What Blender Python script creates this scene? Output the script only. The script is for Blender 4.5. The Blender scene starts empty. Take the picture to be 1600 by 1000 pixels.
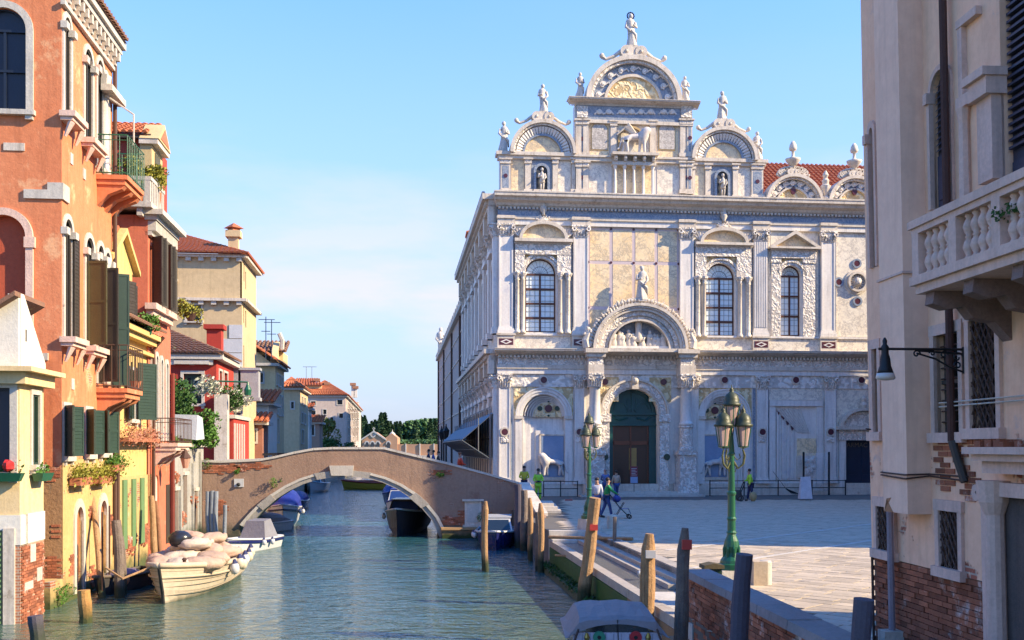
import bpy, math, random
from math import sin, cos, pi, radians, sqrt, atan2
from mathutils import Vector, noise as mn
from mathutils.geometry import tessellate_polygon
random.seed(7)
SC = bpy.context.scene
COL = SC.collection
# ------------------------------------------------------------------ camera, world, sun, exposure
FPX, EYE, HOR = 1650.0, 4.4, 700.0           # focal length in photo pixels, eye height above water, horizon row
cd = bpy.data.cameras.new('camera'); cam = bpy.data.objects.new('camera', cd); COL.objects.link(cam)
cam.location = (0, 0, EYE); cam.rotation_euler = (pi / 2, 0, 0)
cd.sensor_width = 36; cd.lens = 36 * FPX / 1600; cd.shift_y = (HOR - 500) / 1600
cd.clip_start = 0.1; cd.clip_end = 20000
SC.camera = cam
SUN_EL, SUN_AZ = radians(31), radians(90 + 14)      # azimuth from +Y clockwise: from the right, a little from the front
SV = Vector((sin(SUN_AZ) * cos(SUN_EL), cos(SUN_AZ) * cos(SUN_EL), sin(SUN_EL)))
world = bpy.data.worlds.new('World'); SC.world = world; world.use_nodes = True
nt = world.node_tree; nt.nodes.clear()
def N(t, k, **kw):
    n = t.nodes.new(k)
    for a, b in kw.items(): setattr(n, a, b)
    return n
wo = N(nt, 'ShaderNodeOutputWorld'); bg = N(nt, 'ShaderNodeBackground')
sky = N(nt, 'ShaderNodeTexSky', sky_type='NISHITA', sun_disc=False, sun_elevation=SUN_EL, sun_rotation=SUN_AZ,
        altitude=0, air_density=1.0, dust_density=0.0, ozone_density=2.0)
bg.inputs['Strength'].default_value = 0.15
tc = N(nt, 'ShaderNodeTexCoord'); mp = N(nt, 'ShaderNodeMapping'); mp.inputs['Scale'].default_value = (2.2, 2.2, 9)
nz = N(nt, 'ShaderNodeTexNoise'); nz.inputs['Scale'].default_value = 1.5; nz.inputs['Detail'].default_value = 7; nz.inputs['Roughness'].default_value = .55
rp = N(nt, 'ShaderNodeValToRGB'); rp.color_ramp.elements[0].position = .46; rp.color_ramp.elements[1].position = .66
rp.color_ramp.elements[1].color = (.8, .8, .8, 1)
sx = N(nt, 'ShaderNodeSeparateXYZ'); band = N(nt, 'ShaderNodeValToRGB')
e = band.color_ramp.elements; e[0].position = .02; e[0].color = (.35, .35, .35, 1); e[1].position = .3; e[1].color = (0.03, 0.03, 0.03, 1)
x = e.new(.14); x.color = (1, 1, 1, 1)
mul = N(nt, 'ShaderNodeMath', operation='MULTIPLY'); mix = N(nt, 'ShaderNodeMix', data_type='RGBA')
mix.inputs['B'].default_value = (1.95, 1.85, 1.9, 1)
L = nt.links.new
L(tc.outputs['Generated'], mp.inputs[0]); L(mp.outputs[0], nz.inputs['Vector']); L(nz.outputs['Fac'], rp.inputs[0])
L(tc.outputs['Generated'], sx.inputs[0]); L(sx.outputs['Z'], band.inputs[0])
L(rp.outputs[0], mul.inputs[0]); L(band.outputs[0], mul.inputs[1]); L(mul.outputs[0], mix.inputs['Factor'])
hs = N(nt, 'ShaderNodeHueSaturation'); hs.inputs['Saturation'].default_value = 1.3; hs.inputs['Value'].default_value = 1.0
L(sky.outputs[0], hs.inputs['Color']); hz = N(nt, 'ShaderNodeValToRGB'); q = hz.color_ramp.elements; q[0].position = 0; q[0].color = (1, 1, 1, 1); q[1].position = .55; q[1].color = (0, 0, 0, 1); y_ = q.new(.16); y_.color = (.75, .75, .75, 1)
hm = N(nt, 'ShaderNodeMix', data_type='RGBA'); hm.inputs['B'].default_value = (1.22, 1.36, 1.74, 1)
L(sx.outputs['Z'], hz.inputs[0]); L(hz.outputs[0], hm.inputs['Factor']); tn = N(nt, 'ShaderNodeMix', data_type='RGBA', blend_type='MULTIPLY'); tn.inputs['Factor'].default_value = 1; tn.inputs['B'].default_value = (.60, .77, 1.0, 1); L(hs.outputs[0], tn.inputs['A']); L(tn.outputs['Result'], hm.inputs['A']); L(hm.outputs['Result'], mix.inputs['A']); L(mix.outputs['Result'], bg.inputs[0]); L(bg.outputs[0], wo.inputs[0])
sd = bpy.data.lights.new('sun', 'SUN'); sd.energy = 3.2; sd.angle = radians(.5); sd.color = (1, .80, .50)
so = bpy.data.objects.new('sun', sd); COL.objects.link(so); so.rotation_euler = SV.to_track_quat('Z', 'Y').to_euler()
SC.view_settings.view_transform = 'Standard'; SC.view_settings.look = 'None'; SC.view_settings.gamma = 1
SC.view_settings.use_curve_mapping = False; SC.view_settings.exposure = 1.75
SC.render.engine = 'CYCLES'
try: SC.cycles.max_bounces = 6; SC.cycles.caustics_reflective = False; SC.cycles.caustics_refractive = False
except Exception: pass

# ------------------------------------------------------------------ materials
MC = {}
def mat(name, c, c2=None, sc=1.5, rough=.85, bump=.3, bs=14, spots=None, vein=None, metal=0, spec=.4, rnd=0, patch=None, damp=None, streak=0, trans=0, ss=1):
    """c/c2: two tones mixed by noise; spots=(colour, scale, threshold); vein=(colour, scale); patch=(colour, zmin, zmax, scale, amount) brick showing through;
    damp=(colour, z, soft) a stained band above the water; streak: vertical rain streaks; rnd: brightness difference from object to object"""
    if name in MC: return MC[name]
    m = bpy.data.materials.new(name); m.use_nodes = True; t = m.node_tree; b = t.nodes['Principled BSDF']; Lk = t.links.new
    b.inputs['Roughness'].default_value = rough; b.inputs['Metallic'].default_value = metal; b.inputs['Specular IOR Level'].default_value = spec
    g = N(t, 'ShaderNodeNewGeometry'); pos = g.outputs['Position']
    def noise(s, d=6, r=.6, src=pos):
        n = N(t, 'ShaderNodeTexNoise'); n.inputs['Scale'].default_value = s; n.inputs['Detail'].default_value = d; n.inputs['Roughness'].default_value = r
        Lk(src, n.inputs['Vector']); return n.outputs['Fac']
    def ramp(src, a, z):
        r = N(t, 'ShaderNodeValToRGB'); r.color_ramp.elements[0].position = a; r.color_ramp.elements[1].position = z; Lk(src, r.inputs[0]); return r.outputs[0]
    def mx(f, A, B, mode='MIX'):
        x = N(t, 'ShaderNodeMix', data_type='RGBA', blend_type=mode)
        if isinstance(f, (int, float)): x.inputs['Factor'].default_value = f
        else: Lk(f, x.inputs['Factor'])
        for k, v in (('A', A), ('B', B)):
            if isinstance(v, tuple): x.inputs[k].default_value = (*v[:3], 1)
            else: Lk(v, x.inputs[k])
        return x.outputs['Result']
    def mth(op, a, b_):
        x = N(t, 'ShaderNodeMath', operation=op)
        for i, v in enumerate((a, b_)):
            if isinstance(v, (int, float)): x.inputs[i].default_value = v
            else: Lk(v, x.inputs[i])
        return x.outputs[0]
    c2 = c2 or tuple(v * .72 for v in c)
    col = mx(ramp(noise(sc), .32, .68), c, c2)
    col = mx(.45, col, mx(ramp(noise(sc * 9, 8, .7), .3, .75), tuple(min(1, v * 1.12) for v in c), tuple(v * .8 for v in c2)))
    h = noise(bs, 10, .7)
    if streak:
        mpp = N(t, 'ShaderNodeMapping'); mpp.inputs['Scale'].default_value = (3.2 * ss, 3.2 * ss, .22 * ss ** .5); Lk(pos, mpp.inputs[0])
        col = mx(mth('MULTIPLY', ramp(noise(1.6, 8, .65, mpp.outputs[0]), .5, .8), streak), col, tuple(v * .45 for v in c2))
    if vein:
        nn = N(t, 'ShaderNodeTexNoise'); nn.inputs['Scale'].default_value = vein[1] * .6; nn.inputs['Detail'].default_value = 6; Lk(pos, nn.inputs['Vector'])
        w = N(t, 'ShaderNodeTexWave'); w.inputs['Scale'].default_value = vein[1]; w.inputs['Distortion'].default_value = 22; w.inputs['Detail'].default_value = 5
        w.inputs['Detail Scale'].default_value = 1.6; w.bands_direction = 'DIAGONAL'; Lk(pos, w.inputs['Vector'])
        col = mx(mth('MULTIPLY', ramp(w.outputs['Fac'], .6, 1.0), .6), col, vein[0])
        w2 = noise(vein[1] * 1.3, 9, .72); r2 = N(t, 'ShaderNodeValToRGB'); q = r2.color_ramp.elements
        q[0].position = .47; q[0].color = (0, 0, 0, 1); q[1].position = .53; q[1].color = (0, 0, 0, 1); y = q.new(.5); y.color = (1, 1, 1, 1)
        Lk(w2, r2.inputs[0]); col = mx(r2.outputs[0], col, tuple(v * .72 for v in vein[0]))
    if spots:
        col = mx(ramp(noise(spots[1], 9, .7), spots[2], spots[2] + .09), col, spots[0])
    if patch:
        pc, z0, z1, ps, am = patch
        bt = N(t, 'ShaderNodeTexBrick'); bt.inputs['Scale'].default_value = 1; bt.inputs['Brick Width'].default_value = .26; bt.inputs['Row Height'].default_value = .075
        bt.inputs['Mortar Size'].default_value = .012; bt.inputs['Color1'].default_value = (*pc, 1); bt.inputs['Color2'].default_value = (pc[0] * .6, pc[1] * .6, pc[2] * .6, 1)
        bt.inputs['Mortar'].default_value = (.42, .34, .27, 1)
        sp = N(t, 'ShaderNodeSeparateXYZ'); Lk(pos, sp.inputs[0]); cb = N(t, 'ShaderNodeCombineXYZ')
        Lk(mth('ADD', sp.outputs['X'], sp.outputs['Y']), cb.inputs[0]); Lk(sp.outputs['Z'], cb.inputs[1]); Lk(cb.outputs[0], bt.inputs['Vector'])
        mr = N(t, 'ShaderNodeMapRange'); mr.inputs['From Min'].default_value = z0; mr.inputs['From Max'].default_value = z1; mr.inputs['To Min'].default_value = .5 + am; mr.inputs['To Max'].default_value = -.3
        Lk(sp.outputs['Z'], mr.inputs['Value'])
        f = ramp(mth('ADD', mth('SUBTRACT', noise(ps, 8, .65), .5), mr.outputs[0]), .49, .53)
        col = mx(f, col, bt.outputs['Color']); h = mx(f, h, mx(.5, bt.outputs['Fac'], (0, 0, 0)))
    if damp:
        dc, dz, ds = damp
        sp = N(t, 'ShaderNodeSeparateXYZ'); Lk(pos, sp.inputs[0])
        mr = N(t, 'ShaderNodeMapRange'); mr.inputs['From Min'].default_value = dz - ds; mr.inputs['From Max'].default_value = dz + ds; mr.inputs['To Min'].default_value = 1; mr.inputs['To Max'].default_value = 0
        Lk(mth('ADD', sp.outputs['Z'], mth('MULTIPLY', mth('SUBTRACT', noise(1.7, 7), .5), ds * 4)), mr.inputs['Value'])
        col = mx(mr.outputs[0], col, mx(noise(5), dc, tuple(v * .5 for v in dc)))
    if rnd:
        oi = N(t, 'ShaderNodeObjectInfo'); mr = N(t, 'ShaderNodeMapRange'); mr.inputs['To Min'].default_value = 1 - rnd; mr.inputs['To Max'].default_value = 1 + rnd
        Lk(oi.outputs['Random'], mr.inputs['Value']); hv = N(t, 'ShaderNodeHueSaturation'); Lk(mr.outputs[0], hv.inputs['Value']); Lk(col, hv.inputs['Color']); col = hv.outputs[0]
    Lk(col, b.inputs['Base Color'])
    if bump:
        bp = N(t, 'ShaderNodeBump'); bp.inputs['Strength'].default_value = bump; bp.inputs['Distance'].default_value = .04; Lk(h, bp.inputs['Height']); Lk(bp.outputs[0], b.inputs['Normal'])
    if trans: b.inputs['Transmission Weight'].default_value = trans
    MC[name] = m; return m
def carved(name, c, c2, sc=6, bump=1.0):
    """stone cut with dense foliage relief: cells and curls as fine relief and a darker tone in the cut ground"""
    if name in MC: return MC[name]
    m = bpy.data.materials.new(name); m.use_nodes = True; t = m.node_tree; b = t.nodes['Principled BSDF']; Lk = t.links.new
    g = N(t, 'ShaderNodeNewGeometry'); n = N(t, 'ShaderNodeTexNoise'); n.inputs['Scale'].default_value = sc * .55; n.inputs['Detail'].default_value = 3; Lk(g.outputs['Position'], n.inputs['Vector'])
    ad = N(t, 'ShaderNodeVectorMath', operation='MULTIPLY_ADD'); ad.inputs[1].default_value = (.35, .35, .35); Lk(n.outputs['Color'], ad.inputs[0]); Lk(g.outputs['Position'], ad.inputs[2])
    v = N(t, 'ShaderNodeTexVoronoi', feature='SMOOTH_F1'); v.inputs['Scale'].default_value = sc; Lk(ad.outputs[0], v.inputs['Vector'])
    w = N(t, 'ShaderNodeTexWave', wave_type='RINGS', rings_direction='SPHERICAL'); w.inputs['Scale'].default_value = sc * .22; w.inputs['Distortion'].default_value = 9; w.inputs['Detail Scale'].default_value = 1.5; Lk(ad.outputs[0], w.inputs['Vector'])
    a = N(t, 'ShaderNodeMath', operation='MULTIPLY'); Lk(v.outputs['Distance'], a.inputs[0]); Lk(w.outputs['Fac'], a.inputs[1])
    r = N(t, 'ShaderNodeValToRGB'); r.color_ramp.elements[0].position = .05; r.color_ramp.elements[1].position = .32
    r.color_ramp.elements[0].color = (*c2, 1); r.color_ramp.elements[1].color = (*c, 1); Lk(a.outputs[0], r.inputs[0]); Lk(r.outputs[0], b.inputs['Base Color'])
    bp = N(t, 'ShaderNodeBump'); bp.inputs['Strength'].default_value = bump; bp.inputs['Distance'].default_value = .09; Lk(a.outputs[0], bp.inputs['Height']); Lk(bp.outputs[0], b.inputs['Normal'])
    b.inputs['Roughness'].default_value = .7; MC[name] = m; return m
def flat(name, c, rough=.5, metal=0, spec=.5, emit=0):
    if name in MC: return MC[name]
    m = bpy.data.materials.new(name); m.use_nodes = True; t = m.node_tree; b = t.nodes['Principled BSDF']
    n = N(t, 'ShaderNodeTexNoise'); n.inputs['Scale'].default_value = 7; n.inputs['Detail'].default_value = 6
    g = N(t, 'ShaderNodeNewGeometry'); t.links.new(g.outputs['Position'], n.inputs['Vector'])
    x = N(t, 'ShaderNodeMix', data_type='RGBA'); x.inputs['A'].default_value = (*c, 1); x.inputs['B'].default_value = (c[0] * .68, c[1] * .68, c[2] * .68, 1)
    t.links.new(n.outputs['Fac'], x.inputs['Factor']); t.links.new(x.outputs['Result'], b.inputs['Base Color'])
    b.inputs['Roughness'].default_value = rough; b.inputs['Metallic'].default_value = metal; b.inputs['Specular IOR Level'].default_value = spec
    if emit: b.inputs['Emission Color'].default_value = (*c, 1); b.inputs['Emission Strength'].default_value = emit
    MC[name] = m; return m
def leafmat(name, c, c2):
    if name in MC: return MC[name]
    m = mat(name, c, c2, sc=2.5, rough=.6, bump=0, spec=.3); b = m.node_tree.nodes['Principled BSDF']
    return m
orange = mat('orange_plaster', (.66, .245, .115), (.58, .17, .07), .5, streak=.5, bs=9, bump=.4, spots=((.72, .38, .20), .8, .56), patch=((.45, .20, .10), 7, 40, .7, -.13))
orange2 = mat('red_orange_plaster', (.60, .18, .10), (.50, .13, .07), .6, streak=.5, spots=((.66, .32, .20), .9, .6), patch=((.45, .20, .10), 7, 40, .7, -.13))
ylow = mat('pale_base_plaster', (.60, .42, .18), (.46, .29, .11), .8, bs=7, bump=.6, spots=((.50, .40, .26), 2.3, .6), patch=((.42, .13, .06), 3.0, 9, 1.1, -.085), damp=((.10, .12, .04), .45, .3))
yellow = mat('yellow_plaster', (.68, .48, .19), (.56, .37, .13), .8, streak=.5, spots=((.60, .46, .28), 1.1, .6))
paleyel = mat('pale_yellow_plaster', (.74, .56, .31), (.64, .46, .23), .7, streak=.4)
white_pl = mat('white_plaster', (.74, .70, .62), (.62, .58, .50), .7, streak=.2)
cream = mat('cream_plaster', (.60, .46, .27), (.48, .36, .21), .5, streak=.35)
red = mat('red_plaster', (.42, .045, .03), (.33, .035, .025), .8, streak=.2)
greypl = mat('peeling_grey_plaster', (.40, .39, .36), (.25, .24, .22), 1.2, bs=6, bump=.8, spots=((.14, .12, .10), 1.6, .58), streak=.7, damp=((.05, .07, .04), .7, .3))
pinkish = mat('pink_plaster', (.94, .59, .39), (.82, .47, .30), .55, bump=.25, bs=9, streak=.35, spots=((.62, .42, .34), 1.6, .60), patch=((.42, .13, .08), 4.6, 6.4, .9, -.09))
pinkup = mat('pale_pink_plaster', (.92, .62, .45), (.83, .53, .38), .5, bump=.25, bs=9, streak=.35)
bridgem = mat('bridge_plaster', (.34, .225, .16), (.26, .165, .12), .7, bump=.6, bs=9, streak=.45, spots=((.24, .14, .10), 1.1, .57), patch=((.38, .16, .09), 3.2, 5.5, .8, -.11), damp=((.07, .08, .05), .5, .3))
brickm = mat('old_brick', (.38, .13, .065), (.25, .085, .045), 5, rough=.9, bump=.6, bs=30, rnd=.4, spots=((.55, .43, .37), 2.2, .57))
brickwall = mat('far_brick', (.40, .20, .12), (.30, .14, .08), 2, rnd=.1)
mortar = mat('mortar', (.26, .20, .15), None, 6, bump=.6)
stone = mat('istrian_stone', (.60, .56, .49), (.42, .38, .33), 1.4, rough=.7, bump=.35, streak=.4, spots=((.22, .20, .18), 2.7, .64))
pinkstone = mat('pink_stone_trim', (.76, .53, .43), (.54, .38, .31), 1.8, bump=.4, streak=.5)
marble = mat('white_marble', (.75, .71, .66), (.62, .58, .54), .8, rough=.5, bump=.12, streak=.75, spots=((.56, .54, .55), .6, .60))
marble2 = mat('weathered_marble', (.70, .63, .54), (.47, .40, .32), 1.1, rough=.6, bump=.3, streak=.7, spots=((.34, .27, .20), 2.2, .59))
ochre = mat('ochre_marble', (.84, .72, .50), (.74, .50, .22), .9, rough=.45, bump=.1, vein=((.60, .48, .34), .8))
creamm = mat('cream_veined_marble', (.80, .74, .62), (.68, .60, .48), .9, rough=.45, bump=.1, vein=((.58, .52, .46), .9))
blue_m = mat('blue_grey_marble', (.20, .25, .33), (.14, .18, .25), 1.3, rough=.45, bump=.1, vein=((.40, .43, .48), 1.2))
bluebg = mat('blue_relief_ground', (.24, .32, .45), (.17, .24, .36), 1.5, rough=.6, bump=.1)
purple = mat('porphyry', (.10, .03, .045), (.07, .02, .03), 9, rough=.3, bump=0)
greenp = mat('serpentine', (.02, .06, .045), (.015, .04, .03), 9, rough=.3, bump=0)
carv = carved('carved_marble', (.75, .70, .64), (.50, .46, .42), 4.5, .7)
carvs = carved('carved_stone_fine', (.75, .69, .62), (.48, .43, .38), 7.5, .8)
carvo = carved('carved_gilded_panel', (.76, .64, .40), (.50, .36, .18), 5)
tile_r = mat('terracotta_tile', (.50, .155, .06), (.32, .10, .05), 4, bump=.5, rnd=.15, spots=((.20, .16, .10), 3, .62))
tile_o = mat('weathered_tile', (.30, .15, .09), (.17, .10, .07), 4, bump=.5, rnd=.2, spots=((.36, .30, .12), 2, .6))
wood_y = mat('sunbleached_wood', (.46, .28, .14), (.27, .15, .07), 5, rough=.85, bump=.9, bs=20, streak=1.0, ss=6, damp=((.05, .06, .025), .55, .18))
wood_g = mat('grey_wood', (.24, .19, .15), (.12, .09, .08), 5, rough=.9, bump=.9, bs=20, streak=1.0, ss=6, damp=((.04, .05, .03), .5, .2))
wood_p = mat('painted_violet_grey_pole', (.085, .075, .10), (.06, .05, .07), 5, rough=.7, bump=.4, damp=((.04, .05, .03), .4, .2))
iron = flat('black_iron', (.02, .022, .025), .5, .4)
rust = flat('rusty_iron', (.10, .05, .035), .7, .2)
greeniron = mat('green_paint', (.02, .12, .055), (.012, .085, .045), 3, rough=.32, bump=.15, spec=.5)
shut_g = mat('dark_green_shutter', (.03, .058, .042), (.02, .04, .03), 3, rough=.5, bump=.1)
shut_y = mat('olive_shutter', (.10, .09, .035), (.08, .07, .03), 3, rough=.5, bump=.1)
shut_b = mat('brown_shutter', (.055, .045, .035), (.04, .032, .025), 3, rough=.6, bump=.1)
shut_n = mat('navy_shutter', (.012, .02, .04), (.01, .015, .03), 3, rough=.4, bump=.1)
shut_v = mat('violet_grey_shutter', (.045, .045, .075), (.03, .03, .055), 3, rough=.5, bump=.1)
glass_l = mat('leaded_glass', (.82, .88, .88), (.66, .76, .78), 2.2, rough=.25, bump=.1, spec=.8)
glass_d = flat('dark_glass', (.02, .03, .04), .08, 0, .9)
sashb = flat('brown_sash', (.10, .035, .02), .5)
door_g = mat('dark_teal_door', (.012, .075, .075), (.008, .05, .055), 2, rough=.4, bump=.1)
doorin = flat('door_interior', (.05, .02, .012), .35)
dark = flat('dark_interior', (.012, .012, .014), .8)
# ------------------------------------------------------------------ geometry helpers
A6 = radians(6.2)
class Fr:                                     # wall frame: u along the wall, d inwards, z up
    def __init__(s, ox, oy, ang): s.ox, s.oy, s.c, s.s = ox, oy, cos(ang), sin(ang); s.ang = ang
    def p(s, u, d, z): return (s.ox + u * s.c - d * s.s, s.oy + u * s.s + d * s.c, z)
    def uz(s, px, py, d=0):                   # photo point -> (u, z) on the wall plane
        t = (px - 800) / FPX; ox, oy = s.ox - d * s.s, s.oy + d * s.c
        u = (t * oy - ox) / (s.c - t * s.s); Y = oy + u * s.s
        return u, EYE + (HOR - py) / FPX * Y
    def sub(s, u, d, da=0): x = s.p(u, d, 0); return Fr(x[0], x[1], s.ang + da)
W0 = Fr(0, 0, 0)
class M:
    def __init__(s, fr=W0): s.v = []; s.f = []; s.fr = fr; s.smooth = False
    def add(s, pts, faces):
        n = len(s.v); P = s.fr.p; s.v += [P(*p) for p in pts]; s.f += [tuple(i + n for i in f) for f in faces]
        return s
    def box(s, u0, u1, d0, d1, z0, z1, tp=0, tz=None):
        a = tp
        return s.add([(u0, d0, z0), (u1, d0, z0), (u1, d1, z0), (u0, d1, z0), (u0 + a, d0 + a, z1), (u1 - a, d0 + a, z1), (u1 - a, d1 - a, z1), (u0 + a, d1 - a, z1)],
                     [(3, 2, 1, 0), (4, 5, 6, 7), (0, 1, 5, 4), (1, 2, 6, 5), (2, 3, 7, 6), (3, 0, 4, 7)])
    def prism(s, pts, d0, d1, back=True):     # (u,z) outline pushed from d0 (front) to d1
        n = len(pts); tri = tessellate_polygon([[Vector((a, b, 0)) for a, b in pts]])
        s.add([(a, d0, b) for a, b in pts] + [(a, d1, b) for a, b in pts],
              [tuple(t) for t in tri] + ([tuple(i + n for i in t) for t in tri] if back else []) + [(i, (i + 1) % n, (i + 1) % n + n, i + n) for i in range(n)])
        return s
    def slab(s, pts, z0, z1):                 # (u,d) outline pushed from z0 to z1
        n = len(pts); tri = tessellate_polygon([[Vector((a, b, 0)) for a, b in pts]])
        return s.add([(a, b, z0) for a, b in pts] + [(a, b, z1) for a, b in pts],
                     [tuple(t) for t in tri] + [tuple(i + n for i in t) for t in tri] + [(i, (i + 1) % n, (i + 1) % n + n, i + n) for i in range(n)])
    def ring(s, cu, cz, r0, r1, d0, d1, a0=0, a1=pi, n=24, k=1.0, k0=None):
        k0 = k if k0 is None else k0; v = []; f = []
        for i in range(n + 1):
            a = a0 + (a1 - a0) * i / n
            for r, kk, d in ((r0, k0, d0), (r1, k, d0), (r1, k, d1), (r0, k0, d1)): v.append((cu + r * cos(a), d, cz + kk * r * sin(a)))
        for i in range(n):
            for j in range(4): f.append((i * 4 + j, i * 4 + (j + 1) % 4, (i + 1) * 4 + (j + 1) % 4, (i + 1) * 4 + j))
        if a1 - a0 < 2 * pi - .01: f += [(0, 1, 2, 3), (n * 4 + 3, n * 4 + 2, n * 4 + 1, n * 4)]
        return s.add(v, f)
    def disc(s, cu, cz, r, d0, d1, n=20, k=1): return s.prism([(cu + r * cos(2 * pi * i / n), cz + k * r * sin(2 * pi * i / n)) for i in range(n)], d0, d1)
    def lathe(s, cu, cd_, z0, prof, n=14, k=1):
        v = []; f = []
        for r, z in prof:
            for i in range(n): v.append((cu + r * cos(2 * pi * i / n), cd_ + k * r * sin(2 * pi * i / n), z0 + z))
        for j in range(len(prof) - 1):
            for i in range(n): f.append((j * n + i, j * n + (i + 1) % n, (j + 1) * n + (i + 1) % n, (j + 1) * n + i))
        f.append(tuple(range(n))[::-1]); f.append(tuple((len(prof) - 1) * n + i for i in range(n)))
        return s.add(v, f)
    def tube(s, pts, r, n=8, r1=None, cap=True):
        pts = [Vector(p) for p in pts]; m = len(pts); rs = r if isinstance(r, (list, tuple)) else [r + ((r1 if r1 is not None else r) - r) * i / max(1, m - 1) for i in range(m)]
        v = []; f = []; ref = None
        for i, p in enumerate(pts):
            t = (pts[min(i + 1, m - 1)] - pts[max(i - 1, 0)]).normalized()
            if ref is None: ref = Vector((0, 0, 1)) if abs(t.z) < .9 else Vector((1, 0, 0))
            a = (ref - t * ref.dot(t)).normalized(); ref = a; b = t.cross(a)
            for k in range(n): q = p + (a * cos(2 * pi * k / n) + b * sin(2 * pi * k / n)) * rs[i]; v.append(tuple(q))
        for i in range(m - 1):
            for k in range(n): f.append((i * n + k, i * n + (k + 1) % n, (i + 1) * n + (k + 1) % n, (i + 1) * n + k))
        if cap: f.append(tuple(range(n))[::-1]); f.append(tuple((m - 1) * n + k for k in range(n)))
        return s.add(v, f)
    def ball(s, u, d, z, r, ru=1, rd=1, rz=1, n=10, m=7, jit=0):
        v = [(u, d, z - r * rz)]; f = []
        for j in range(1, m):
            a = -pi / 2 + pi * j / m
            for i in range(n):
                q = r * (1 + (random.random() - .5) * jit); v.append((u + q * ru * cos(a) * cos(2 * pi * i / n), d + q * rd * cos(a) * sin(2 * pi * i / n), z + q * rz * sin(a)))
        v.append((u, d, z + r * rz)); e_ = len(v) - 1
        for i in range(n):
            f.append((0, 1 + (i + 1) % n, 1 + i)); f.append((e_, e_ - n + i, e_ - n + (i + 1) % n))
        for j in range(m - 2):
            for i in range(n): f.append((1 + j * n + i, 1 + j * n + (i + 1) % n, 1 + (j + 1) * n + (i + 1) % n, 1 + (j + 1) * n + i))
        return s.add(v, f)
    def wall(s, outer, holes=(), depth=.25, d=0):      # a sheet with real openings and their reveals
        loops = [list(outer)] + [list(h) for h in holes]
        fl = [p for l in loops for p in l]; tri = tessellate_polygon([[Vector((a, b, 0)) for a, b in l] for l in loops])
        s.add([(a, d, b) for a, b in fl], [tuple(t) for t in tri])
        for h in holes:
            n = len(h); s.add([(a, d, b) for a, b in h] + [(a, d + depth, b) for a, b in h], [(i, (i + 1) % n, (i + 1) % n + n, i + n) for i in range(n)])
        return s
    def leaves(s, pts, size, seed=0):         # many small leaf-sized faces
        R = random.Random(seed)
        for p in pts:
            a = Vector((R.gauss(0, 1), R.gauss(0, 1), R.gauss(0, 1))).normalized(); b = a.orthogonal().normalized(); c = a.cross(b)
            q = size * R.uniform(.6, 1.4); P = Vector(p)
            s.add([tuple(P - b * q), tuple(P + c * q * .5), tuple(P + b * q), tuple(P - c * q * .5)], [(0, 1, 2, 3)])
        return s
OFF = {}
def emp(name, loc, label=None, cat=None, group=None):
    o = bpy.data.objects.new(name, None); COL.objects.link(o); o.location = loc; OFF[o.name] = Vector(loc); o.empty_display_size = .2
    if label: o['label'] = label
    if cat: o['category'] = cat
    if group: o['group'] = group
    return o
def ob(name, m, ma, parent=None, label=None, cat=None, group=None, kind=None, smooth=False):
    off = OFF[parent.name] if parent else Vector((0, 0, 0)); base = Vector((0, 0, 0))
    if not parent and kind is None and m.v:     # a thing that is one mesh: origin at its base
        xs = [p[0] for p in m.v]; ys = [p[1] for p in m.v]; base = Vector(((min(xs) + max(xs)) / 2, (min(ys) + max(ys)) / 2, min(p[2] for p in m.v)))
    tt = off + base
    me = bpy.data.meshes.new(name); me.from_pydata([(a - tt.x, b - tt.y, c - tt.z) for a, b, c in m.v], [], m.f); me.validate()
    if isinstance(ma, (list, tuple)):
        for x in ma: me.materials.append(x)
    else: me.materials.append(ma)
    if smooth or m.smooth: me.polygons.foreach_set('use_smooth', [True] * len(me.polygons))
    o = bpy.data.objects.new(name, me); COL.objects.link(o); o.location = base
    if parent: o.parent = parent
    OFF[o.name] = tt
    if label: o['label'] = label
    if cat: o['category'] = cat
    if group: o['group'] = group
    if kind: o['kind'] = kind
    return o
def inst(name, src_mesh, parent, world_loc, rz=0, scale=(1, 1, 1)):   # a piece that shares its mesh with its like
    o = bpy.data.objects.new(name, src_mesh); COL.objects.link(o)
    off = OFF[parent.name] if parent else Vector((0, 0, 0)); o.location = Vector(world_loc) - off; o.rotation_euler = (0, 0, rz) if not isinstance(rz, tuple) else rz; o.scale = scale
    if parent: o.parent = parent
    OFF[o.name] = Vector(world_loc); return o
def mesh_of(name, m, ma, smooth=False):
    me = bpy.data.meshes.new(name); me.from_pydata(m.v, [], m.f); me.materials.append(ma)
    if smooth: me.polygons.foreach_set('use_smooth', [True] * len(me.polygons))
    return me
def copytree(o, dloc, parent=None):
    c = o.copy(); COL.objects.link(c)
    if parent: c.parent = parent
    else: c.location = Vector(o.location) + Vector(dloc)
    OFF[c.name] = OFF.get(o.name, Vector((0, 0, 0))) + Vector(dloc)
    for ch in list(o.children): copytree(ch, dloc, c)
    return c
def arc(u0, u1, z0, z1, n=12, pointed=0):      # opening outline: rectangle with a round head
    r = (u1 - u0) / 2; c = (u0 + u1) / 2; zs = z1 - r * (1 + pointed)
    return [(u0, z0), (u1, z0)] + [(c + r * cos(pi * i / n), zs + r * (1 + pointed) * (sin(pi * i / n) ** (1 - .35 * (pointed > 0)))) for i in range(n + 1)]
def rect(u0, u1, z0, z1): return [(u0, z0), (u1, z0), (u1, z1), (u0, z1)]
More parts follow.
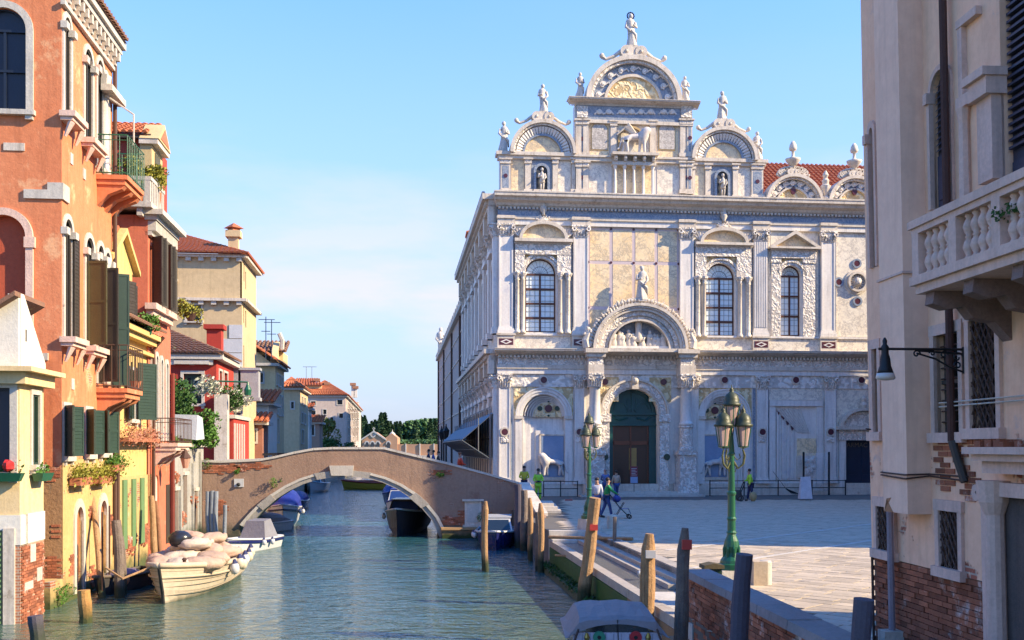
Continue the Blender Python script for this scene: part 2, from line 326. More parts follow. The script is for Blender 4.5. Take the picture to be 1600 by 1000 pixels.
def skin(name, J, E, ma, parent=None, sub=1, root=None, **kw):   # J: {name: (x,y,z,r)} -> one continuous body grown by the Skin modifier
    ks = list(J); off = OFF[parent.name] if parent else Vector((0, 0, 0)); tt = off
    me = bpy.data.meshes.new(name); me.from_pydata([(J[k][0] - tt.x, J[k][1] - tt.y, J[k][2] - tt.z) for k in ks], [(ks.index(a), ks.index(b)) for a, b in E], [])
    me.materials.append(ma); o = bpy.data.objects.new(name, me); COL.objects.link(o)
    if parent: o.parent = parent
    OFF[o.name] = tt
    sm = o.modifiers.new('skin', 'SKIN'); sm.use_smooth_shade = True
    lay = me.skin_vertices[0].data if me.skin_vertices else None
    if lay is None:
        bpy.context.view_layer.objects.active = o; me.attributes  # the layer is made with the modifier
        lay = me.skin_vertices[0].data
    for i, k in enumerate(ks):
        r = J[k][3]; lay[i].radius = r if isinstance(r, tuple) else (r, r); lay[i].use_root = (k == (root or ks[0]))
    if sub: s2 = o.modifiers.new('sub', 'SUBSURF'); s2.levels = sub; s2.render_levels = sub
    for k, v in kw.items(): o[k] = v
    return o

def tile_roof(name, P, parent, ma, pitch=.22, course=.35, r=.085, kind='stuff'):
    """barrel tiles over a quad: P = eave-left, eave-right, ridge-right, ridge-left (world)"""
    a, b, c, d = [Vector(p) for p in P]; n = max(2, int((b - a).length / pitch)); k = max(2, int((d - a).length / course))
    nrm = (b - a).cross(d - a).normalized(); nrm = nrm if nrm.z > 0 else -nrm; m = M()
    m.add([tuple(a - nrm * .05), tuple(b - nrm * .05), tuple(c - nrm * .05), tuple(d - nrm * .05)], [(0, 1, 2, 3)])
    for i in range(n):
        s = (i + .5) / n; e0 = a.lerp(b, s); e1 = d.lerp(c, s); up = (e1 - e0)
        if up.length < .2: continue
        up_n = up.normalized(); sd_ = (b - a).normalized(); kk = max(1, int(up.length / course)); w = min(r, (c - d).length / n * .42 + r * .5)
        for j in range(kk):
            q0 = e0 + up * (j / kk) ; q1 = e0 + up * ((j + 1.12) / kk); jt = random.uniform(-.012, .012)
            v = []
            for q, rr, h in ((q0, r, .035), (q1, r * .82, 0)):
                for t in range(5):
                    an = pi * t / 4; v.append(tuple(q + sd_ * (cos(an) * rr + jt) + nrm * (sin(an) * rr + h)))
            m.add(v, [(t, t + 1, t + 6, t + 5) for t in range(4)] + [(0, 1, 2, 3, 4)])
    return ob(name, m, ma, parent, kind=kind)

def window(fr, parent, u0, u1, z0, z1, arch=False, pane=glass_d, sash=shut_b, sur=stone, bars=(1, 2), depth=.22, sw=.12, sill=True, proud=.05, pointed=0, lattice=None, bw=.035, nm='window'):
    f = arc(u0, u1, z0, z1, 12, pointed) if arch else rect(u0, u1, z0, z1)
    m = M(fr); zs = z1 - (u1 - u0) / 2 if arch else z1
    for i in range(1, bars[0] + 1): u = u0 + (u1 - u0) * i / (bars[0] + 1); m.box(u - bw, u + bw, depth - .06, depth - .02, z0, zs if arch else z1)
    for i in range(1, bars[1] + 1): z = z0 + (zs - z0) * i / (bars[1] + (0 if arch else 1)); m.box(u0, u1, depth - .07, depth - .015, z - bw, z + bw)
    m.box(u0, u0 + bw * 1.4, depth - .07, depth - .01, z0, zs); m.box(u1 - bw * 1.4, u1, depth - .07, depth - .01, z0, zs); m.box(u0, u1, depth - .07, depth - .01, z0, z0 + bw * 1.6)
    if arch: m.ring((u0 + u1) / 2, zs, (u1 - u0) / 2 - bw * 1.4, (u1 - u0) / 2, depth - .07, depth - .01, n=14, k=1 + pointed)
    else: m.box(u0, u1, depth - .072, depth - .012, z1 - bw * 1.5, z1)
    w = ob(nm, m, sash, parent)
    ob('pane', M(fr).wall(f, d=depth), pane, w)
    if lattice:
        m = M(fr); nx, nz_ = lattice; t = .009; r = (u1 - u0) / 2; cu = (u0 + u1) / 2
        for i in range(1, nx): u = u0 + (u1 - u0) * i / nx; m.box(u - t, u + t, depth - .03, depth - .005, z0, zs)
        for i in range(1, nz_): z = z0 + (zs - z0) * i / nz_; m.box(u0, u1, depth - .028, depth - .006, z - t, z + t)
        for i in range(1, 10): a = pi * i / 10; m.tube([(cu, depth - .02, zs), (cu + r * cos(a), depth - .02, zs + r * sin(a))], t, 4)
        m.ring(cu, zs, r * .5, r * .5 + .03, depth - .03, depth - .005, n=14); ob('lead_lattice', m, flat('lead_came', (.16, .18, .19), .5), w)
    if sur:
        m = M(fr)
        m.box(u0 - sw, u0 - .002, -proud, .03, z0, zs); m.box(u1 + .002, u1 + sw, -proud, .03, z0, zs)
        if arch: m.ring((u0 + u1) / 2, zs + .002, (u1 - u0) / 2 + .002, (u1 - u0) / 2 + sw, -proud, .03, n=14, k=1 + pointed)
        else: m.box(u0 - sw, u1 + sw, -proud - .003, .03, z1 + .002, z1 + sw)
        ob('window_surround', m, sur, w)
    if sill: ob('sill', M(fr).box(u0 - sw * 1.3, u1 + sw * 1.3, -proud - .12, .05, z0 - .14, z0 - .002).box(u0 - sw, u0, -proud - .06, .03, z0 - .26, z0 - .142).box(u1, u1 + sw, -proud - .06, .03, z0 - .26, z0 - .142), sur or stone, w)
    return f
def shutter(fr, parent, uh, w, z0, z1, ma, ang=0, out=.09, slats=True, arch=0):
    """leaf hinged at uh; w signed width; ang swings it out from the wall (0 = flat on the wall)"""
    f2 = Fr(*fr.p(uh, -out, 0)[:2], fr.ang - ang * (1 if w > 0 else -1)); m = M(f2); a, b = (0, w) if w > 0 else (w, 0)
    m.box(a, b, 0, .03, z0, z1)
    for x in (a, b - .06): m.box(x, x + .06, -.015, .045, z0, z1)
    for z in (z0, (z0 + z1) / 2, z1 - .08): m.box(a, b, -.014, .044, z, z + .08)
    if slats:
        n = int((z1 - z0) / .11)
        for i in range(n): z = z0 + .08 + i * .11; m.box(a + .07, b - .07, -.012, .042, z, z + .03)
    ob('shutter', m, ma, parent)
def bush(name, parent, c, r, ma, n=900, size=.05, seed=1, rx=1, ry=1, rz=1, clumps=9, **kw):
    R = random.Random(seed); cs = [(R.uniform(-.6, .6) * r * rx, R.uniform(-.6, .6) * r * ry, R.uniform(-.45, .55) * r * rz, R.uniform(.35, .6) * r) for _ in range(clumps)]
    pts = []
    for _ in range(n):
        x_ = cs[R.randrange(clumps)]; v = Vector((R.gauss(0, 1), R.gauss(0, 1), R.gauss(0, 1))).normalized() * x_[3] * R.uniform(.75, 1.08)
        pts.append((c[0] + x_[0] + v.x * min(1, rx), c[1] + x_[1] + v.y * min(1, ry), c[2] + x_[2] + v.z * min(1, rz * 1.1)))
    m = M().leaves(pts, size, seed); return ob(name, m, ma, parent, **kw)
leaf_d = leafmat('dark_leaves', (.035, .085, .018), (.055, .13, .025)); leaf_y = leafmat('yellow_leaves', (.30, .27, .03), (.18, .19, .03))
leaf_g = leafmat('green_leaves', (.06, .15, .02), (.10, .20, .03)); leaf_w = leafmat('white_flowers', (.62, .60, .52), (.20, .25, .12))
leaf_p = leafmat('pink_flowers', (.50, .16, .14), (.25, .2, .06)); leaf_c = leafmat('cypress_leaves', (.022, .055, .022), (.035, .08, .03)); leaf_o = leafmat('olive_leaves', (.22, .22, .04), (.10, .12, .03))
# ------------------------------------------------------------------ setting: water, banks, campo
CZ = 1.35
def watermat():
    m = bpy.data.materials.new('canal_water'); m.use_nodes = True; t = m.node_tree; b = t.nodes['Principled BSDF']; Lk = t.links.new
    g = N(t, 'ShaderNodeNewGeometry'); mp = N(t, 'ShaderNodeMapping'); mp.inputs['Scale'].default_value = (1.0, 1.5, 1); mp.inputs['Rotation'].default_value = (0, 0, .15); Lk(g.outputs['Position'], mp.inputs[0])
    hs_ = []
    for s, d in ((.55, 2), (1.9, 3), (5.5, 3)):
        n = N(t, 'ShaderNodeTexNoise'); n.inputs['Scale'].default_value = s; n.inputs['Detail'].default_value = d; n.inputs['Distortion'].default_value = .6; Lk(mp.outputs[0], n.inputs['Vector']); hs_.append(n.outputs['Fac'])
    def mul(a, k):
        x = N(t, 'ShaderNodeMath', operation='MULTIPLY'); Lk(a, x.inputs[0]); x.inputs[1].default_value = k; return x.outputs[0]
    ad = N(t, 'ShaderNodeMath', operation='ADD'); Lk(mul(hs_[0], .6), ad.inputs[0]); Lk(mul(hs_[1], .42), ad.inputs[1])
    ad2 = N(t, 'ShaderNodeMath', operation='ADD'); Lk(ad.outputs[0], ad2.inputs[0]); Lk(mul(hs_[2], .17), ad2.inputs[1])
    bp = N(t, 'ShaderNodeBump'); bp.inputs['Strength'].default_value = 1; bp.inputs['Distance'].default_value = .21; Lk(ad2.outputs[0], bp.inputs['Height']); Lk(bp.outputs[0], b.inputs['Normal'])
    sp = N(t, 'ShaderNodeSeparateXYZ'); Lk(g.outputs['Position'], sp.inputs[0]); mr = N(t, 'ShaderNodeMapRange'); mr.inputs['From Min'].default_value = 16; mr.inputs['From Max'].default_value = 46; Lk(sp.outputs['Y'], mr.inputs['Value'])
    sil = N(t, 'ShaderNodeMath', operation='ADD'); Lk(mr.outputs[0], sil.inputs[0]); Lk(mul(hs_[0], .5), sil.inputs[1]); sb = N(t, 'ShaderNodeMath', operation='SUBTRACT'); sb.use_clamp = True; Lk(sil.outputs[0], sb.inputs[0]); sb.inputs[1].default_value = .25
    cm = N(t, 'ShaderNodeMix', data_type='RGBA'); cm.inputs['A'].default_value = (.085, .115, .055, 1); cm.inputs['B'].default_value = (.028, .11, .14, 1); Lk(sb.outputs[0], cm.inputs['Factor']); Lk(cm.outputs['Result'], b.inputs['Base Color'])  # near water olive: golden wall reflections painted into the base colour
    b.inputs['Roughness'].default_value = .06; b.inputs['IOR'].default_value = 1.5; b.inputs['Specular IOR Level'].default_value = .9
    return m
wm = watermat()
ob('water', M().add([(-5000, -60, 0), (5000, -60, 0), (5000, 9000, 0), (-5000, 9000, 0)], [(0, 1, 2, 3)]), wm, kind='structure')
def LX(Y): return -9.43 - .109 * Y            # the left canal wall
QB = [(-.05, 52.6), (1.4, 38.7)]               # quay edge by the bridge
pave_m = mat('trachyte_paving', (.52, .43, .32), (.34, .28, .21), 1.6, rough=.75, bump=.3, bs=12, spots=((.2, .18, .16), 1.3, .6), rnd=.2)
pave_j = mat('paving_joint', (.14, .13, .115), None, 4)
campo = [(-.05, 52.6), (1.4, 38.75), (2.80, 38.7), (4.28, 25.5), (4.95, 19.35), (3.2, 19.3), (3.7, 12.2), (4.4, 2), (5, -30), (140, -30), (140, 150), (-9, 150), (-3.9, 100), (-3.75, 52.9)]
ob('campo_pavement', M().slab(campo, -1.5, CZ - .012), pave_j, kind='structure')
# individual slabs: rows laid at 48 degrees to the view
ca, sa = cos(radians(-42)), sin(radians(-42))
def inside(x, y, poly):
    c = False; j = len(poly) - 1
    for i in range(len(poly)):
        (a, b), (c_, d) = poly[i], poly[j]
        if (b > y) != (d > y) and x < (c_ - a) * (y - b) / (d - b) + a: c = not c
        j = i
    return c
slabs = []
for i in range(-140, 140):
    r_ = random.Random(i); off = r_.uniform(0, .7); u = -50 + off
    while u < 70:
        w = r_.uniform(.62, .98); x = 12 + (u + w / 2) * ca - (i * .42) * sa; y = 36 + (u + w / 2) * sa + (i * .42) * ca
        px = 800 + x / max(y, 1) * FPX
        if 13.5 < y < 62 and 880 < px < 1400 and all(inside(x + q, y + s, campo) for q, s in ((.32, 0), (-.32, 0), (0, .32), (0, -.32))): slabs.append((y, x, u, i, w))
        u += w
slabs.sort(); pv = emp('paving', (8, 24, CZ)); pv['kind'] = 'structure'
FP = Fr(12, 36, radians(-42))
sm_ = mesh_of('paving_slab', M().box(-.5, .5, -.5, .5, -.012, 0), pave_m)
sub = M(FP)
for k, (y, x, u, i, w) in enumerate(slabs):
    dz = random.uniform(0, .006)
    if k < 295: inst('paving_slab', sm_, pv, (x, y, CZ + dz), (random.uniform(-.004, .004), random.uniform(-.004, .004), radians(-42)), (w - .026, .394, 1))
    else: sub.add([(u + .008, i * .42 - .202, CZ + dz), (u + w - .008, i * .42 - .202, CZ + dz), (u + w - .008, i * .42 + .202, CZ + dz), (u + .008, i * .42 + .202, CZ + dz)], [(0, 1, 2, 3)])
ob('far_paving', sub, pave_m, pv, kind='stuff')
m = M(Fr(4.6, 31.4, radians(48))); m.box(0, 15, -.09, .09, CZ + .008, CZ + .012); m2 = M(Fr(6.7, 29.1, radians(48))).box(-3.2, 14, -.09, .09, CZ + .008, CZ + .012)
ob('stone_paving_line', m, stone, pv); ob('stone_paving_line', m2, stone, pv)
# left bank beyond the garden wall
ob('left_bank', M().slab([(-15.3, 52.6), (-15.0, 52.6), (-18.9, 90), (-26.4, 160), (-37, 260), (-90, 260), (-60, 10), (-13.2, 28.4), (-14.6, 40)], -1.5, CZ - .03), pave_m, kind='structure')
# landing with steps down from the campo
lst_ = mat('landing_stone', (.44, .39, .33), (.28, .25, .22), 1.6, bump=.5, spots=((.16, .15, .13), 2, .6))
lg = emp('stone_landing', (3, 28, 0), 'low wet stone landing with algae below and steps up to the square', 'landing stage')
FT = Fr(2.80, 38.7, atan2(25.5 - 38.7, 4.28 - 2.80))     # along the top step towards the camera; d inwards = towards canal(-)? see below
lx = lambda y: 1.54 + (37.4 - y) * .105                  # outer edge
wet = mat('wet_stone', (.13, .13, .13), (.07, .075, .08), 1.2, rough=.25, bump=.3, spots=((.24, .22, .19), 1.5, .6))
ob('landing_floor', M().slab([(lx(38.6) - .02, 38.6), (2.85, 38.6), (4.27, 25.5), (3.95, 25.0), (2.9, 25.0)], -1.5, .99), wet, lg)
ob('landing_end_floor', M().slab([(2.86, 24.98), (3.96, 24.98), (4.93, 19.34), (3.42, 19.34)], -1.5, 1.0), stone, lg)
al = mat('green_algae', (.012, .06, .008), (.03, .12, .015), 3, rough=.6, bump=1.0, bs=25)
ald = mat('dark_algae', (.015, .04, .012), (.04, .06, .015), 4, rough=.5, bump=1.0, bs=20)
for i, (y0, y1) in enumerate(((19.4, 21.3), (21.33, 23.4), (23.43, 25.4), (25.43, 27.6), (27.63, 29.9), (29.93, 32.4), (32.43, 35), (35.03, 37.3), (37.33, 38.6))):
    ob('coping_stone', M().slab([(lx(y0) - .04, y0), (lx(y0) + .24, y0), (lx(y1) + .24, y1), (lx(y1) - .04, y1)], .80, 1.02 + random.uniform(0, .012)), lst_, lg)
ob('algae_ledge', M().slab([(lx(38.6) - .42, 38.6), (lx(38.6) - .03, 38.6), (lx(25.3) - .03, 25.3), (lx(25.3) - .42, 25.3)], -.5, .22), ald, lg)
ob('algae_wall', M().slab([(lx(38.6) - .045, 38.6), (lx(38.6), 38.6), (lx(25.35), 25.35), (lx(25.35) - .045, 25.35)], .1, .78), al, lg)
m = M(); R = random.Random(4)
m.leaves([(lx(y) - .05 - R.uniform(0, .4), y, R.uniform(.15, .3)) for y in [R.uniform(25.3, 38.5) for _ in range(1500)]], .05, 4); ob('weed', m, al, lg, kind='stuff')
dx, dy = 4.28 - 2.80, 25.5 - 38.7; ln = sqrt(dx * dx + dy * dy); nx_, ny_ = dy / ln, -dx / ln      # towards the canal
def Tp(s, o): return (2.80 + dx * s + nx_ * o, 38.7 + dy * s + ny_ * o)
for k, (o0, o1, zt) in enumerate(((0, -.36, CZ + .02), (.27, .002, CZ - .15), (.52, .272, CZ - .25))):
    for i in range(8):
        a, b = i / 8 + .001, (i + 1) / 8 - .001
        ob('step_stone' if k else 'edge_stone', M().slab([Tp(a, o0), Tp(b, o0), Tp(b, o1), Tp(a, o1)], .2 if k else .9, zt + random.uniform(0, .008)), lst_, lg)
ob('step_stone', M().box(1.42, 2.79, 38.3, 38.69, .3, CZ - .17), stone, lg); ob('step_stone', M().box(1.46, 2.78, 37.95, 38.298, .3, CZ - .26), stone, lg)
ob('edge_stone', M().box(1.36, 2.79, 38.692, 39.1, .3, CZ + .02), stone, lg)
ob('end_wall', M().slab([(lx(25.3) - .05, 25.3), (lx(25.3) + .1, 25.3), (lx(19.4) + .05, 19.4), (lx(19.4) - .05, 19.4)], -.6, .795), mat('wet_brick', (.34, .19, .09), (.20, .12, .07), 2, bump=.8, patch=((.40, .18, .09), 0, 1, 1, .4), damp=((.06, .09, .02), .3, .15)), lg)
# timber rails across the landing
m = M(); m.tube([(1.3, 37, 1.28), (3.95, 34.6, 1.42)], .055, 6); ob('wooden_rail', m, wood_y, label='long pale timber rail laid across the landing to the steps', cat='beam')
m = M(); m.tube([(1.45, 35.2, .82), (2.9, 33.6, .9)], .04, 6); ob('wooden_rail', m, wood_y, label='short timber rail over the green algae edge', cat='beam')
m = M(); m.box(3.2, 3.55, 34.3, 34.7, .99, 1.38); m.tube([(3.35, 34.5, 1.3), (3.36, 34.5, 2.15)], .06, 6); ob('mooring_block', m, wood_g, label='small dark block with a short post on the landing steps', cat='post')
# gull on the landing
g_ = emp('gull', (3.35, 27.4, 1.0), 'white and grey gull standing on the wet landing', 'bird')
skin('body', {'a': (3.35, 27.3, 1.13, .06), 'b': (3.3, 27.2, 1.17, .085), 'n': (3.36, 27.42, 1.22, .04), 'h': (3.38, 27.46, 1.27, .042), 't': (3.25, 27.05, 1.16, .03), 'l': (3.34, 27.28, 1.0, .01)}, [('a', 'b'), ('a', 'n'), ('n', 'h'), ('b', 't'), ('a', 'l')], flat('gull_white', (.75, .75, .73)), g_)
ob('beak', M().tube([(3.385, 27.48, 1.27), (3.40, 27.54, 1.255)], .014, 5, .003), flat('beak_yellow', (.7, .4, .05)), g_)
ob('wing', M().ball(3.26, 27.15, 1.18, .12, .35, 1.0, .5), flat('gull_grey', (.35, .37, .40)), g_)
# ------------------------------------------------------------------ quay parapet of brick, nearest on the right
FW = Fr(3.2, 19.3, atan2(12.2 - 19.3, .5)); FWL = 12.6      # u towards the camera, d = towards campo
pw = emp('brick_parapet', (3.45, 15.7, 0), 'low red brick quay wall with worn stone coping beside the square', 'wall')
PT = 2.18
ob('wall_core', M(FW).box(.0, FWL, .02, .36, -.8, PT - .13), mortar, pw)
bm_ = mesh_of('brick', M().box(-.5, .5, -.5, .5, -.5, .5), brickm)
bricks = []
for r_ in range(int((PT - .13) / .076)):
    z = PT - .13 - .04 - r_ * .076; o_ = .13 * (r_ % 2)
    for k in range(int(FWL / .262)):
        u = k * .262 + o_ + .13
        if u < FWL - .15: bricks.append((u, z))
def lay_bricks(fr, lst, parent, key, limit=296, dd=.03, nm='brick', name2='rest_of_brickwork', tk=.06):
    lst = sorted(lst, key=key); rest = M(fr)
    for i, (u, z) in enumerate(lst):
        pr = random.uniform(-.012, .012)
        if i < limit: p = fr.p(u, dd + pr, z); inst(nm, bm_, parent, p, fr.ang + random.uniform(-.01, .01), (.25, tk, .065))
        elif random.random() > .03: rest.box(u - .125, u + .125, dd - tk / 2 + pr, dd + tk / 2 + pr, z - .0325, z + .0325)
    if rest.v: ob(name2, rest, brickm, parent, kind='stuff')
lay_bricks(FW, [b for b in bricks if b[1] > -.1], pw, key=lambda b: (0 if 700 + (EYE - b[1]) * FPX / FW.p(b[0], 0, 0)[1] < 1010 else 1, -b[0]))
u = -.05
for w in (1.5, 1.35, 1.6, 1.3, 1.5, 1.6, 1.8, 1.9):
    ob('coping_stone', M(FW).box(u, u + w - .012, -.06, .43, PT - .128, PT + random.uniform(-.004, .006), .012), mat('grey_coping', (.30, .26, .25), (.20, .18, .18), 2, bump=.5, streak=.2), pw); u += w
for u_, z_, w_, h_ in ((.35, .95, .3, .3), (.25, .45, .38, .26), (2.1, .7, .16, .5), (4.4, 1.2, .14, .4)):
    ob('stone_block', M(FW).box(u_ - w_ / 2, u_ + w_ / 2, -.028, .03, z_, z_ + h_), stone, pw)
m = M(FW); m.box(-.1, .9, -.35, -.03, .3, .95); ob('wall_foot', m, mat('wet_brick', (.3, .15, .08)), pw)

# ------------------------------------------------------------------ the bridge
FB = Fr(-15.1, 50.7, A6); BW = 4.6
br = emp('bridge', FB.p(7.5, 2, 0), 'plastered brick bridge with flat stone arch and stepped parapet over the canal', 'bridge')
P = lambda *a: [FB.uz(x, y) for x, y in a]
top = P((316, 722), (345, 723), (372, 722), (405, 720.5), (430, 716), (460, 709), (490, 703.5), (520, 702), (600, 702), (620, 707), (700, 726), (760, 742), (812, 757))
inner = P((386, 826), (398, 811), (412, 796), (430, 781), (452, 767), (474, 756.5), (497, 749), (525, 744.5), (550, 744.5), (575, 747.5), (598, 754), (620, 764), (640, 777), (658, 793), (674, 812), (688, 842))
outer = P((371, 817), (384, 802), (400, 786), (420, 770), (443, 755.5), (466, 744.5), (491, 736.5), (521, 732.5), (553, 732.5), (580, 735.5), (606, 742.5), (632, 754), (654, 768), (673, 785), (689, 805), (704, 834))
outer = [(a[0] + (b[0] - a[0]) * .74, a[1] + (b[1] - a[1]) * .74) for a, b in zip(inner, outer)]
def bridge_face(d, nm, th=.3):
    m = M(FB); pts = top + [(top[-1][0], -1), (outer[-1][0], -1)] + [(outer[-1][0], outer[-1][1])] + outer[::-1][1:] + [(outer[0][0], -1), (top[0][0], -1)]
    m.prism(pts, d, d + th); return ob(nm, m, mat('bridge_plaster', (0, 0, 0)), br)
bridgem2 = mat('bridge_plaster_bare', (.34, .225, .16), (.25, .16, .12), .7, bump=.7, bs=9, streak=.5, spots=((.46, .33, .24), 1.2, .62), patch=((.40, .17, .10), 3.0, 5.5, .7, -.12), damp=((.07, .08, .05), .4, .3))
bridge_face(0, 'spandrel_wall'); bridge_face(BW - .3, 'spandrel_wall')
m = M(FB); n_ = len(outer); m.add([(u, .3, z) for u, z in outer] + [(u, BW - .3, z) for u, z in outer], [(i, i + 1, i + 1 + n_, i + n_) for i in range(n_ - 1)]); ob('vault', m, bridgem, br)
dk = [(u, max(CZ, z - .95)) for u, z in top]; m = M(FB); n_ = len(dk); m.add([(u, .3, z) for u, z in dk] + [(u, BW - .3, z) for u, z in dk], [(i, i + 1, i + 1 + n_, i + n_) for i in range(n_ - 1)]); ob('deck', m, stone, br)
for d in (-.06, BW - .36):                                # coping stones
    for (a, b) in zip(top[:-1], top[1:]):
        k = max(1, round((b[0] - a[0]) / 1.1))
        for j in range(k):
            q = [(a[0] + (b[0] - a[0]) * t, a[1] + (b[1] - a[1]) * t) for t in ((j + .006) / k, (j + .994) / k)]
            ob('coping_stone', M(FB).prism([(q[0][0], q[0][1] - .0), (q[1][0], q[1][1]), (q[1][0], q[1][1] + .11), (q[0][0], q[0][1] + .11)], d, d + .42), stone, br)
for i in range(15):                                       # voussoirs
    if i == 7: continue
    big = i in (6, 8, 2, 12); e_ = .08 if big else 0
    q = [inner[i], inner[i + 1], outer[i + 1], outer[i]]; cx = sum(p[0] for p in q) / 4; cz = sum(p[1] for p in q) / 4
    q = [(cx + (u - cx) * (.992 + e_ * 1.2), cz + (z - cz) * (.992 + e_ * 1.2)) for u, z in q]
    ob('voussoir', M(FB).prism(q, -.09 - e_, BW / 2), mat('grey_arch_stone', (.40, .37, .33), (.25, .23, .21), 2, bump=.5, streak=.4), br)
    if not big:
        f_ = lambda t: [(inner[i + s][0] + (outer[i + s][0] - inner[i + s][0]) * t, inner[i + s][1] + (outer[i + s][1] - inner[i + s][1]) * t) for s in (0, 1)]
        a, b = f_(.62), f_(1.0); ob('archivolt_moulding', M(FB).prism([a[0], a[1], b[1], b[0]], -.15, -.088), stone, br)
k_ = P((518, 743), (551, 743), (553, 727.5), (515, 727.5)); ob('keystone', M(FB).prism(k_, -.26, BW / 2), stone, br)
a_ = P((366, 761), (381, 748)); ob('niche_plate', M(FB).box(a_[0][0], a_[1][0], -.05, .02, a_[0][1], a_[1][1]), flat('white_plate', (.6, .6, .6)), br); c_ = P((373, 757))[0]; ob('small_lamp', M(FB).ball(c_[0], -.08, c_[1], .09), iron, br)
a_ = P((726, 820), (752, 783)); m = M(FB); m.box(a_[0][0], a_[1][0], -.06, .02, a_[0][1], a_[1][1]); m.box(a_[0][0] - .12, a_[1][0] + .12, -.16, .02, a_[1][1], a_[1][1] + .1); m.box(a_[0][0] - .1, a_[1][0] + .1, -.12, .02, a_[0][1] - .1, a_[0][1]); ob('stone_tablet', m, marble2, br)
ob('tablet_panel', M(FB).box(a_[0][0] + .12, a_[1][0] - .12, -.075, -.05, a_[0][1] + .12, a_[1][1] - .14), stone, br)
a_ = P((690, 838), (812, 826)); m = M(FB); m.box(a_[0][0], a_[1][0], -.75, .02, -.6, .42); ob('foot_ledge', m, mat('bridge_foot_stone', (.3, .2, .12), (.16, .13, .08), 2, damp=((.03, .05, .01), .25, .12)), br); ob('ledge_slab', M(FB).box(a_[0][0] - .05, a_[1][0], -.85, .02, .422, .52), mat('ledge_wood', (.42, .26, .12), (.28, .17, .08), 3), br)
# bare brick patches in the plaster: single bricks standing in the broken edge
R = random.Random(3)
for cx, cy, rx, ry, nn in ((350, 733, 32, 7, 60), (395, 728, 24, 6, 40), (690, 738, 16, 5, 22), (712, 814, 26, 7, 50), (740, 806, 26, 9, 46), (345, 792, 10, 12, 18)):
    uc, zc = FB.uz(cx, cy); ru, rz_ = rx * .031, ry * .031; k = 0
    for i in range(-12, 13):
        for j in range(-8, 9):
            uu, zz = i * .262 + .131 * (j % 2), j * .078
            if (uu / ru) ** 2 + (zz / rz_) ** 2 < R.uniform(.5, 1.5) and k < nn: inst('brick', bm_, br, FB.p(uc + uu, -.004, zc + zz), A6, (.25, .05, .066)); k += 1
for cx, cy, r in ((372, 737, .18), (433, 738 + 15, .3), (688, 741, .2), (752, 806, .3), (322, 727, .35)):
    u, z = FB.uz(cx, cy); bush('weed', br, FB.p(u, -.1, z), r, leaf_g, 260, .035, int(cx), clumps=5)
# wing wall running down from the bridge to the quay
FWg = Fr(*FB.p(top[-1][0], 0, 0)[:2], atan2(-6.2, .75)); z0 = top[-1][1]
m = M(FWg).prism([(0, z0), (.8, z0 - .1), (6.2, 1.5), (6.4, 1.36), (6.4, -1), (0, -1)], 0, .35); wg = emp('wing_wall', FWg.p(3, 0, 0), 'sloping plastered side wall with white coping where bridge meets the square', 'wall')
ob('wall_body', m, bridgem2, wg)
for i in range(5):
    q = lambda t: (t * 6.25, z0 - .02 + (1.44 - z0) * t)
    a, b = q(i / 5 + .002), q((i + 1) / 5 - .002); ob('coping_stone', M(FWg).prism([a, b, (b[0], b[1] + .13), (a[0], a[1] + .13)], -.05, .45), marble2, wg)
ob('board', M(FWg).prism([(-.3, .2), (-.1, .2), (-.1, z0 + .1), (-.3, z0 + .1)], -.3, -.02), wood_p, wg)
# low white steps by the wing wall on the campo
fs_ = emp('bridge_steps', (2.2, 47.5, CZ), 'three shallow white steps from the square up to the bridge', 'steps')
for i in range(3): ob('step_stone', M().box(.9, 2.3 - .15 * i, 49.2 + i * .5, 52.8, CZ + .0 + .14 * i, CZ + .14 * (i + 1) - .002), stone, fs_)
# ------------------------------------------------------------------ the great white facade
FS = Fr(-.89, 67.0, A6); S = lambda x, y: FS.uz(x, y); SU = lambda x: FS.uz(x, 700)[0]; SZ = lambda y, x=780: FS.uz(x, y)[1]
sc_ = emp('scuola', FS.p(9, 0, CZ), 'white marble Renaissance hall with round gables, statues and arched portal', 'building')
UE = SU(1440); z_c = SZ(303)                       # top of the main cornice
zl = dict(ground=CZ, plinth=CZ + .75, f2b=SZ(604), f2t=SZ(584), fr0=SZ(570), fr1=SZ(555), led0=SZ(552.5), led1=SZ(545.5), ped=SZ(521), cap0=SZ(367), cap1=SZ(350), arch1=SZ(338), blue1=SZ(323), cor0=SZ(322))
def SB(x0, x1, y0, y1, d0, d1, m): (a, zb), (b, _) = S(x0, y1), S(x1, y1); zt = S(x0, y0)[1]; m.box(a, b, d0, d1, zb, zt); return m
def part(nm, ma, fn, **k): m = M(FS); fn(m); return ob(nm, m, ma, sc_, **k)
# window and door openings in the wall sheet
wins = [(820.5, 868.5, 404, 519), (1103, 1148, 411.5, 525), (1220, 1251, 415, 525)]
wop = []
for x0, x1, y0, y1 in wins: (a, zb) = S(x0, y1); b = SU(x1); wop.append((a, b, zb, S((x0 + x1) / 2, y0)[1]))
pd = (SU(952), SU(1028), CZ + .25, S(990, 608)[1]); ad = (SU(1320), SU(1372), CZ + .2, S(1340, 688)[1])
fb = (SU(805), SU(893), CZ + .75, S(848, 605)[1]); fc = (SU(1090), SU(1172), CZ + .75, S(1131, 608)[1])
holes = [arc(*w) for w in wop] + [arc(*pd), rect(*ad), arc(fb[0] + .45, fb[1] - .45, fb[2], fb[3] - .45), arc(fc[0] + .45, fc[1] - .45, fc[2], fc[3] - .45)]
m = M(FS).wall([(0, CZ - .2), (UE, CZ - .2), (UE, z_c), (0, z_c)], holes, .55); ob('wall', m, marble, sc_)
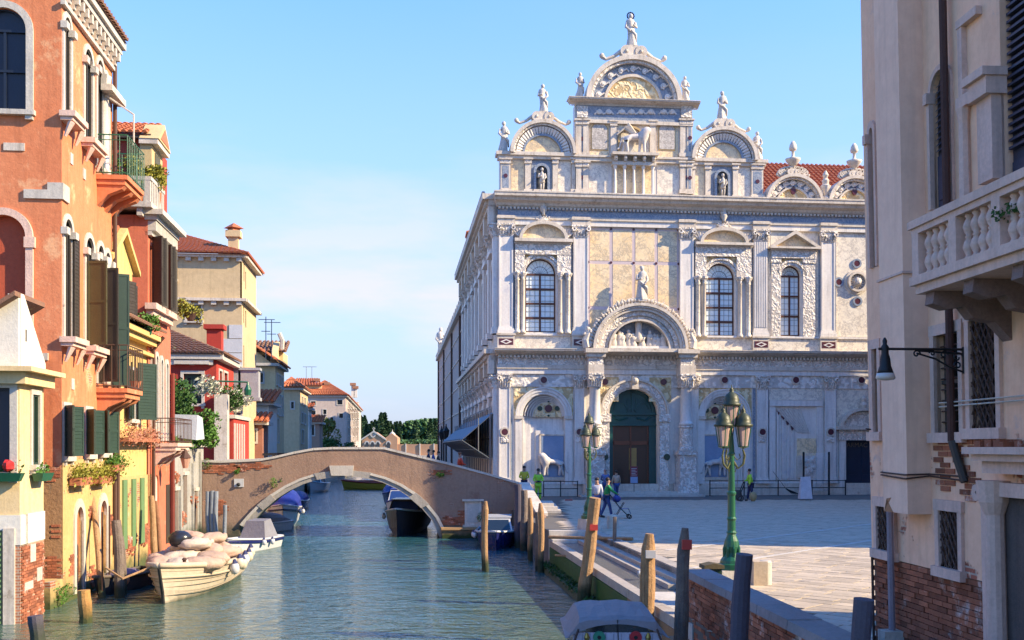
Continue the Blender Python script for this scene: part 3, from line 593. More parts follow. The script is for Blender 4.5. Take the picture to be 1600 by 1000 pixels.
for i, w in enumerate(wop): window(FS, sc_, *w, arch=True, pane=glass_l, sash=sashb, sur=None, bars=(1, 4 if i < 2 else 3), depth=.3, sill=False, lattice=(6 if i < 2 else 4, 11), bw=.06)
# horizontal bands
def band(nm, ma, y0, y1, d, u0=-.02, u1=None): return part(nm, ma, lambda m: m.box(u0 - max(0, d) * 0, u1 or UE, -d, .01, y0, y1))
part('base_course', marble2, lambda m: m.box(-.12, UE, -.22, .01, CZ - .2, CZ + .45).box(-.08, UE, -.16, .01, CZ + .452, CZ + .75))
band('carved_frieze', carv, zl['f2b'], zl['f2t'], .10); band('architrave', marble, zl['f2t'] + .002, zl['fr0'] - .25, .22, -.06); band('architrave', marble2, zl['fr0'] - .248, zl['fr0'] - .002, .3, -.1)
band('upper_frieze', carvs, zl['fr0'], zl['fr1'], .2)
def corn(m, z0, z1, d, u0, u1):
    h = z1 - z0; prof = [(.25 * d, 0), (.38 * d, .12), (.45 * d, .28), (.72 * d, .42), (.78 * d, .6), (.95 * d, .66), (.96 * d, .86), (d, .9), (d, 1)]
    for (a, q), (b, s) in zip(prof[:-1], prof[1:]):
        m.add([(u0 - a * .3, -a, z0 + q * h), (u1, -a, z0 + q * h), (u1, -b, z0 + s * h), (u0 - b * .3, -b, z0 + s * h)], [(0, 1, 2, 3)]); m.add([(u0 - a * .3, .02, z0 + q * h), (u0 - a * .3, -a, z0 + q * h), (u0 - b * .3, -b, z0 + s * h), (u0 - b * .3, .02, z0 + s * h)], [(0, 1, 2, 3)])
    m.add([(u0 - .3 * d, -d, z1), (u1, -d, z1), (u1, .3, z1), (u0 - .3 * d, .3, z1)], [(0, 1, 2, 3)]); m.add([(u1, -d, z1), (u1, 0, z1), (u1, 0, z0), (u1, -.3 * d, z0)], [(0, 1, 2, 3)]); m.box(u0, u1, -.2 * d, 0, z0 - .01, z0)
part('lower_cornice', marble2, lambda m: corn(m, zl['led0'] - .12, zl['led1'], .95, 0, UE))
def dents(m, z0, z1, d, pitch, u0, u1):
    u = u0
    while u < u1: m.box(u, u + pitch * .55, -d, -.05, z0, z1); u += pitch
part('dentils', marble2, lambda m: dents(m, zl['led0'] - .26, zl['led0'] - .1, .42, .24, 0, UE), kind='stuff')
band('pedestal_course', creamm, zl['led1'], zl['ped'] - .12, .12); band('pedestal_cap', marble, zl['ped'] - .12, zl['ped'], .24, -.05)
band('upper_architrave', marble, zl['cap1'] - .05, zl['arch1'] - .2, .22, -.05); band('upper_architrave', marble2, zl['arch1'] - .198, zl['arch1'], .3, -.1); band('blue_frieze', blue_m, zl['arch1'] + .002, zl['blue1'], .2)
part('main_cornice', marble2, lambda m: corn(m, zl['cor0'] - .1, z_c, 1.05, 0, UE)); part('dentils', marble2, lambda m: dents(m, zl['cor0'] - .22, zl['cor0'] - .09, .4, .24, 0, UE), kind='stuff')
# pilasters
def volute_cap(m, a, b, z0, z1, d):
    h = z1 - z0; c = (a + b) / 2; w = (b - a) / 2
    m.add([(a, -d, z0), (b, -d, z0), (b + .1, -d - .16, z1 - .1), (a - .1, -d - .16, z1 - .1), (a, 0, z0), (b, 0, z0), (b + .1, 0, z1 - .1), (a - .1, 0, z1 - .1)], [(0, 1, 2, 3), (0, 3, 7, 4), (1, 5, 6, 2)])
    m.box(a - .14, b + .14, -d - .2, 0, z1 - .1, z1); m.box(a - .04, b + .04, -d - .05, 0, z0 - .08, z0)
    for s in (-1, 1): m.ring(c + s * w * .98, z1 - .26, .06, .15, -d - .27, -d - .03, 0, 2 * pi, 10); m.tube([(c + s * w * .2, -d - .05, z0 + .1), (c + s * w * .5, -d - .16, z0 + h * .5), (c + s * w * .85, -d - .24, z1 - .2)], .05, 5)
    for i in range(5): u = a + (b - a) * (i + .5) / 5; m.tube([(u, -d - .02, z0), (u, -d - .12, z0 + h * .3), (u, -d - .2, z0 + h * .42)], [.08, .07, .02], 5)
def pilaster(x0, x1, z0, z1, zc0, zc1, d=.24, base=True, ma=marble, panel=None, flutes=0):
    a, b = SU(x0), SU(x1); m = M(FS); zb = z0 + (.42 if base else 0)
    m.box(a, b, -d, .01, zb, zc0)
    if base: m.box(a - .1, b + .1, -d - .12, .01, z0, z0 + .2); m.box(a - .06, b + .06, -d - .08, .01, z0 + .2, z0 + .3); m.box(a - .03, b + .03, -d - .04, .01, z0 + .3, zb)
    for i in range(flutes): u = a + (b - a) * (i + .5) / flutes; m.box(u - .035, u + .035, -d - .035, -d + .0, zb + .15, zc0 - .15)
    if not flutes: m.box(a, a + .09, -d - .04, -d, zb, zc0); m.box(b - .09, b, -d - .04, -d, zb, zc0)
    p = ob('pilaster', m, ma, sc_)
    m = M(FS); volute_cap(m, a, b, zc0, zc1, d); ob('capital', m, carvs, p)
    if panel: ob('pilaster_panel', M(FS).box(a + .14, b - .14, -d - .012, -d + .01, zb + .2, zc0 - .2), panel, p)
    return a, b
up = [(779, 801, 0), (895, 918, 0), (1061, 1082, 0), (1176, 1197, 6), (1281, 1302, 0), (1395, 1416, 0)]
for x0, x1, fl in up:
    pilaster(x0, x1, zl['ped'], zl['cap1'], zl['cap0'], zl['cap1'] - .03, .26, flutes=fl)
    a, b = SU(x0), SU(x1); part('entablature_break', marble2, lambda m: m.box(a - .1, b + .1, -.42, -.2, zl['cap1'] - .03, zl['arch1']).box(a - .14, b + .14, -.5, -.2, zl['arch1'] - .2, zl['arch1'] - .05))
    p = part('pedestal', marble2, lambda m: m.box(a - .1, b + .1, -.36, -.1, zl['led1'], zl['ped'] - .13).box(a - .16, b + .16, -.44, -.1, zl['ped'] - .128, zl['ped'] - .002))
    zm = (zl['led1'] + zl['ped'] - .1) / 2; c = (a + b) / 2; ob('diamond_ground', M(FS).box(a + .0, b - .0, -.375, -.355, zm - .2, zm + .2), purple, p)
    ob('diamond', M(FS).prism([(c - .38, zm), (c, zm - .16), (c + .38, zm), (c, zm + .16)], -.39, -.37), marble, p)
    ob('diamond_centre', M(FS).prism([(c - .2, zm), (c, zm - .085), (c + .2, zm), (c, zm + .085)], -.40, -.388), purple, p)
for x0, x1 in ((779, 797), (897, 912), (1078.5, 1090), (1181, 1198), (1287, 1304), (1395, 1412)):
    a, b = pilaster(x0, x1, CZ + .75, 0, zl['f2b'] - .02, zl['f2t'], .2)
    if x0 not in (1078.5,):
        c = (a + b) / 2; z = SZ(675, x0); part('roundel', purple, lambda m: m.disc(c, z, .2, -.28, -.2)); part('roundel_ring', marble2, lambda m: m.ring(c, z, .21, .3, -.29, -.2, 0, 2 * pi, 20)); part('carved_drop', carvs, lambda m: m.box(c - .25, c + .25, -.27, -.2, z - .65, z - .32))
for x in (849, 1131, 1242, 1344): c, z = S(x, 594); part('roundel', purple, lambda m: m.disc(c, z, .2, -.24, -.1)); part('roundel_ring', marble2, lambda m: m.ring(c, z, .21, .28, -.22, -.09, 0, 2 * pi, 20))
# free-standing portal columns on carved drums
for x in (926, 1067):
    c, _ = S(x, 700); d = -.75; k = emp('portal_column', FS.p(c, d, CZ)); k.parent = sc_; k.location = Vector(FS.p(c, d, CZ)) - OFF['scuola']
    z0 = CZ + .3; zt = zl['f2t']
    ob('shaft', M(FS).lathe(c, d, z0 + 4.2, [(.42, 0), (.46, .12), (.38, .2), (.37, .3), (.34, zt - z0 - 4.9), (.40, zt - z0 - 4.85), (.36, zt - z0 - 4.8)], 18), marble, k, smooth=True)
    m = M(FS).lathe(c, d, z0 + 2.6, [(.5, 0), (.5, .14), (.42, .2), (.42, 1.42), (.5, 1.46), (.5, 1.58)], 18); ob('carved_drum', m, carvs, k, smooth=False)
    ob('pedestal', M(FS).box(c - .68, c + .68, d - .62, .0, CZ, z0 + .45).box(c - .52, c + .52, d - .5, .0, z0 + .45, z0 + 2.3).box(c - .62, c + .62, d - .58, 0, z0 + 2.3, z0 + 2.59), carvs, k)
    m = M(FS); volute_cap(m, c - .38, c + .38, zt - .78, zt, -d + .38); ob('capital', m, carvs, k)
    part('entablature_break', marble2, lambda m: m.box(c - .5, c + .5, d - .5, -.1, zt + .002, zl['fr0'] - .02)); part('frieze_break', carvs, lambda m: m.box(c - .46, c + .46, d - .44, -.1, zl['fr0'] - .018, zl['fr1']))
    part('cornice_break', marble2, lambda m: (m.box(c - .6, c + .6, d - .6, -.5, zl['led0'] - .25, zl['led0']), m.box(c - .7, c + .7, d - .75, -.5, zl['led0'] + .002, zl['led1'] - .01)))
# window aedicules
for i, (x0, x1, yt, xa, xb, y_e0, y_e1, ypb) in enumerate(((804, 891, 347, 803, 893, 398, 379, 374), (1085, 1172, 357, 1084, 1173, 401, 384, 380), (1203, 1273, 362, 1199, 1278, 404, 390, 387))):
    ae = emp('window_frame', FS.p(SU(x0), 0, 12)); ae.parent = sc_; ae.location = Vector(FS.p(SU(x0), 0, 12)) - OFF['scuola']
    a, b, zb, zt = wop[i]; A, B = SU(x0), SU(x1); ze0, ze1, zp = S(x0, y_e0)[1], S(x0, y_e1)[1], S(x0, ypb)[1]; r = (b - a) / 2; zs = zt - r; c = (a + b) / 2
    m = M(FS); m.ring(c, zs, r, r + .18, -.12, .02, n=20); m.ring(c, zs, r + .19, r + .34, -.2, .02, n=20); ob('archivolt', m, carvs, ae)
    for sgn in (-1, 1):
        e0 = A if sgn < 0 else B; inn = (a - .05) if sgn < 0 else (b + .05)
        lo, hi = min(e0, inn), max(e0, inn); w = hi - lo
        ob('frame_pier', M(FS).box(lo, hi, -.1, .02, zb - .1, zs), marble, ae)
        if i < 2:
            for q, rr in ((.22, .13), (.78, .15)):
                u = (inn - sgn * 0) + (e0 - inn) * q; ob('column', M(FS).lathe(u, -.26, zb - .1, [(rr + .07, 0), (rr + .07, .12), (rr + .02, .2), (rr, .3), (rr * .9, zs - zb - .35), (rr + .04, zs - zb - .3)], 12), marble2 if q < .5 else creamm, ae, smooth=True)
                ob('column_capital', M(FS).lathe(u, -.26, zs - .38, [(rr, 0), (rr + .03, .15), (rr + .14, .32), (rr + .15, .42)], 8), carvs, ae)
        else: ob('carved_pilaster', M(FS).box(lo + .05, hi - .05, -.2, -.1, zb - .1, ze0 - .3), carvs, ae)
        ob('carved_pilaster', M(FS).box(lo, hi, -.28 if i < 2 else -.26, -.0, zs + .06 if i < 2 else ze0 - .3, ze0), carvs, ae)
    sp = [(a - .02, zs + .05)] + [(c - (r + .35) * cos(pi * t / 16), zs + (r + .35) * sin(pi * t / 16)) for t in range(17)] + [(b + .02, zs + .05), (b + .02, ze0), (a - .02, ze0)]
    ob('spandrel_panel', M(FS).prism([(a - .05, zs)] + [(c - (r + .1) * cos(pi * t / 16), zs + (r + .1) * sin(pi * t / 16)) for t in range(17)] + [(b + .12, zs), (b + .12, ze0), (a - .12, ze0), (a - .12, zs)], -.06, -.03), carvo, ae)
    ob('entablature', M(FS).box(A, B, -.3, 0, ze0 + .002, ze1 - .1), carvs, ae); ob('entablature_moulding', M(FS).box(A - .05, B + .05, -.36, 0, ze1 - .1, ze1), marble2, ae)
    PA, PB = SU(xa), SU(xb); pc = (PA + PB) / 2; zpt = S((xa + xb) / 2, yt)[1]; ob('pediment_base', M(FS).box(PA, PB, -.6, 0, ze1 + .002, zp), marble2, ae)
    R_ = (PB - PA) / 2; hh = zpt - zp
    if i < 2:
        R2 = R_ * .84; k = hh / R2; ob('pediment_arch', M(FS).ring(pc, zp, R2 - .2, R2, -.55, 0, n=22, k=k, k0=(hh - .22) / (R2 - .2)), marble2, ae)
        ob('pediment_field', M(FS).prism([(pc + (R2 - .18) * cos(pi * t / 16), zp + (hh - .2) * sin(pi * t / 16)) for t in range(17)], -.22, 0), ochre, ae)
        for s in (-1, 1):
            for q in range(5): an = pi / 2 + s * (-.9 + .42 * q); ob('shell_lobe', M(FS).tube([(pc + s * R2 * .98, -.3, zp + .15), (pc + s * R2 * .98 + .5 * cos(an), -.3, zp + .15 + .5 * sin(an))], .07, 5), carvs, ae)
        for q in range(7): an = pi * (q + .5) / 7; ob('shell_lobe', M(FS).tube([(pc, -.3, zpt - .02), (pc + .5 * cos(an), -.3, zpt + .05 + .38 * sin(an))], .07, 5), carvs, ae)
        ob('urn', M(FS).lathe(pc, -.35, zpt + .35, [(.12, 0), (.1, .1), (.24, .35), (.2, .55), (.08, .62), (.13, .7), (.13, .8), (.06, .9), (.12, 1.0), (.05, 1.15)], 12), marble2, ae, smooth=True)
    else:
        m = M(FS); m.prism([(PA, zp), (pc, zpt), (PB, zp), (PB - .35, zp), (pc, zpt - .25), (PA + .35, zp)], -.6, 0); ob('pediment_gable', m, marble2, ae)
        ob('pediment_field', M(FS).prism([(PA + .3, zp), (PB - .3, zp), (pc, zpt - .22)], -.2, 0), ochre, ae)
# field of eight veined panels
pf = emp('panel_field', FS.p(SU(989), 0, 14)); pf.parent = sc_; pf.location = Vector(FS.p(SU(989), 0, 14)) - OFF['scuola']
a, b = SU(919), SU(1060); z3, z2, z1, z0 = SZ(353), SZ(407), SZ(479), SZ(521); w = (b - a) / 4
ob('strip_ground', M(FS).box(a, b, -.03, .01, z0, z3), mat('violet_marble_strip', (.60, .50, .50), (.50, .41, .42), 2, rough=.5, bump=.05), pf)
for (zz0, zz1) in ((z2, z3), (z1, z2), (z0, z1)):
    for i in range(4): ob('panel', M(FS).box(a + w * i + .11, a + w * (i + 1) - .11, -.045, -.02, zz0 + .11, zz1 - .11), ochre, pf)
for zz in (z3 - .04, z2, z1):
    for i in range(5): ob('stud', M(FS).disc(a + w * i, zz, .085, -.07, -.03, 10), purple, pf)
for (x0, x1, y0, y1) in ((1199, 1279, 352, 521), (1304, 1393, 354, 521)): part('marble_panel', creamm, lambda m: m.box(SU(x0) + .1, SU(x1) - .1, -.04, .0, zl['ped'] + .05, SZ(y0, x0)) if x0 > 1290 else (m.box(SU(x0) + .05, SU(1203), -.04, 0, zl['ped'] + .05, SZ(y0, x0)), m.box(SU(1275), SU(x1) - .05, -.04, 0, zl['ped'] + .05, SZ(y0, x0)), m.box(SU(1204), SU(1274), -.038, 0, SZ(385, 1200), SZ(y0, x0))))
for x0, x1 in ((801.5, 804), (891.5, 894.5), (1082.5, 1085), (1173, 1175.5), (1197.5, 1199), (1279, 1280.5), (1302.5, 1304.5)): part('blue_strip', blue_m, lambda m: m.box(SU(x0), SU(x1), -.05, .0, zl['ped'] + .05, zl['cap1'] - .06))
# lion roundel with three small discs
c, z = S(1338, 441); part('roundel_frame', marble2, lambda m: (m.ring(c, z, .52, .66, -.3, 0, 0, 2 * pi, 28), m.ring(c, z, .67, .82, -.12, 0, 0, 2 * pi, 28))); part('roundel_ground', blue_m, lambda m: m.disc(c, z, .52, -.06, 0, 24))
part('lion_head', marble2, lambda m: (m.ball(c, -.2, z, .26, 1, .8, 1.1, 12, 9, .12), m.ball(c, -.42, z - .1, .14, 1.1, .8, .9), *[m.tube([(c + .2 * cos(t), -.12, z + .2 * sin(t)), (c + .44 * cos(t + .2), -.1, z + .44 * sin(t + .2))], .06, 5) for t in [q * pi / 8 for q in range(16)]]))
for x, y in ((1338, 412), (1310, 441), (1339, 471), (1367, 441)): c2, z2 = S(x, y); part('roundel', purple, lambda m: m.disc(c2, z2, .19, -.1, 0)); part('roundel_ring', blue_m, lambda m: m.ring(c2, z2, .2, .32, -.12, 0, 0, 2 * pi, 20))
# great arch over the portal
c = SU(995); zb = zl['led1'] + .02; ro = (SU(1068) - SU(922)) / 2; zt = S(995, 477)[1]; k = (zt - zb) / ro
ga = emp('portal_arch', FS.p(c, 0, zb)); ga.parent = sc_; ga.location = Vector(FS.p(c, 0, zb)) - OFF['scuola']
for r0, r1, d0, ma in ((.94, 1.0, 1.25, marble2), (.90, .935, 1.15, carvs), (.84, .895, 1.05, marble2), (.74, .835, .85, carvs), (.66, .735, .7, carvs), (.615, .655, .95, marble2)): ob('arch_moulding', M(FS).ring(c, zb, ro * r0, ro * r1, -d0, -.0, n=36, k=k), ma, ga)
part('arch_shelf', marble2, lambda m: m.box(c - ro * 1.05, c + ro * 1.05, -1.35, 0, zl['led1'] - .2, zb))
ob('lunette_ground', M(FS).prism([(c + ro * .62 * cos(pi * t / 20), zb + ro * .62 * k * sin(pi * t / 20)) for t in range(21)], -.12, 0), blue_m, ga)
R = random.Random(5)
for i in range(11):
    u = c + (i - 5) * .33 + (R.uniform(-.1, .1) if i != 5 else 0); h = R.uniform(.8, 1.15) if i != 5 else 1.6; rr = .2; zz = zb + .12 + (.35 if i == 5 else 0)
    ob('relief_figure', M(FS).lathe(u, -.42 - R.uniform(0, .12), zz, [(.26, 0), (.27, h * .2), (.2, h * .45), (.23, h * .68), (.19, h * .78), (.07, h * .84)], 8, .8).tube([(u - .15, -.5, zz + h * .7), (u + .05, -.68, zz + h * .5), (u + .16, -.6, zz + h * .75)], .05, 5).ball(u, -.45, zz + h * .9, .12, 1, 1, 1.2), mat('figure_marble', (.66, .60, .52), (.45, .40, .35), 4, bump=.5), ga, smooth=True)
ob('lunette_sill', M(FS).box(c - ro * .62, c + ro * .62, -.75, 0, zb, zb + .2), marble, ga)
m = M(FS)
for i in range(46):                                # leafy crest
    an = pi * (.02 + .96 * i / 45); s = R.uniform(.8, 1.25); x, z = c + ro * cos(an), zb + ro * k * sin(an); q = an + R.uniform(-.9, .9)
    m.tube([(x, -.9, z - .03), (x + .22 * s * cos(an), -.95, z + .22 * s * sin(an)), (x + .38 * s * cos(q), -1.0, z + .38 * s * sin(q))], [.12, .11, .03], 6); m.ball(x + .2 * cos(an), -.98, z + .2 * sin(an), .11 * s, n=6, m=5)
ob('leaf_crest', m, marble2, ga)
for s in (-1, 1):                                  # kneeling leaf scrolls at the feet
    m = M(FS); x = c + s * (ro + .32)
    m.tube([(x, -.9, zb + .05), (x + s * .1, -.9, zb + .5), (x - s * .08, -.9, zb + .95), (x + s * .05, -.9, zb + 1.35)], [.3, .26, .2, .08], 8)
    for t in range(8): m.ball(x + R.uniform(-.25, .25), -.95, zb + .1 + t * .16, R.uniform(.1, .18), n=6, m=5, jit=.3)
    ob('leaf_scroll', m, marble2, ga)
# main portal
po = emp('portal', FS.p(c, 0, CZ)); po.parent = sc_; po.location = Vector(FS.p(c, 0, CZ)) - OFF['scuola']
a, b, z0, z1 = pd; c = (a + b) / 2; r = (b - a) / 2; zs = z1 - r
for r0, r1, d, ma in ((r + .02, r + .12, .15, marble2), (r + .13, r + .52, .22, carvs), (r + .53, r + .66, .34, marble2)): ob('archivolt', M(FS).ring(c, zs, r0, r1, -d, .02, n=32), ma, po)
ob('arch_keystone', M(FS).box(c - .22, c + .22, -.55, 0, z1 - .02, z1 + .8, .05).ball(c, -.5, z1 + .5, .22), marble2, po)
for s in (-1, 1):
    lo, hi = sorted((c + s * (r + .04), c + s * (r + .66))); ob('door_pilaster', M(FS).box(lo, hi, -.3, .02, CZ + .4, zs - .5), carvs, po)
    ob('pilaster_base', M(FS).box(lo - .05, hi + .05, -.4, .02, CZ, CZ + .4), marble2, po); ob('impost', M(FS).box(lo - .06, hi + .08, -.42, .02, zs - .5, zs - .002), carvs, po)
    x, z = FS.uz(944 if s < 0 else 1040, 714); ob('roundel', M(FS).disc(x, z, .21, -.36, -.28), greenp, po)
    x, z = FS.uz(944.5 if s < 0 else 1036, 597); ob('spandrel_panel', M(FS).box(min(c + s * 1.0, c + s * (r + .85)), max(c + s * 1.0, c + s * (r + .85)), -.12, .0, zs + .8, zl['f2b'] + .65), carvo, po); ob('roundel', M(FS).disc(x, z, .2, -.2, -.1), purple, po)
m = M(FS); dd = .5; zd = S(990, 665)[1]; da, db = SU(960), SU(1017)
m.wall(arc(a, b, z0, z1, 20), [rect(da, db, z0, zd)], .15, dd); m.box(a, b, dd - .1, dd, zd + .0, zd + .12); m.box(a, b, dd - .14, dd, zs - .05, zs + .1); m.box(c - .05, c + .05, dd - .08, dd, zs + .1, z1 - .1)
m.ring(c, zs + .1, r * .82, r * .9, dd - .08, dd, n=20); m.ring(c, zd + .75, .3, .38, dd - .07, dd, .4, pi - .4, 14)
for s in (-1, 1): m.ring(c + s * r * .46, zs + .35, r * .22, r * .28, dd - .07, dd, n=14); m.box(c + s * r * .16, c + s * r * .2, dd - .07, dd, zs + .3, zs + 1.0); m.tube([(c + s * .3, dd - .03, zd + .5), (c + s * .9, dd - .03, zd + .35), (c + s * 1.25, dd - .03, zd + .6)], .06, 5)
ob('green_door_surround', m, door_g, po)
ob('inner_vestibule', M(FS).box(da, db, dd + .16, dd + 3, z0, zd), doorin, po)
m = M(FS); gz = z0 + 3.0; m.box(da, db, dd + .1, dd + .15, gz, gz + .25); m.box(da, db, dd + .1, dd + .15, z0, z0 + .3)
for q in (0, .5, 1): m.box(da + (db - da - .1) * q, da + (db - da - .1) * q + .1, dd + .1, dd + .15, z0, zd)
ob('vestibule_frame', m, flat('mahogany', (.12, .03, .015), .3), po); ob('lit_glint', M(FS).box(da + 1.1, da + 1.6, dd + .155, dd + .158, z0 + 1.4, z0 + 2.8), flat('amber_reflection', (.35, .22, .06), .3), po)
st = emp('portal_steps', FS.p(c, -2, CZ)); st.parent = sc_; st.location = Vector(FS.p(c, -2, CZ)) - OFF['scuola']
for i in range(3): ob('step', M(FS).box(SU(900) + .3 * i - (0), SU(1088) - .3 * i, -2.0 + .36 * i, 0, CZ + .1 * i - (0 if i else .02), CZ + .1 * (i + 1) - .002), stone, st)
# left and right perspective bays with lion reliefs
def lion(x, z, s, flip, parent, dp=-.16, ma=None):
    f = -1 if flip else 1; q = lambda u, d, zz, r: (*FS.p(x + f * u * s, dp + d * s, z + zz * s), r * s)
    J = dict(ch=q(.42, 0, .9, .21), rp=q(-.38, 0, .86, .17), mid=q(0, 0, .84, .17), nk=q(.54, -.03, 1.06, .30), hd=q(.64, -.1, 1.24, .25), mz=q(.86, -.14, 1.18, .12),
             f1=q(.5, -.06, .45, .08), f2=q(.52, -.06, .05, .07), g1=q(.3, .08, .45, .08), g2=q(.26, .08, .05, .07), h1=q(-.42, -.06, .5, .1), h2=q(-.34, -.06, .05, .06), i1=q(-.5, .08, .45, .08), i2=q(-.62, .08, .05, .06), t1=q(-.66, 0, .75, .04), t2=q(-.78, 0, .3, .035), t3=q(-.9, 0, .2, .06))
    return skin('lion_relief', J, [('ch', 'mid'), ('mid', 'rp'), ('ch', 'nk'), ('nk', 'hd'), ('hd', 'mz'), ('ch', 'f1'), ('f1', 'f2'), ('ch', 'g1'), ('g1', 'g2'), ('rp', 'h1'), ('h1', 'h2'), ('rp', 'i1'), ('i1', 'i2'), ('rp', 't1'), ('t1', 't2'), ('t2', 't3')], ma or mat('lion_marble', (.70, .66, .62), (.45, .40, .38), 5, bump=.6, bs=18), parent, 1, 'mid')
for bi, (B_, px0, px1, lx0, lx1, disc_y, flip) in enumerate(((fb, 805, 893, 846, 881, 638, True), (fc, 1090, 1172, 1100, 1135, 641, False))):
    A, Bu, zb, zt = B_; r = (Bu - A) / 2; c = (A + Bu) / 2; zs = zt - r
    bay = emp('blind_arch', FS.p(c, 0, zb)); bay.parent = sc_; bay.location = Vector(FS.p(c, 0, zb)) - OFF['scuola']
    ob('corner_panel', M(FS).prism([(c - r * cos(pi * t / 20), zs + r * sin(pi * t / 20)) for t in range(21)] + [(Bu + .1, zs), (Bu + .1, zt + .08), (A - .1, zt + .08), (A - .1, zs)], -.03, 0), carvo, bay)
    for r0, r1, d in ((r - .44, r - .3, .08), (r - .29, r - .1, .14), (r - .09, r, .2)): ob('arch_moulding', M(FS).ring(c, zs, r0, r1, -d, .0, n=28), marble, bay)
    for s in (-1, 1):
        lo, hi = sorted((c + s * (r - .44), c + s * r)); ob('jamb', M(FS).box(lo, hi, -.12, 0, zb, zs - .22), marble, bay); ob('impost', M(FS).box(lo - .05, hi + .05, -.22, 0, zs - .22, zs - .002), marble2, bay)
    sg = 1 if bi == 0 else -1                      # receding mock room: nested steps narrowing towards the lion
    ob('niche_ground', M(FS).box(A + .3, Bu - .3, .5, .56, zb, zt - .3), marble, bay)
    for q in range(3):
        e0 = c - sg * (r - .48) + sg * q * .42; lo, hi = sorted((e0, e0 + sg * .12)); ob('receding_pier', M(FS).box(lo, hi, .06 + .13 * q, .5, zb, zs - .1 - .25 * q), marble, bay); lo, hi = sorted((e0 + sg * .12, e0 + sg * .5)); ob('receding_wall', M(FS).box(lo, hi, .16 + .12 * q, .5, zb, zs - .3 - .25 * q), marble, bay)
    for q in range(7): t = q / 6; ob('coffer_rib', M(FS).ring(c + sg * .42 * t, zs - .12 * t, (r - .5) * (1 - .42 * t), (r - .44) * (1 - .42 * t), .05 + .3 * t, .5, n=18), marble, bay)
    lc, dz = S(858 if bi == 0 else 1119, disc_y); r2 = r * .55; zz = dz - .55
    ob('lunette', M(FS).prism([(lc + r2 * cos(pi * t / 18), zz + r2 * sin(pi * t / 18)) for t in range(19)], .3, .5), carvo, bay)
    for dx, dzz, rr, mm in ((0, 0, .24, purple), (-.56, 0, .16, greenp), (.56, 0, .16, greenp), (0, .46, .07, greenp), (0, -.46, .07, greenp)): ob('roundel', M(FS).disc(lc + dx, dz + dzz, rr, .22, .32), mm, bay)
    l0, zl0 = S(lx0, 745); l1, zl1 = SU(lx1), S(lx0, 681)[1]
    ob('lion_frame', M(FS).box(l0 - .35, l1 + .35, .12, .5, zl0 - .45, zl1 + .35), marble, bay); ob('frame_edge', M(FS).box(l0 - .12, l1 + .12, .02, .12, zl0 - .2, zl0 - .03).box(l0 - .12, l0 - .02, .02, .12, zl0 - .03, zl1 + .12).box(l1 + .02, l1 + .12, .02, .12, zl0 - .03, zl1 + .12).box(l0 - .12, l1 + .12, .02, .121, zl1 + .02, zl1 + .12), marble2, bay)
    ob('relief_ground', M(FS).box(l0, l1, .05, .12, zl0 - .02, zl1), bluebg, bay)
    lion((l0 + l1) / 2 - (.0), zl0, 1.12, flip, sc_, -.12)
# bay with perspective relief behind a glass screen
a, b = SU(1201), SU(1284); z0 = CZ + .75; pr = emp('relief_bay', FS.p((a + b) / 2, 0, z0)); pr.parent = sc_; pr.location = Vector(FS.p((a + b) / 2, 0, z0)) - OFF['scuola']
zt = S(1201, 607)[1]; ob('carved_strip', M(FS).box(a, b, -.06, 0, zt - .75, zt), creamm, pr); ob('frame_top', M(FS).box(a, b, -.2, 0, zt - 1.15, zt - .78), marble, pr)
for u in (a, b - .4): ob('frame_side', M(FS).box(u, u + .4, -.14, 0, z0, zt - 1.16), marble, pr)
for q in range(4): u = a + .5 + q * .36; ob('receding_pier', M(FS).box(u, u + .12, -.16 + q * .03, 0, z0 + .3, zt - 1.5 - q * .45), marble, pr)
for q in range(9): t = q / 8; ob('vault_rib', M(FS).tube([(a + .5 + t * 1.6, -.06, zt - 1.3), (a + 2.0 + t * .75, -.03, zt - 2.9)], .03, 5), marble, pr)
for q in range(4): ob('dark_triangle', M(FS).prism([(a + .5 + q * .32, zt - 1.45 - q * .33), (a + .68 + q * .32, zt - 1.6 - q * .33), (a + .6 + q * .32, zt - 1.75 - q * .33)], -.17, 0), purple, pr)
x0, x1 = SU(1245), SU(1274); ob('stained_panel', M(FS).box(x0, x1, -.08, 0, S(1245, 712)[1], S(1245, 685)[1]), ochre, pr)
m = M(FS); c = (x0 + x1) / 2; zb = S(1245, 745)[1]
for q in range(14): m.ball(c + R.uniform(-.45, .45), -.12, zb + .1 + R.uniform(0, 1.1), R.uniform(.12, .24), n=7, m=6, jit=.3)
ob('relief_group', m, marble2, pr); ob('relief_panel', M(FS).box(x0 - .05, x1 + .05, -.07, 0, zb - .1, S(1245, 712)[1] - .002), marble2, pr)
# small door on the right: ARMAC...
dr = emp('side_door', FS.p(ad[0], 0, CZ)); dr.parent = sc_; dr.location = Vector(FS.p(ad[0], 0, CZ)) - OFF['scuola']; a, b, z0, z1 = ad
m = M(FS).box(a, b, .3, .36, z0, z1); c = (a + b) / 2
for q in (0, 1):
    for t in range(3): m.box(a + .15 + q * (b - a) / 2, a - .15 + (q + 1) * (b - a) / 2, .26, .3, z0 + .25 + t * 1.05, z0 + 1.1 + t * 1.05)
ob('door_leaf', m, mat('navy_door', (.012, .03, .06), (.01, .02, .045), 2, rough=.4, bump=.1), dr)
for s in (0, 1): ob('door_jamb', M(FS).box(a - .45 if s == 0 else b, a if s == 0 else b + .45, -.2, .02, CZ, z1), marble, dr)
zt2 = S(1320, 668)[1]; ob('door_lintel', M(FS).box(a - .5, b + .5, -.28, 0, z1 + .002, zt2 - .15), carvs, dr); ob('door_cornice', M(FS).box(a - .7, b + .7, -.55, 0, zt2 - .15, zt2 + .1), marble2, dr)
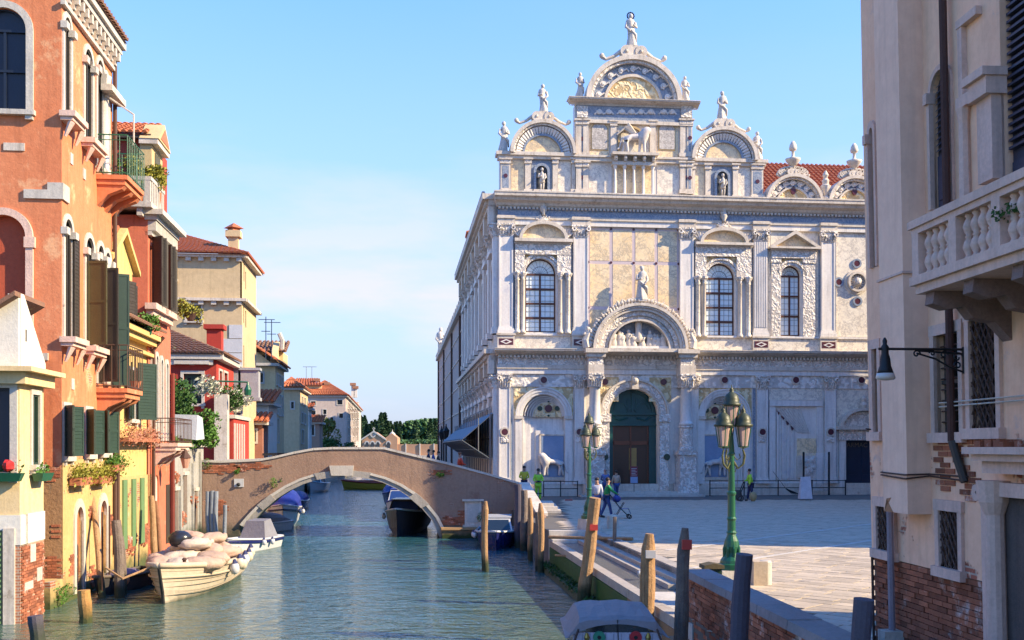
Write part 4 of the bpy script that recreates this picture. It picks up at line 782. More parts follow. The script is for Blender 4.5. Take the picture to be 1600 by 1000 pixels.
rr = (b - a) / 2 + .5; ob('door_pediment_arch', M(FS).ring(c, zt2 + .1, rr - .25, rr, -.5, 0, n=22, k=.72), marble2, dr); ob('door_pediment_field', M(FS).prism([(c + (rr - .25) * cos(pi * t / 16), zt2 + .1 + .7 * (rr - .25) * sin(pi * t / 16)) for t in range(17)], -.15, 0), carvs, dr)
ob('door_finial', M(FS).lathe(c, -.3, zt2 + .1 + rr * .72, [(.2, 0), (.25, .2), (.12, .4), (.18, .6), (.05, .85)], 10), marble2, dr)
def text(body, fr, u, d, z, size, ma, parent, nm='lettering', rot=0, ext=.01):
    cu = bpy.data.curves.new(nm, 'FONT'); cu.body = body; cu.size = size; cu.extrude = ext; cu.align_x = 'CENTER'; cu.align_y = 'CENTER'; cu.materials.append(ma)
    t_ = bpy.data.objects.new('tmp', cu); COL.objects.link(t_); bpy.context.view_layer.update(); me = bpy.data.meshes.new_from_object(t_.evaluated_get(bpy.context.evaluated_depsgraph_get())); bpy.data.objects.remove(t_)
    o = bpy.data.objects.new(nm, me); COL.objects.link(o); o.location = Vector(fr.p(u, d, z)) - (OFF[parent.name] if parent else Vector((0, 0, 0))); o.rotation_euler = (pi / 2, rot, fr.ang)
    if parent: o.parent = parent
    return o
text('ARMAC', FS, a + .95, .24, z1 - .32, .42, flat('faded_gold', (.16, .14, .11)), dr)
part('corner_panel', creamm, lambda m: m.box(SU(1306), SU(1393), -.04, 0, zt2 + .1, zl['f2b'] - .1)); part('blue_strip', blue_m, lambda m: m.box(SU(1304.5), SU(1306.5), -.05, 0, CZ + .75, zl['f2b'] - .02).box(SU(1199), SU(1200.5), -.05, 0, CZ + .75, zl['f2b'] - .02).box(SU(1176), SU(1180), -.05, 0, CZ + .75, zl['f2b'] - .02).box(SU(798), SU(800), -.05, 0, CZ + .75, zl['f2b'] - .02))
# ---- attic
def gable(x0, x1, ybase, ytop, d=.0, shell=True, blue=False, nm='gable'):
    """lunette gable standing on the wall at ybase"""
    a, zb = S(x0, ybase); b = SU(x1); c = (a + b) / 2; r = (b - a) / 2; zt = S((x0 + x1) / 2, ytop)[1]; k = (zt - zb) / r
    g = emp(nm, FS.p(c, 0, zb)); g.parent = sc_; g.location = Vector(FS.p(c, 0, zb)) - OFF['scuola']
    ob('gable_body', M(FS).prism([(c + r * .97 * cos(pi * t / 28), zb + r * .97 * k * sin(pi * t / 28)) for t in range(29)], 0, .6), marble2, g)
    ob('outer_moulding', M(FS).ring(c, zb, r * .90, r, -.55, .62, n=32, k=k), marble2, g); ob('egg_moulding', M(FS).ring(c, zb, r * .84, r * .895, -.4, .0, n=32, k=k), carvs, g)
    if shell:
        m = M(FS)
        for i in range(25): an = pi * (i + .5) / 25; m.tube([(c + r * .6 * cos(an), -.1, zb + r * .6 * k * sin(an)), (c + r * .82 * cos(an), -.22, zb + r * .82 * k * sin(an))], [.06, .14], 6)
        ob('shell_fluting', m, marble, g)
    else:
        m = M(FS); ob('blue_arch', M(FS).ring(c, zb, r * .62, r * .84, -.06, 0, n=30, k=k), blue_m, g)
        for i in range(9):
            an = pi * (i + .5) / 9; x, z = c + r * .73 * cos(an), zb + r * .73 * k * sin(an); m.ring(x, z, .12, .2, -.16, -.05, 0, 5, 10); m.tube([(x, -.12, z - .1), (x + .35, -.12, z + .12), (x + .5, -.12, z - .05)], .06, 5); m.ball(x, -.12, z, .13, n=6, m=5)
        ob('scroll_relief', m, marble, g)
    ob('inner_moulding', M(FS).ring(c, zb, r * .55, r * .61, -.2, 0, n=26, k=k), marble2 if not shell else blue_m, g)
    ob('lunette_field', M(FS).prism([(c + r * .55 * cos(pi * t / 20), zb + r * .55 * k * sin(pi * t / 20)) for t in range(21)], -.06, 0), carvo if not shell else ochre, g)
    return c, r, zb, zt, g
def scrolls(c, zt, s, g, r=None, k=1):
    m = M(FS)
    for q in (-1, 1):
        m.ring(c + q * .42 * s, zt + .25 * s, .12 * s, .34 * s, -.35, .2, 0, 2 * pi, 14); m.ball(c + q * .42 * s, -.3, zt + .25 * s, .12 * s)
        m.tube([(c + q * .7 * s, -.1, zt + .3 * s), (c + q * 1.1 * s, -.1, zt - .0 * s), (c + q * 1.55 * s, -.1, zt - .18 * s), (c + q * 1.75 * s, -.1, zt - .05 * s)], [.12 * s, .1 * s, .09 * s, .14 * s], 7); m.ball(c + q * 1.78 * s, -.1, zt, .15 * s)
    m.box(c - .25 * s, c + .25 * s, -.3, .2, zt - .1, zt + .62 * s); ob('crowning_scrolls', m, marble2, g)
def att_pil(x0, x1, y0, y1, d=.2, panel=True):
    a, zb = S(x0, y1); b = SU(x1); zt = S(x0, y0)[1]; m = M(FS); m.box(a, b, -d, .0, zb, zt - .35); m.box(a - .08, b + .08, -d - .08, 0, zb, zb + .25); m.box(a - .05, b + .05, -d - .07, 0, zt - .35, zt - .25); m.box(a - .12, b + .12, -d - .14, 0, zt - .1, zt)
    p = ob('attic_pilaster', m, marble2, sc_); ob('capital', M(FS).box(a - .04, b + .04, -d - .06, 0, zt - .25, zt - .1), carvs, p)
    if panel: ob('pilaster_panel', M(FS).box(a + .1, b - .1, -d - .012, -d + .01, zb + .35, zt - .5), blue_m, p); ob('small_roundel', M(FS).disc((a + b) / 2, (zb + zt) / 2, .13, -d - .05, -d, 10), purple, p)
def att_panel(x0, x1, y0, y1, ma, d=.04): part('attic_panel', ma, lambda m: SB(x0, x1, y0, y1, -d, 0, m))
for (x0, x1, yb, yt, yband) in ((781, 898, 303, 243, 243), (1079, 1192, 312, 253, 252)):
    a, z0 = S(x0, yb); b = SU(x1); zt = S(x0, yt)[1]
    part('attic_wall', marble, lambda m: m.box(a, b, 0, .6, z_c - .05, zt)); part('attic_cornice', marble2, lambda m: m.box(a - .25, b + .25, -.35, .65, zt + .002, zt + .22).box(a - .12, b + .12, -.22, .62, zt - .2, zt))
for x0, x1 in ((782, 797), (893, 898), (820, 829), (863, 871)): att_pil(x0, x1, 248, 303, panel=x0 in (782,))
for x0, x1 in ((1081, 1085), (1173, 1191), (1101, 1109), (1144, 1152)): att_pil(x0, x1, 257, 312, panel=x0 in (1173,))
att_panel(799, 819, 252, 300, ochre); att_panel(872, 892, 252, 300, creamm); att_panel(830, 862, 250, 302, blue_m); att_panel(1086, 1100, 262, 309, ochre); att_panel(1153, 1171, 262, 309, creamm); att_panel(1110, 1143, 260, 311, blue_m)
g1 = gable(796, 899, 240, 190); g2 = gable(1078, 1181, 250, 201)
scrolls(g1[0], g1[3], .95, g1[4]); scrolls(g2[0], g2[3], .95, g2[4])
for x, y0, y1 in ((846, 303, 260), (1127.5, 313, 269)):
    c, zb = S(x, y0); zt = S(x, y1)[1]; m = M(FS); m.prism(arc(c - .36, c + .36, zb + .2, zt, 12), -.06, -.045); part('niche_shadow_ground', mat('niche_shade_paint', (.06, .07, .09)), lambda m: m.prism(arc(c - .36, c + .36, zb + .2, zt, 12), -.07, -.04)); part('niche_arch', blue_m, lambda m: (m.ring(c, zt - .36, .36, .52, -.2, 0, n=16), m.box(c - .52, c - .36, -.2, 0, zb, zt - .36), m.box(c + .36, c + .52, -.2, 0, zb, zt - .36))); part('niche_sill', marble2, lambda m: m.box(c - .55, c + .55, -.45, 0, zb, zb + .18))  # dark panel paints the niche's shade on the flat attic wall
# centre block
a, b = SU(898), SU(1081); zt = S(898, 157)[1]; z1b = S(898, 250)[1]
part('attic_wall', marble, lambda m: m.box(a, b, -.1, .6, z_c - .05, zt - .3)); part('attic_cornice', marble2, lambda m: (m.box(a - .0, b + .0, -.35, .65, z1b - .12, z1b + .12), m.box(a - .15, b + .15, -.45, .65, z1b + .12, z1b + .25)))
zf0, zf1 = S(898, 188)[1], S(898, 166)[1]
part('blue_frieze', blue_m, lambda m: m.box(a + .05, b - .05, -.25, 0, zf0, zf1)); part('frieze_moulding', marble2, lambda m: (m.box(a, b, -.35, 0, zf0 - .22, zf0 - .002), m.box(a, b, -.32, 0, zf1 + .002, zf1 + .1)))
part('top_cornice', marble2, lambda m: corn(m, zf1 + .05, zt, .85, a - .25, b + .35))
m = M(FS)
for x in (935, 950, 970, 985, 1000, 1015, 1035, 1048): u, z = S(x, 177); m.ball(u, -.3, z, .16, 1.4, .6, 1, 8, 6, .3); m.tube([(u - .3, -.3, z - .15), (u, -.32, z + .15), (u + .3, -.3, z - .15)], .06, 5)
ob('frieze_relief', m, marble, sc_)
for x0, x1 in ((899, 918), (1061, 1080)):
    att_pil(x0, x0 + 8, 188, 247, .3, False); att_pil(x1 - 8, x1, 188, 247, .3, x0 > 1000); att_pil(x0, x0 + 8, 254, 304, .3, False); att_pil(x1 - 8, x1, 254, 305, .3, x0 > 1000); att_pil(x0 + 8, x1 - 8, 190, 247, .24, x0 < 1000); att_pil(x0 + 8, x1 - 8, 255, 303, .24, True)
    part('corner_relief', carvs, lambda m: SB(x0 + 1, x1 - 1, 168, 186, -.4, -.1, m))
for x0, x1 in ((953, 962), (1014, 1023)): att_pil(x0, x1, 190, 247, .26, False)
att_panel(920, 951, 191, 246, ochre, .13); att_panel(1025, 1059, 191, 246, ochre, .13); att_panel(964, 1013, 191, 246, creamm, .13); att_panel(920, 950, 256, 304, creamm, .13); att_panel(1026, 1058, 256, 306, creamm, .13)
for x in (936, 1041): c, z = S(x, 215); part('oval_panel', mat('inset_marble', (.66, .62, .56), (.42, .38, .36), 3, vein=((.3, .27, .25), 2.2)), lambda m: m.prism([(c - .5, z - .8), (c + .5, z - .8), (c + .5, z + .55), (c + .3, z + .8), (c - .3, z + .8), (c - .5, z + .55)], -.19, 0)); part('oval_frame', mat('gold_stone', (.55, .38, .18)), lambda m: m.prism([(c - .56, z - .86), (c + .56, z - .86), (c + .56, z + .58), (c + .33, z + .87), (c - .33, z + .87), (c - .56, z + .58)], -.17, 0))
# little loggia under the winged lion
c, zb = S(988, 309); zt2_ = S(988, 262)[1]; zs2 = S(988, 247)[1]
part('loggia_back', ochre, lambda m: m.box(c - 1.3, c + 1.3, -.16, 0, zb, zt2_))
for i in range(5): u = c - 1.22 + i * .61; part('loggia_column', marble, lambda m: m.lathe(u, -.45, zb, [(.15, 0), (.15, .12), (.09, .18), (.08, zt2_ - zb - .25), (.14, zt2_ - zb - .1), (.14, zt2_ - zb)], 10))
part('loggia_beam', marble2, lambda m: m.box(c - 1.42, c + 1.42, -.65, 0, zt2_ + .002, zt2_ + .22)); part('loggia_shelf', marble2, lambda m: m.box(c - 1.5, c + 1.5, -1.0, 0, zs2 - .05, zs2 + .12))
for i in range(5): u = c - 1.22 + i * .61; part('loggia_bracket', marble2, lambda m: m.box(u - .09, u + .09, -.8, 0, zt2_ + .23, zs2 - .06).ball(u, -.8, zs2 - .2, .13, n=6, m=5))
ln_ = lion(c, zs2 + .1, 1.25, False, sc_, -.6); OFF['winged_lion'] = OFF[ln_.name]; ln_.name = 'winged_lion'
m = M(FS)
for i in range(8): t = i / 7; m.tube([(c + .15 - .12 * t, -.5, zs2 + 1.35), (c - .25 - .35 * t, -.45, zs2 + 1.9 - .12 * t), (c - .35 - .75 * t, -.42, zs2 + 2.1 - .75 * t)], [.09, .1, .05], 5)
ob('lion_wing', m, marble2, ln_); ob('niche_behind_lion', M(FS).ring(c - .1, zs2 + 1.1, .75, .88, -.3, -.1, n=18).box(c - .98, c - .85, -.3, -.1, zs2 + .12, zs2 + 1.1), mat('gold_stone', (0, 0, 0)), sc_)
g0 = gable(914, 1063, 157, 90, shell=False); scrolls(g0[0], g0[3], 1.15, g0[4])
# right wing gables
for x0, x1, yb, yt in ((1193, 1283, 321, 274), (1290, 1377, 322, 277), (1384, 1440, 322, 279)):
    g = gable(x0, x1, yb, yt, shell=False); c, z = g[0], g[2] + 1.0; ob('oval_disc', M(FS).disc(c, z, .17, -.2, 0, 16, 1.6), purple, g[4]); scrolls(g[0], g[3], .6, g[4]); m = M(FS)
    for q in range(9): an = pi * (q + .5) / 9; m.ring(g[0] + 1.05 * cos(an) * .8, g[3] + .1 + .3 * sin(an), .1, .2, -.2, .1, 0, 2 * pi, 8)
    ob('ring_crest', m, marble2, g[4])
    u = [(.14, 0), (.12, .25), (.2, .3), (.46, .62), (.5, .75), (.18, .8), (.1, .95), (.09, 1.25), (.22, 1.3), (.26, 1.45), (.2, 1.7), (.08, 1.9)]
    if x0 < 1380: ob('urn', M(FS).lathe(g[0], -.1, g[3] + .3, u, 14), marble2, label='carved marble urn finial on the ' + ('round gable between statue and lower wing' if x0 < 1200 else 'round gable nearest the pink house'), cat='finial', smooth=True)
c, z = S(1288, 318); m = M(FS).lathe(c, -.2, z, [(.3, 0), (.3, .3), (.14, .45), (.3, .9), (.34, 1.1), (.2, 1.2), (.24, 1.45), (.12, 1.6), (.2, 1.8), (.06, 2.1)], 12); m.tube([(c - .35, -.2, z + .2), (c - .2, -.2, z + .8)], .12, 6); m.tube([(c + .35, -.2, z + .2), (c + .2, -.2, z + .8)], .12, 6); ob('finial', m, marble2, sc_)
tile_roof('roof_tiles', (FS.p(SU(1188), 1.5, S(1230, 300)[1]), FS.p(UE, 1.5, S(1230, 300)[1]), FS.p(UE, 7.5, S(1230, 262)[1] + 2.3), FS.p(SU(1180), 7.5, S(1230, 262)[1] + 2.3)), sc_, tile_r, .32, .5, .13)
part('roof_core', brickwall, lambda m: m.box(.3, UE, .9, 9, 10, S(1230, 300)[1] - .3))
# ---- statues
stm = mat('statue_marble', (.66, .61, .54), (.40, .36, .33), 3.5, rough=.6, bump=.7, bs=12, streak=.7, spots=((.25, .22, .2), 3, .6))
def statue(fr, u, d, z, h, seed, label, halo=False, nude=False, lean=0):
    R = random.Random(seed); s = h / 2.0; e_ = emp('statue', fr.p(u, d, z), label, 'statue', 'statues on the white facade')
    ob('plinth', M(fr).box(u - .24 * s, u + .24 * s, d - .22 * s, d + .22 * s, z - .02, z + .1 * s), stm, e_)
    if not nude:
        m = M(fr); n = 22; prof = [(.0, .34, .26), (.15, .36, .27), (.5, .28, .22), (.85, .25, .2), (1.05, .27, .19), (1.25, .24, .17), (1.45, .3, .19), (1.55, .26, .16), (1.62, .12, .11), (1.70, .085, .085)]
        ph = R.uniform(0, 6); v = []; f = []
        for j, (zz, a, b) in enumerate(prof):
            fold = max(0, 1 - zz / 1.2)
            for i in range(n):
                t = 2 * pi * i / n; q = 1 + (.10 * sin(5 * t + ph + zz * 1.5) + .06 * sin(9 * t - ph + zz * 3)) * (.3 + fold)
                v.append((u + s * (a * .82 * q * cos(t) + lean * zz * .1 + .05 * sin(zz * 2.4 + ph)), d + s * b * .9 * q * sin(t), z + s * (zz + .08)))
        for j in range(len(prof) - 1):
            for i in range(n): f.append((j * n + i, j * n + (i + 1) % n, (j + 1) * n + (i + 1) % n, (j + 1) * n + i))
        m.add(v, f)
        m.tube([(u - .26 * s, d - .02, z + 1.25 * s), (u - .05 * s, d - .2 * s, z + 1.0 * s), (u + .25 * s, d - .12 * s, z + .75 * s), (u + .3 * s, d, z + .35 * s)], [.05 * s, .08 * s, .09 * s, .05 * s], 7)   # mantle
    else:
        m = M(fr)
        for q in (-1, 1): m.tube([(u + q * .09 * s, d, z + .08 * s), (u + q * .11 * s, d - .03 * s, z + .5 * s), (u + q * .08 * s, d, z + .95 * s)], [.06 * s, .08 * s, .12 * s], 8)
        m.tube([(u, d, z + .85 * s), (u + .02 * s, d, z + 1.1 * s), (u, d, z + 1.4 * s), (u, d, z + 1.6 * s), (u, d, z + 1.68 * s)], [.2 * s, .16 * s, .21 * s, .11 * s, .07 * s], 12); m.lathe(u, d, z + .72 * s, [(.25 * s, 0), (.22 * s, .2 * s), (.18 * s, .35 * s)], 12, .8)
    m.ball(u + lean * .17 * s, d - .02, z + 1.84 * s, .125 * s, .9, 1, 1.2, 10, 8); m.ball(u + lean * .17 * s, d + .03, z + 1.88 * s, .135 * s, 1, 1, 1.05, 8, 6, .12)
    up_ = R.random() > .5
    for q in (-1, 1):
        hz = (z + 1.25 * s) if (q > 0) == up_ else z + .95 * s
        m.tube([(u + q * .23 * s, d, z + 1.5 * s), (u + q * .31 * s, d - .05 * s, z + 1.2 * s), (u + q * .12 * s, d - .24 * s, hz)], [.085 * s, .075 * s, .05 * s], 7); m.ball(u + q * .11 * s, d - .25 * s, hz, .06 * s, n=6, m=5)
    ob('figure', m, stm, e_, smooth=True)
    if halo:
        m = M(fr)
        for i in range(12): t = 2 * pi * i / 12; m.ball(u + .2 * s * cos(t), d + .08, z + (1.9 + .2 * sin(t)) * s, .05 * s, n=6, m=4)
        m.ring(u, z + 1.9 * s, .17 * s, .22 * s, d + .06, d + .1, 0, 2 * pi, 18); ob('halo', m, iron, e_)
def stz(x, yb, yt, d, seed, label, **k): u, z = S(x, yb); statue(FS, u, d, z, S(x, yt)[1] - z, seed, label, **k)
stz(985.5, 76, 22, -.05, 1, 'tallest robed stone saint with ringed halo crowning the central gable', halo=True)
stz(905.5, 154, 114, -.1, 2, 'stone statue with folded arms on the centre cornice, shaded end nearest the tall dome saint'.replace('dome ', ''), lean=.2)
stz(1069.5, 160, 120, -.1, 3, 'sunlit warm stone statue on the right end of the centre cornice')
stz(848, 178, 132, -.05, 4, 'stone saint standing on scrolls atop the left round gable')
stz(1128, 190, 143, -.05, 5, 'stone saint standing on scrolls atop the right round gable')
stz(787.5, 238, 189, .1, 6, 'draped stone statue on the outermost left corner of the attic')
stz(1184, 250, 205, .1, 7, 'draped stone statue on the attic corner beside the tiled roof')
stz(846, 301, 264, -.3, 8, 'young male statue in tunic inside the niche of the left gable', nude=True)
stz(1127.5, 310, 273, -.3, 9, 'young male statue in tunic inside the niche of the right gable', nude=True)
stz(998, 474, 419, -.9, 10, 'slender white allegorical statue above the arch over the green portal')
# ---- left side wall along the canal, in two wings
FL2 = Fr(-.89, 67.0, A6 - pi / 2)                    # u towards the camera, so the wall lies at negative u
def SL(nm, ma, *bx, **k): m = M(FL2); [m.box(*q) for q in bx]; return ob(nm, m, ma, sc_, **k)
WL = -32.5
bays = 8; bw_ = -WL / bays; hs_ = []
for i in range(bays):
    c = -bw_ * (i + .5); hs_ += [arc(c - .75, c + .75, 12, 16.4), arc(c - .8, c + .8, 3.2, 7.2)]
ob('side_wall', M(FL2).wall([(WL, 0), (0, 0), (0, z_c), (WL, z_c)], hs_, .4), marble2, sc_)
for h in hs_: ob('side_window', M(FL2).wall(h, d=.35), glass_d, sc_); u0, u1, zt_ = h[0][0], h[1][0], h[2][1]; zt_ = max(p[1] for p in h); zs_ = zt_ - (u1 - u0) / 2; m = M(FL2).ring((u0 + u1) / 2, zs_, (u1 - u0) / 2, (u1 - u0) / 2 + .3, -.2, .02, n=14); m.box(u0 - .3, u0, -.2, .02, h[0][1], zs_); m.box(u1, u1 + .3, -.2, .02, h[0][1], zs_); m.box(u0 - .5, u1 + .5, -.45, 0, zt_ + .5, zt_ + .75); ob('side_window_frame', m, marble, sc_)
for i in range(bays + 1):
    u = -bw_ * i + (-.45 if i == 0 else 0)
    for z0, z1 in ((zl['ped'], zl['cap0']), (CZ + .7, zl['f2b'])): SL('side_pilaster', marble, (u - .42, u + .42, -.3, .02, z0, z1), (u - .5, u + .5, -.4, .02, z0, z0 + .4)); m = M(FL2); volute_cap(m, u - .42, u + .42, z1, z1 + .75, .3); ob('side_capital', m, carvs, sc_)
    SL('side_corbel', marble2, (u - .45, u + .45, -.6, .02, zl['cap1'], z_c - .7)); SL('side_corbel', marble2, (u - .45, u + .45, -.6, .02, zl['f2t'], zl['led0'] - .1))
SL('side_cornice', marble2, (WL, .1, -1.0, 0, z_c - .35, z_c), (WL, 0, -.6, 0, z_c - .8, z_c - .352), (WL, 0, -.3, 0, zl['cap1'], z_c - .8)); SL('side_cornice', marble2, (WL, .1, -.9, 0, zl['led0'], zl['led1']), (WL, 0, -.5, 0, zl['led0'] - .4, zl['led0'] - .002), (WL, 0, -.25, 0, zl['f2t'], zl['led0'] - .4))
m = M(FL2); u = WL
while u < 0: m.box(u, u + .2, -.8, 0, z_c - .62, z_c - .36); m.box(u, u + .2, -.72, 0, zl['led0'] - .25, zl['led0'] - .01); m.ball(u + .1, -.9, z_c + .12, .14, n=5, m=4); u += .5
ob('side_brackets', m, marble2, sc_, kind='stuff')
SL('side_body', brickwall, (WL, -1.0, 1.2, 14, 0, z_c - .6))
# chimney-like dormer with tiles on the side roof
fr = Fr(*FL2.p(-25, .6, 0)[:2], A6); m = M(fr).box(-.8, 1.2, 0, 2.4, z_c - 1, z_c + 2.6); ob('roof_dormer', m, pinkish, sc_); tile_roof('dormer_tiles', (fr.p(-.95, -.2, z_c + 2.6), fr.p(-.9, 2.6, z_c + 2.6), fr.p(1.4, 2.6, z_c + 3.5), fr.p(1.4, -.2, z_c + 3.5)), sc_, tile_r, .3, .4, .12)
# second, plainer wing
hw = emp('hospital_wing', FL2.p(-70, 3, 0), 'long plain grey side wing with downpipes behind the marble hall', 'building')
m = M(FL2); grey_w = mat('greige_plaster', (.46, .38, .34), (.38, .31, .28), .3, streak=.3); m.box(-106, WL - .3, .35, 12, 0, 18.6); ob('wall', m, grey_w, hw)
for u in (-104, -84, -62, -45): ob('downpipe', M(FL2).tube([(u, .22, 0), (u, .22, 18.4)], .13, 6), rust, hw)
for z in (5.5, 8.2, 11, 14, 16.6): ob('string_course', M(FL2).box(-106, WL - .3, .27, .35, z, z + .12), marble2, hw)
ob('eave', M(FL2).box(-106.4, WL, -.1, 1, 18.6, 18.95), stone, hw); m = M(FL2)
for u in range(-104, -33, 3): m.ball(u, .1, 19.2, .35, n=6, m=5); m.box(u - .2, u + .2, -.1, .3, 18.95, 19.2)
ob('eave_knob', m, marble2, hw, kind='stuff')
statue(Fr(*FL2.p(-101, .5, 0)[:2], A6), 0, 0, 18.9, 4.6, 21, 'far white statue at the end of the side wing beside the sky')
# scaffold with sheeted canopy against the side wall
sf = emp('scaffold', FL2.p(-13, -1, CZ), 'steel scaffolding with sloping blue corrugated canopy along the side wall', 'scaffold')
blu = mat('blue_grey_sheet', (.07, .12, .19), (.05, .08, .13), 1, rough=.4, bump=.2, spots=((.25, .06, .06), .8, .66)); stl = flat('steel_tube', (.22, .25, .28), .4, .6)
FC = FL2
m = M(FC); n = 60
for i in range(n):
    u0, u1 = -27 + 27 * i / n, -27 + 27 * (i + 1) / n; um = (u0 + u1) / 2
    for a, b, za, zb_ in ((u0, um, 0, .07), (um, u1, .07, 0)): m.add([(a, -.35, 6.6 + za), (b, -.35, 6.6 + zb_), (b, -2.3, 4.95 + zb_), (a, -2.3, 4.95 + za)], [(0, 1, 2, 3)])
ob('corrugated_canopy', m, blu, sf)
for i in range(15):
    u = -27 + i * 27 / 14
    ob('standard', M(FC).tube([(u, -.5, CZ), (u, -.5, 6.9)], .045, 6), stl, sf); ob('bracket', M(FC).tube([(u, -.5, 6.45), (u, -2.3, 4.9)], .035, 5).tube([(u, -2.3, 4.88), (u, -.5, 3.7)], .04, 5), stl, sf)
    ob('outer_standard', M(FC).tube([(u, -1.25, 4.2), (u, -1.25, 6.3)], .035, 5), stl, sf)
for z, d in ((2.5, -.5), (3.7, -.52), (5, -.5), (6.5, -.5), (4.9, -2.3), (4.3, -1.4), (7.0, -.5)): ob('ledger', M(FC).tube([(-27, d, z), (0, d, z)], .035, 5), stl, sf)
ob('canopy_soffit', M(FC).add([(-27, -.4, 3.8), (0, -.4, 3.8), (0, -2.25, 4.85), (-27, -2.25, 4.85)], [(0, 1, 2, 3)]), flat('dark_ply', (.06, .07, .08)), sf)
# ------------------------------------------------------------------ left bank houses. FL: canal walls (u away from camera), origin at the orange corner
FL = Fr(LX(29.7), 29.7, pi / 2 + A6); LU = lambda x: FL.uz(x, 700)[0]
def body(fr, u0, u1, d, z0, z1): return M(fr).box(u0, u1, .32, d, z0, z1)
# --- orange palace
oh = emp('orange_palace', FL.p(3, -0, 0), 'tall orange palace with arched windows and two balconies on the canal', 'house')
OE = LU(175.6); OZ = 17.6; zc_ = 4.07
FO = Fr(*FL.p(0, 0, 0)[:2], A6)                       # its front wall: u <= 0
ups = []
def wpx(fr, x0, x1, y0, y1):
    xm = (x0 + x1) / 2; u0, u1 = fr.uz(x0, y0)[0], fr.uz(x1, y0)[0]; return (u0, u1, fr.uz(xm, y1)[1], fr.uz(xm, y0)[1])
ow = [wpx(FL, 99.5, 109, 28, 182), wpx(FL, 131.5, 143, 78, 224), wpx(FL, 151, 160, 95, 268), wpx(FL, 161.5, 168, 118, 270), wpx(FL, 100, 111, 343, 529), wpx(FL, 133, 145, 372, 543), wpx(FL, 152, 160.5, 384, 600), wpx(FL, 163.5, 170.5, 395, 600)]
lw = [wpx(FL, 99, 108, 634, 713), wpx(FL, 133, 142, 640, 710), wpx(FL, 155, 166, 642, 708)]
gw = [wpx(FL, 116, 127, 792, 925), wpx(FL, 153.5, 164, 782, 905)]
upper = [w for w in ow + lw]
ob('wall', M(FL).wall([(0, zc_), (OE, zc_), (OE, OZ), (0, OZ)], [arc(*w) for w in ow] + [rect(*w) for w in lw], .3), orange, oh)
ob('base_wall', M(FL).wall([(0, -1), (OE, -1), (OE, zc_ - .002), (0, zc_ - .002)], [arc(*w, 12, .25) for w in gw], .3, -.03), ylow, oh)
FX = -9
fw = [(FO.uz(-30, 100)[0], FO.uz(41, 100)[0], FO.uz(0, 172)[1], FO.uz(0, 12)[1])]; bw2 = (FO.uz(-30, 400)[0], FO.uz(41, 400)[0], FO.uz(0, 720)[1], FO.uz(0, 336)[1])
ob('front_wall', M(FO).wall([(FX, zc_ - .2), (0, zc_ - .2), (0, OZ), (FX, OZ)], [arc(*fw[0]), arc(*bw2)], .3), orange, oh)
ob('front_base', M(FO).wall([(FX, -1), (.03, -1), (.03, zc_ - .202), (FX, zc_ - .202)], [], .3, -.03), mat('crumbling_base', (.38, .22, .11), (.26, .15, .08), 1.6, bump=1.0, bs=6, patch=((.40, .13, .07), .8, 2.6, 1.4, .12), spots=((.2, .15, .1), 2, .6)), oh)
for i in range(3): ob('brick_patch', M(FO).box(-.75 + i * .02, -.02, -.045, 0, zc_ - .5 + i * .1, zc_ - .42 + i * .1), brickm, oh)
ob('rear_body', M(FL).box(0.4, OE, .4, 9, 0, OZ - .1), orange, oh)
window(FO, oh, *fw[0], arch=True, pane=shut_n, sash=shut_n, sur=stone, bars=(1, 2), sw=.2, depth=.16)
f_ = arc(*bw2); ob('blind_niche', M(FO).wall(f_, d=.15), mat('niche_red', (.45, .09, .04), (.36, .07, .03), 1), oh); r = (bw2[1] - bw2[0]) / 2; c = (bw2[0] + bw2[1]) / 2; m = M(FO).ring(c, bw2[3] - r, r, r + .2, -.08, .03, n=20); m.box(bw2[1], bw2[1] + .2, -.08, .03, bw2[2], bw2[3] - r - .3); m.box(bw2[1] - .03, bw2[1] + .26, -.12, .03, bw2[3] - r - .3, bw2[3] - r - .002); ob('niche_arch', m, pinkstone, oh)
q = FO.uz(38, 310), FO.uz(75, 297), FO.uz(97, 286); ob('stone_ledge', M(FO).prism([(q[0][0], q[0][1]), (.06, q[0][1]), (.06, q[2][1]), (q[1][0], q[2][1]), (q[1][0], q[1][1]), (q[0][0], q[1][1])], -.06, .02), stone, oh); ob('quoin', M(FL).box(-.0, .55, -.06, .0, q[0][1], q[2][1]), stone, oh)
a_ = FO.uz(6, 235), FO.uz(39, 224); ob('stone_tablet', M(FO).box(a_[0][0], a_[1][0], -.03, .0, a_[0][1], a_[1][1]), marble2, oh); a_ = FO.uz(63, 563), FO.uz(76, 552); ob('stone_block', M(FO).box(a_[0][0], a_[1][0], -.08, .0, a_[0][1], a_[1][1]), stone, oh)
for i, w in enumerate(ow):
    bal = i in (2, 3, 6, 7)
    window(FL, oh, *w, arch=True, pane=glass_d, sash=shut_b, sur=stone, bars=(1, 1), sw=.16, sill=False, depth=.07)
    if not bal:
        m = M(FL); a, b = w[0] - .35, w[1] + .35; z = w[2]; m.box(a, b, -.42, .02, z - .16, z - .002); m.box(a + .05, b - .05, -.34, 0, z - .26, z - .162); m.tube([(a + .15, -.28, z - .28), (a + .15, -.1, z - .7)], [.1, .04], 6); m.tube([(b - .15, -.28, z - .28), (b - .15, -.1, z - .7)], [.1, .04], 6); ob('sill', m, pinkstone, oh)
    zs = w[3] - (w[1] - w[0]) / 2
    for s in (0, 1): u = w[0] - .08 if s == 0 else w[1] + .08; ob('jamb_capital', M(FL).box(u - .14, u + .14, -.16, .02, zs - .18, zs + .02), stone, oh)
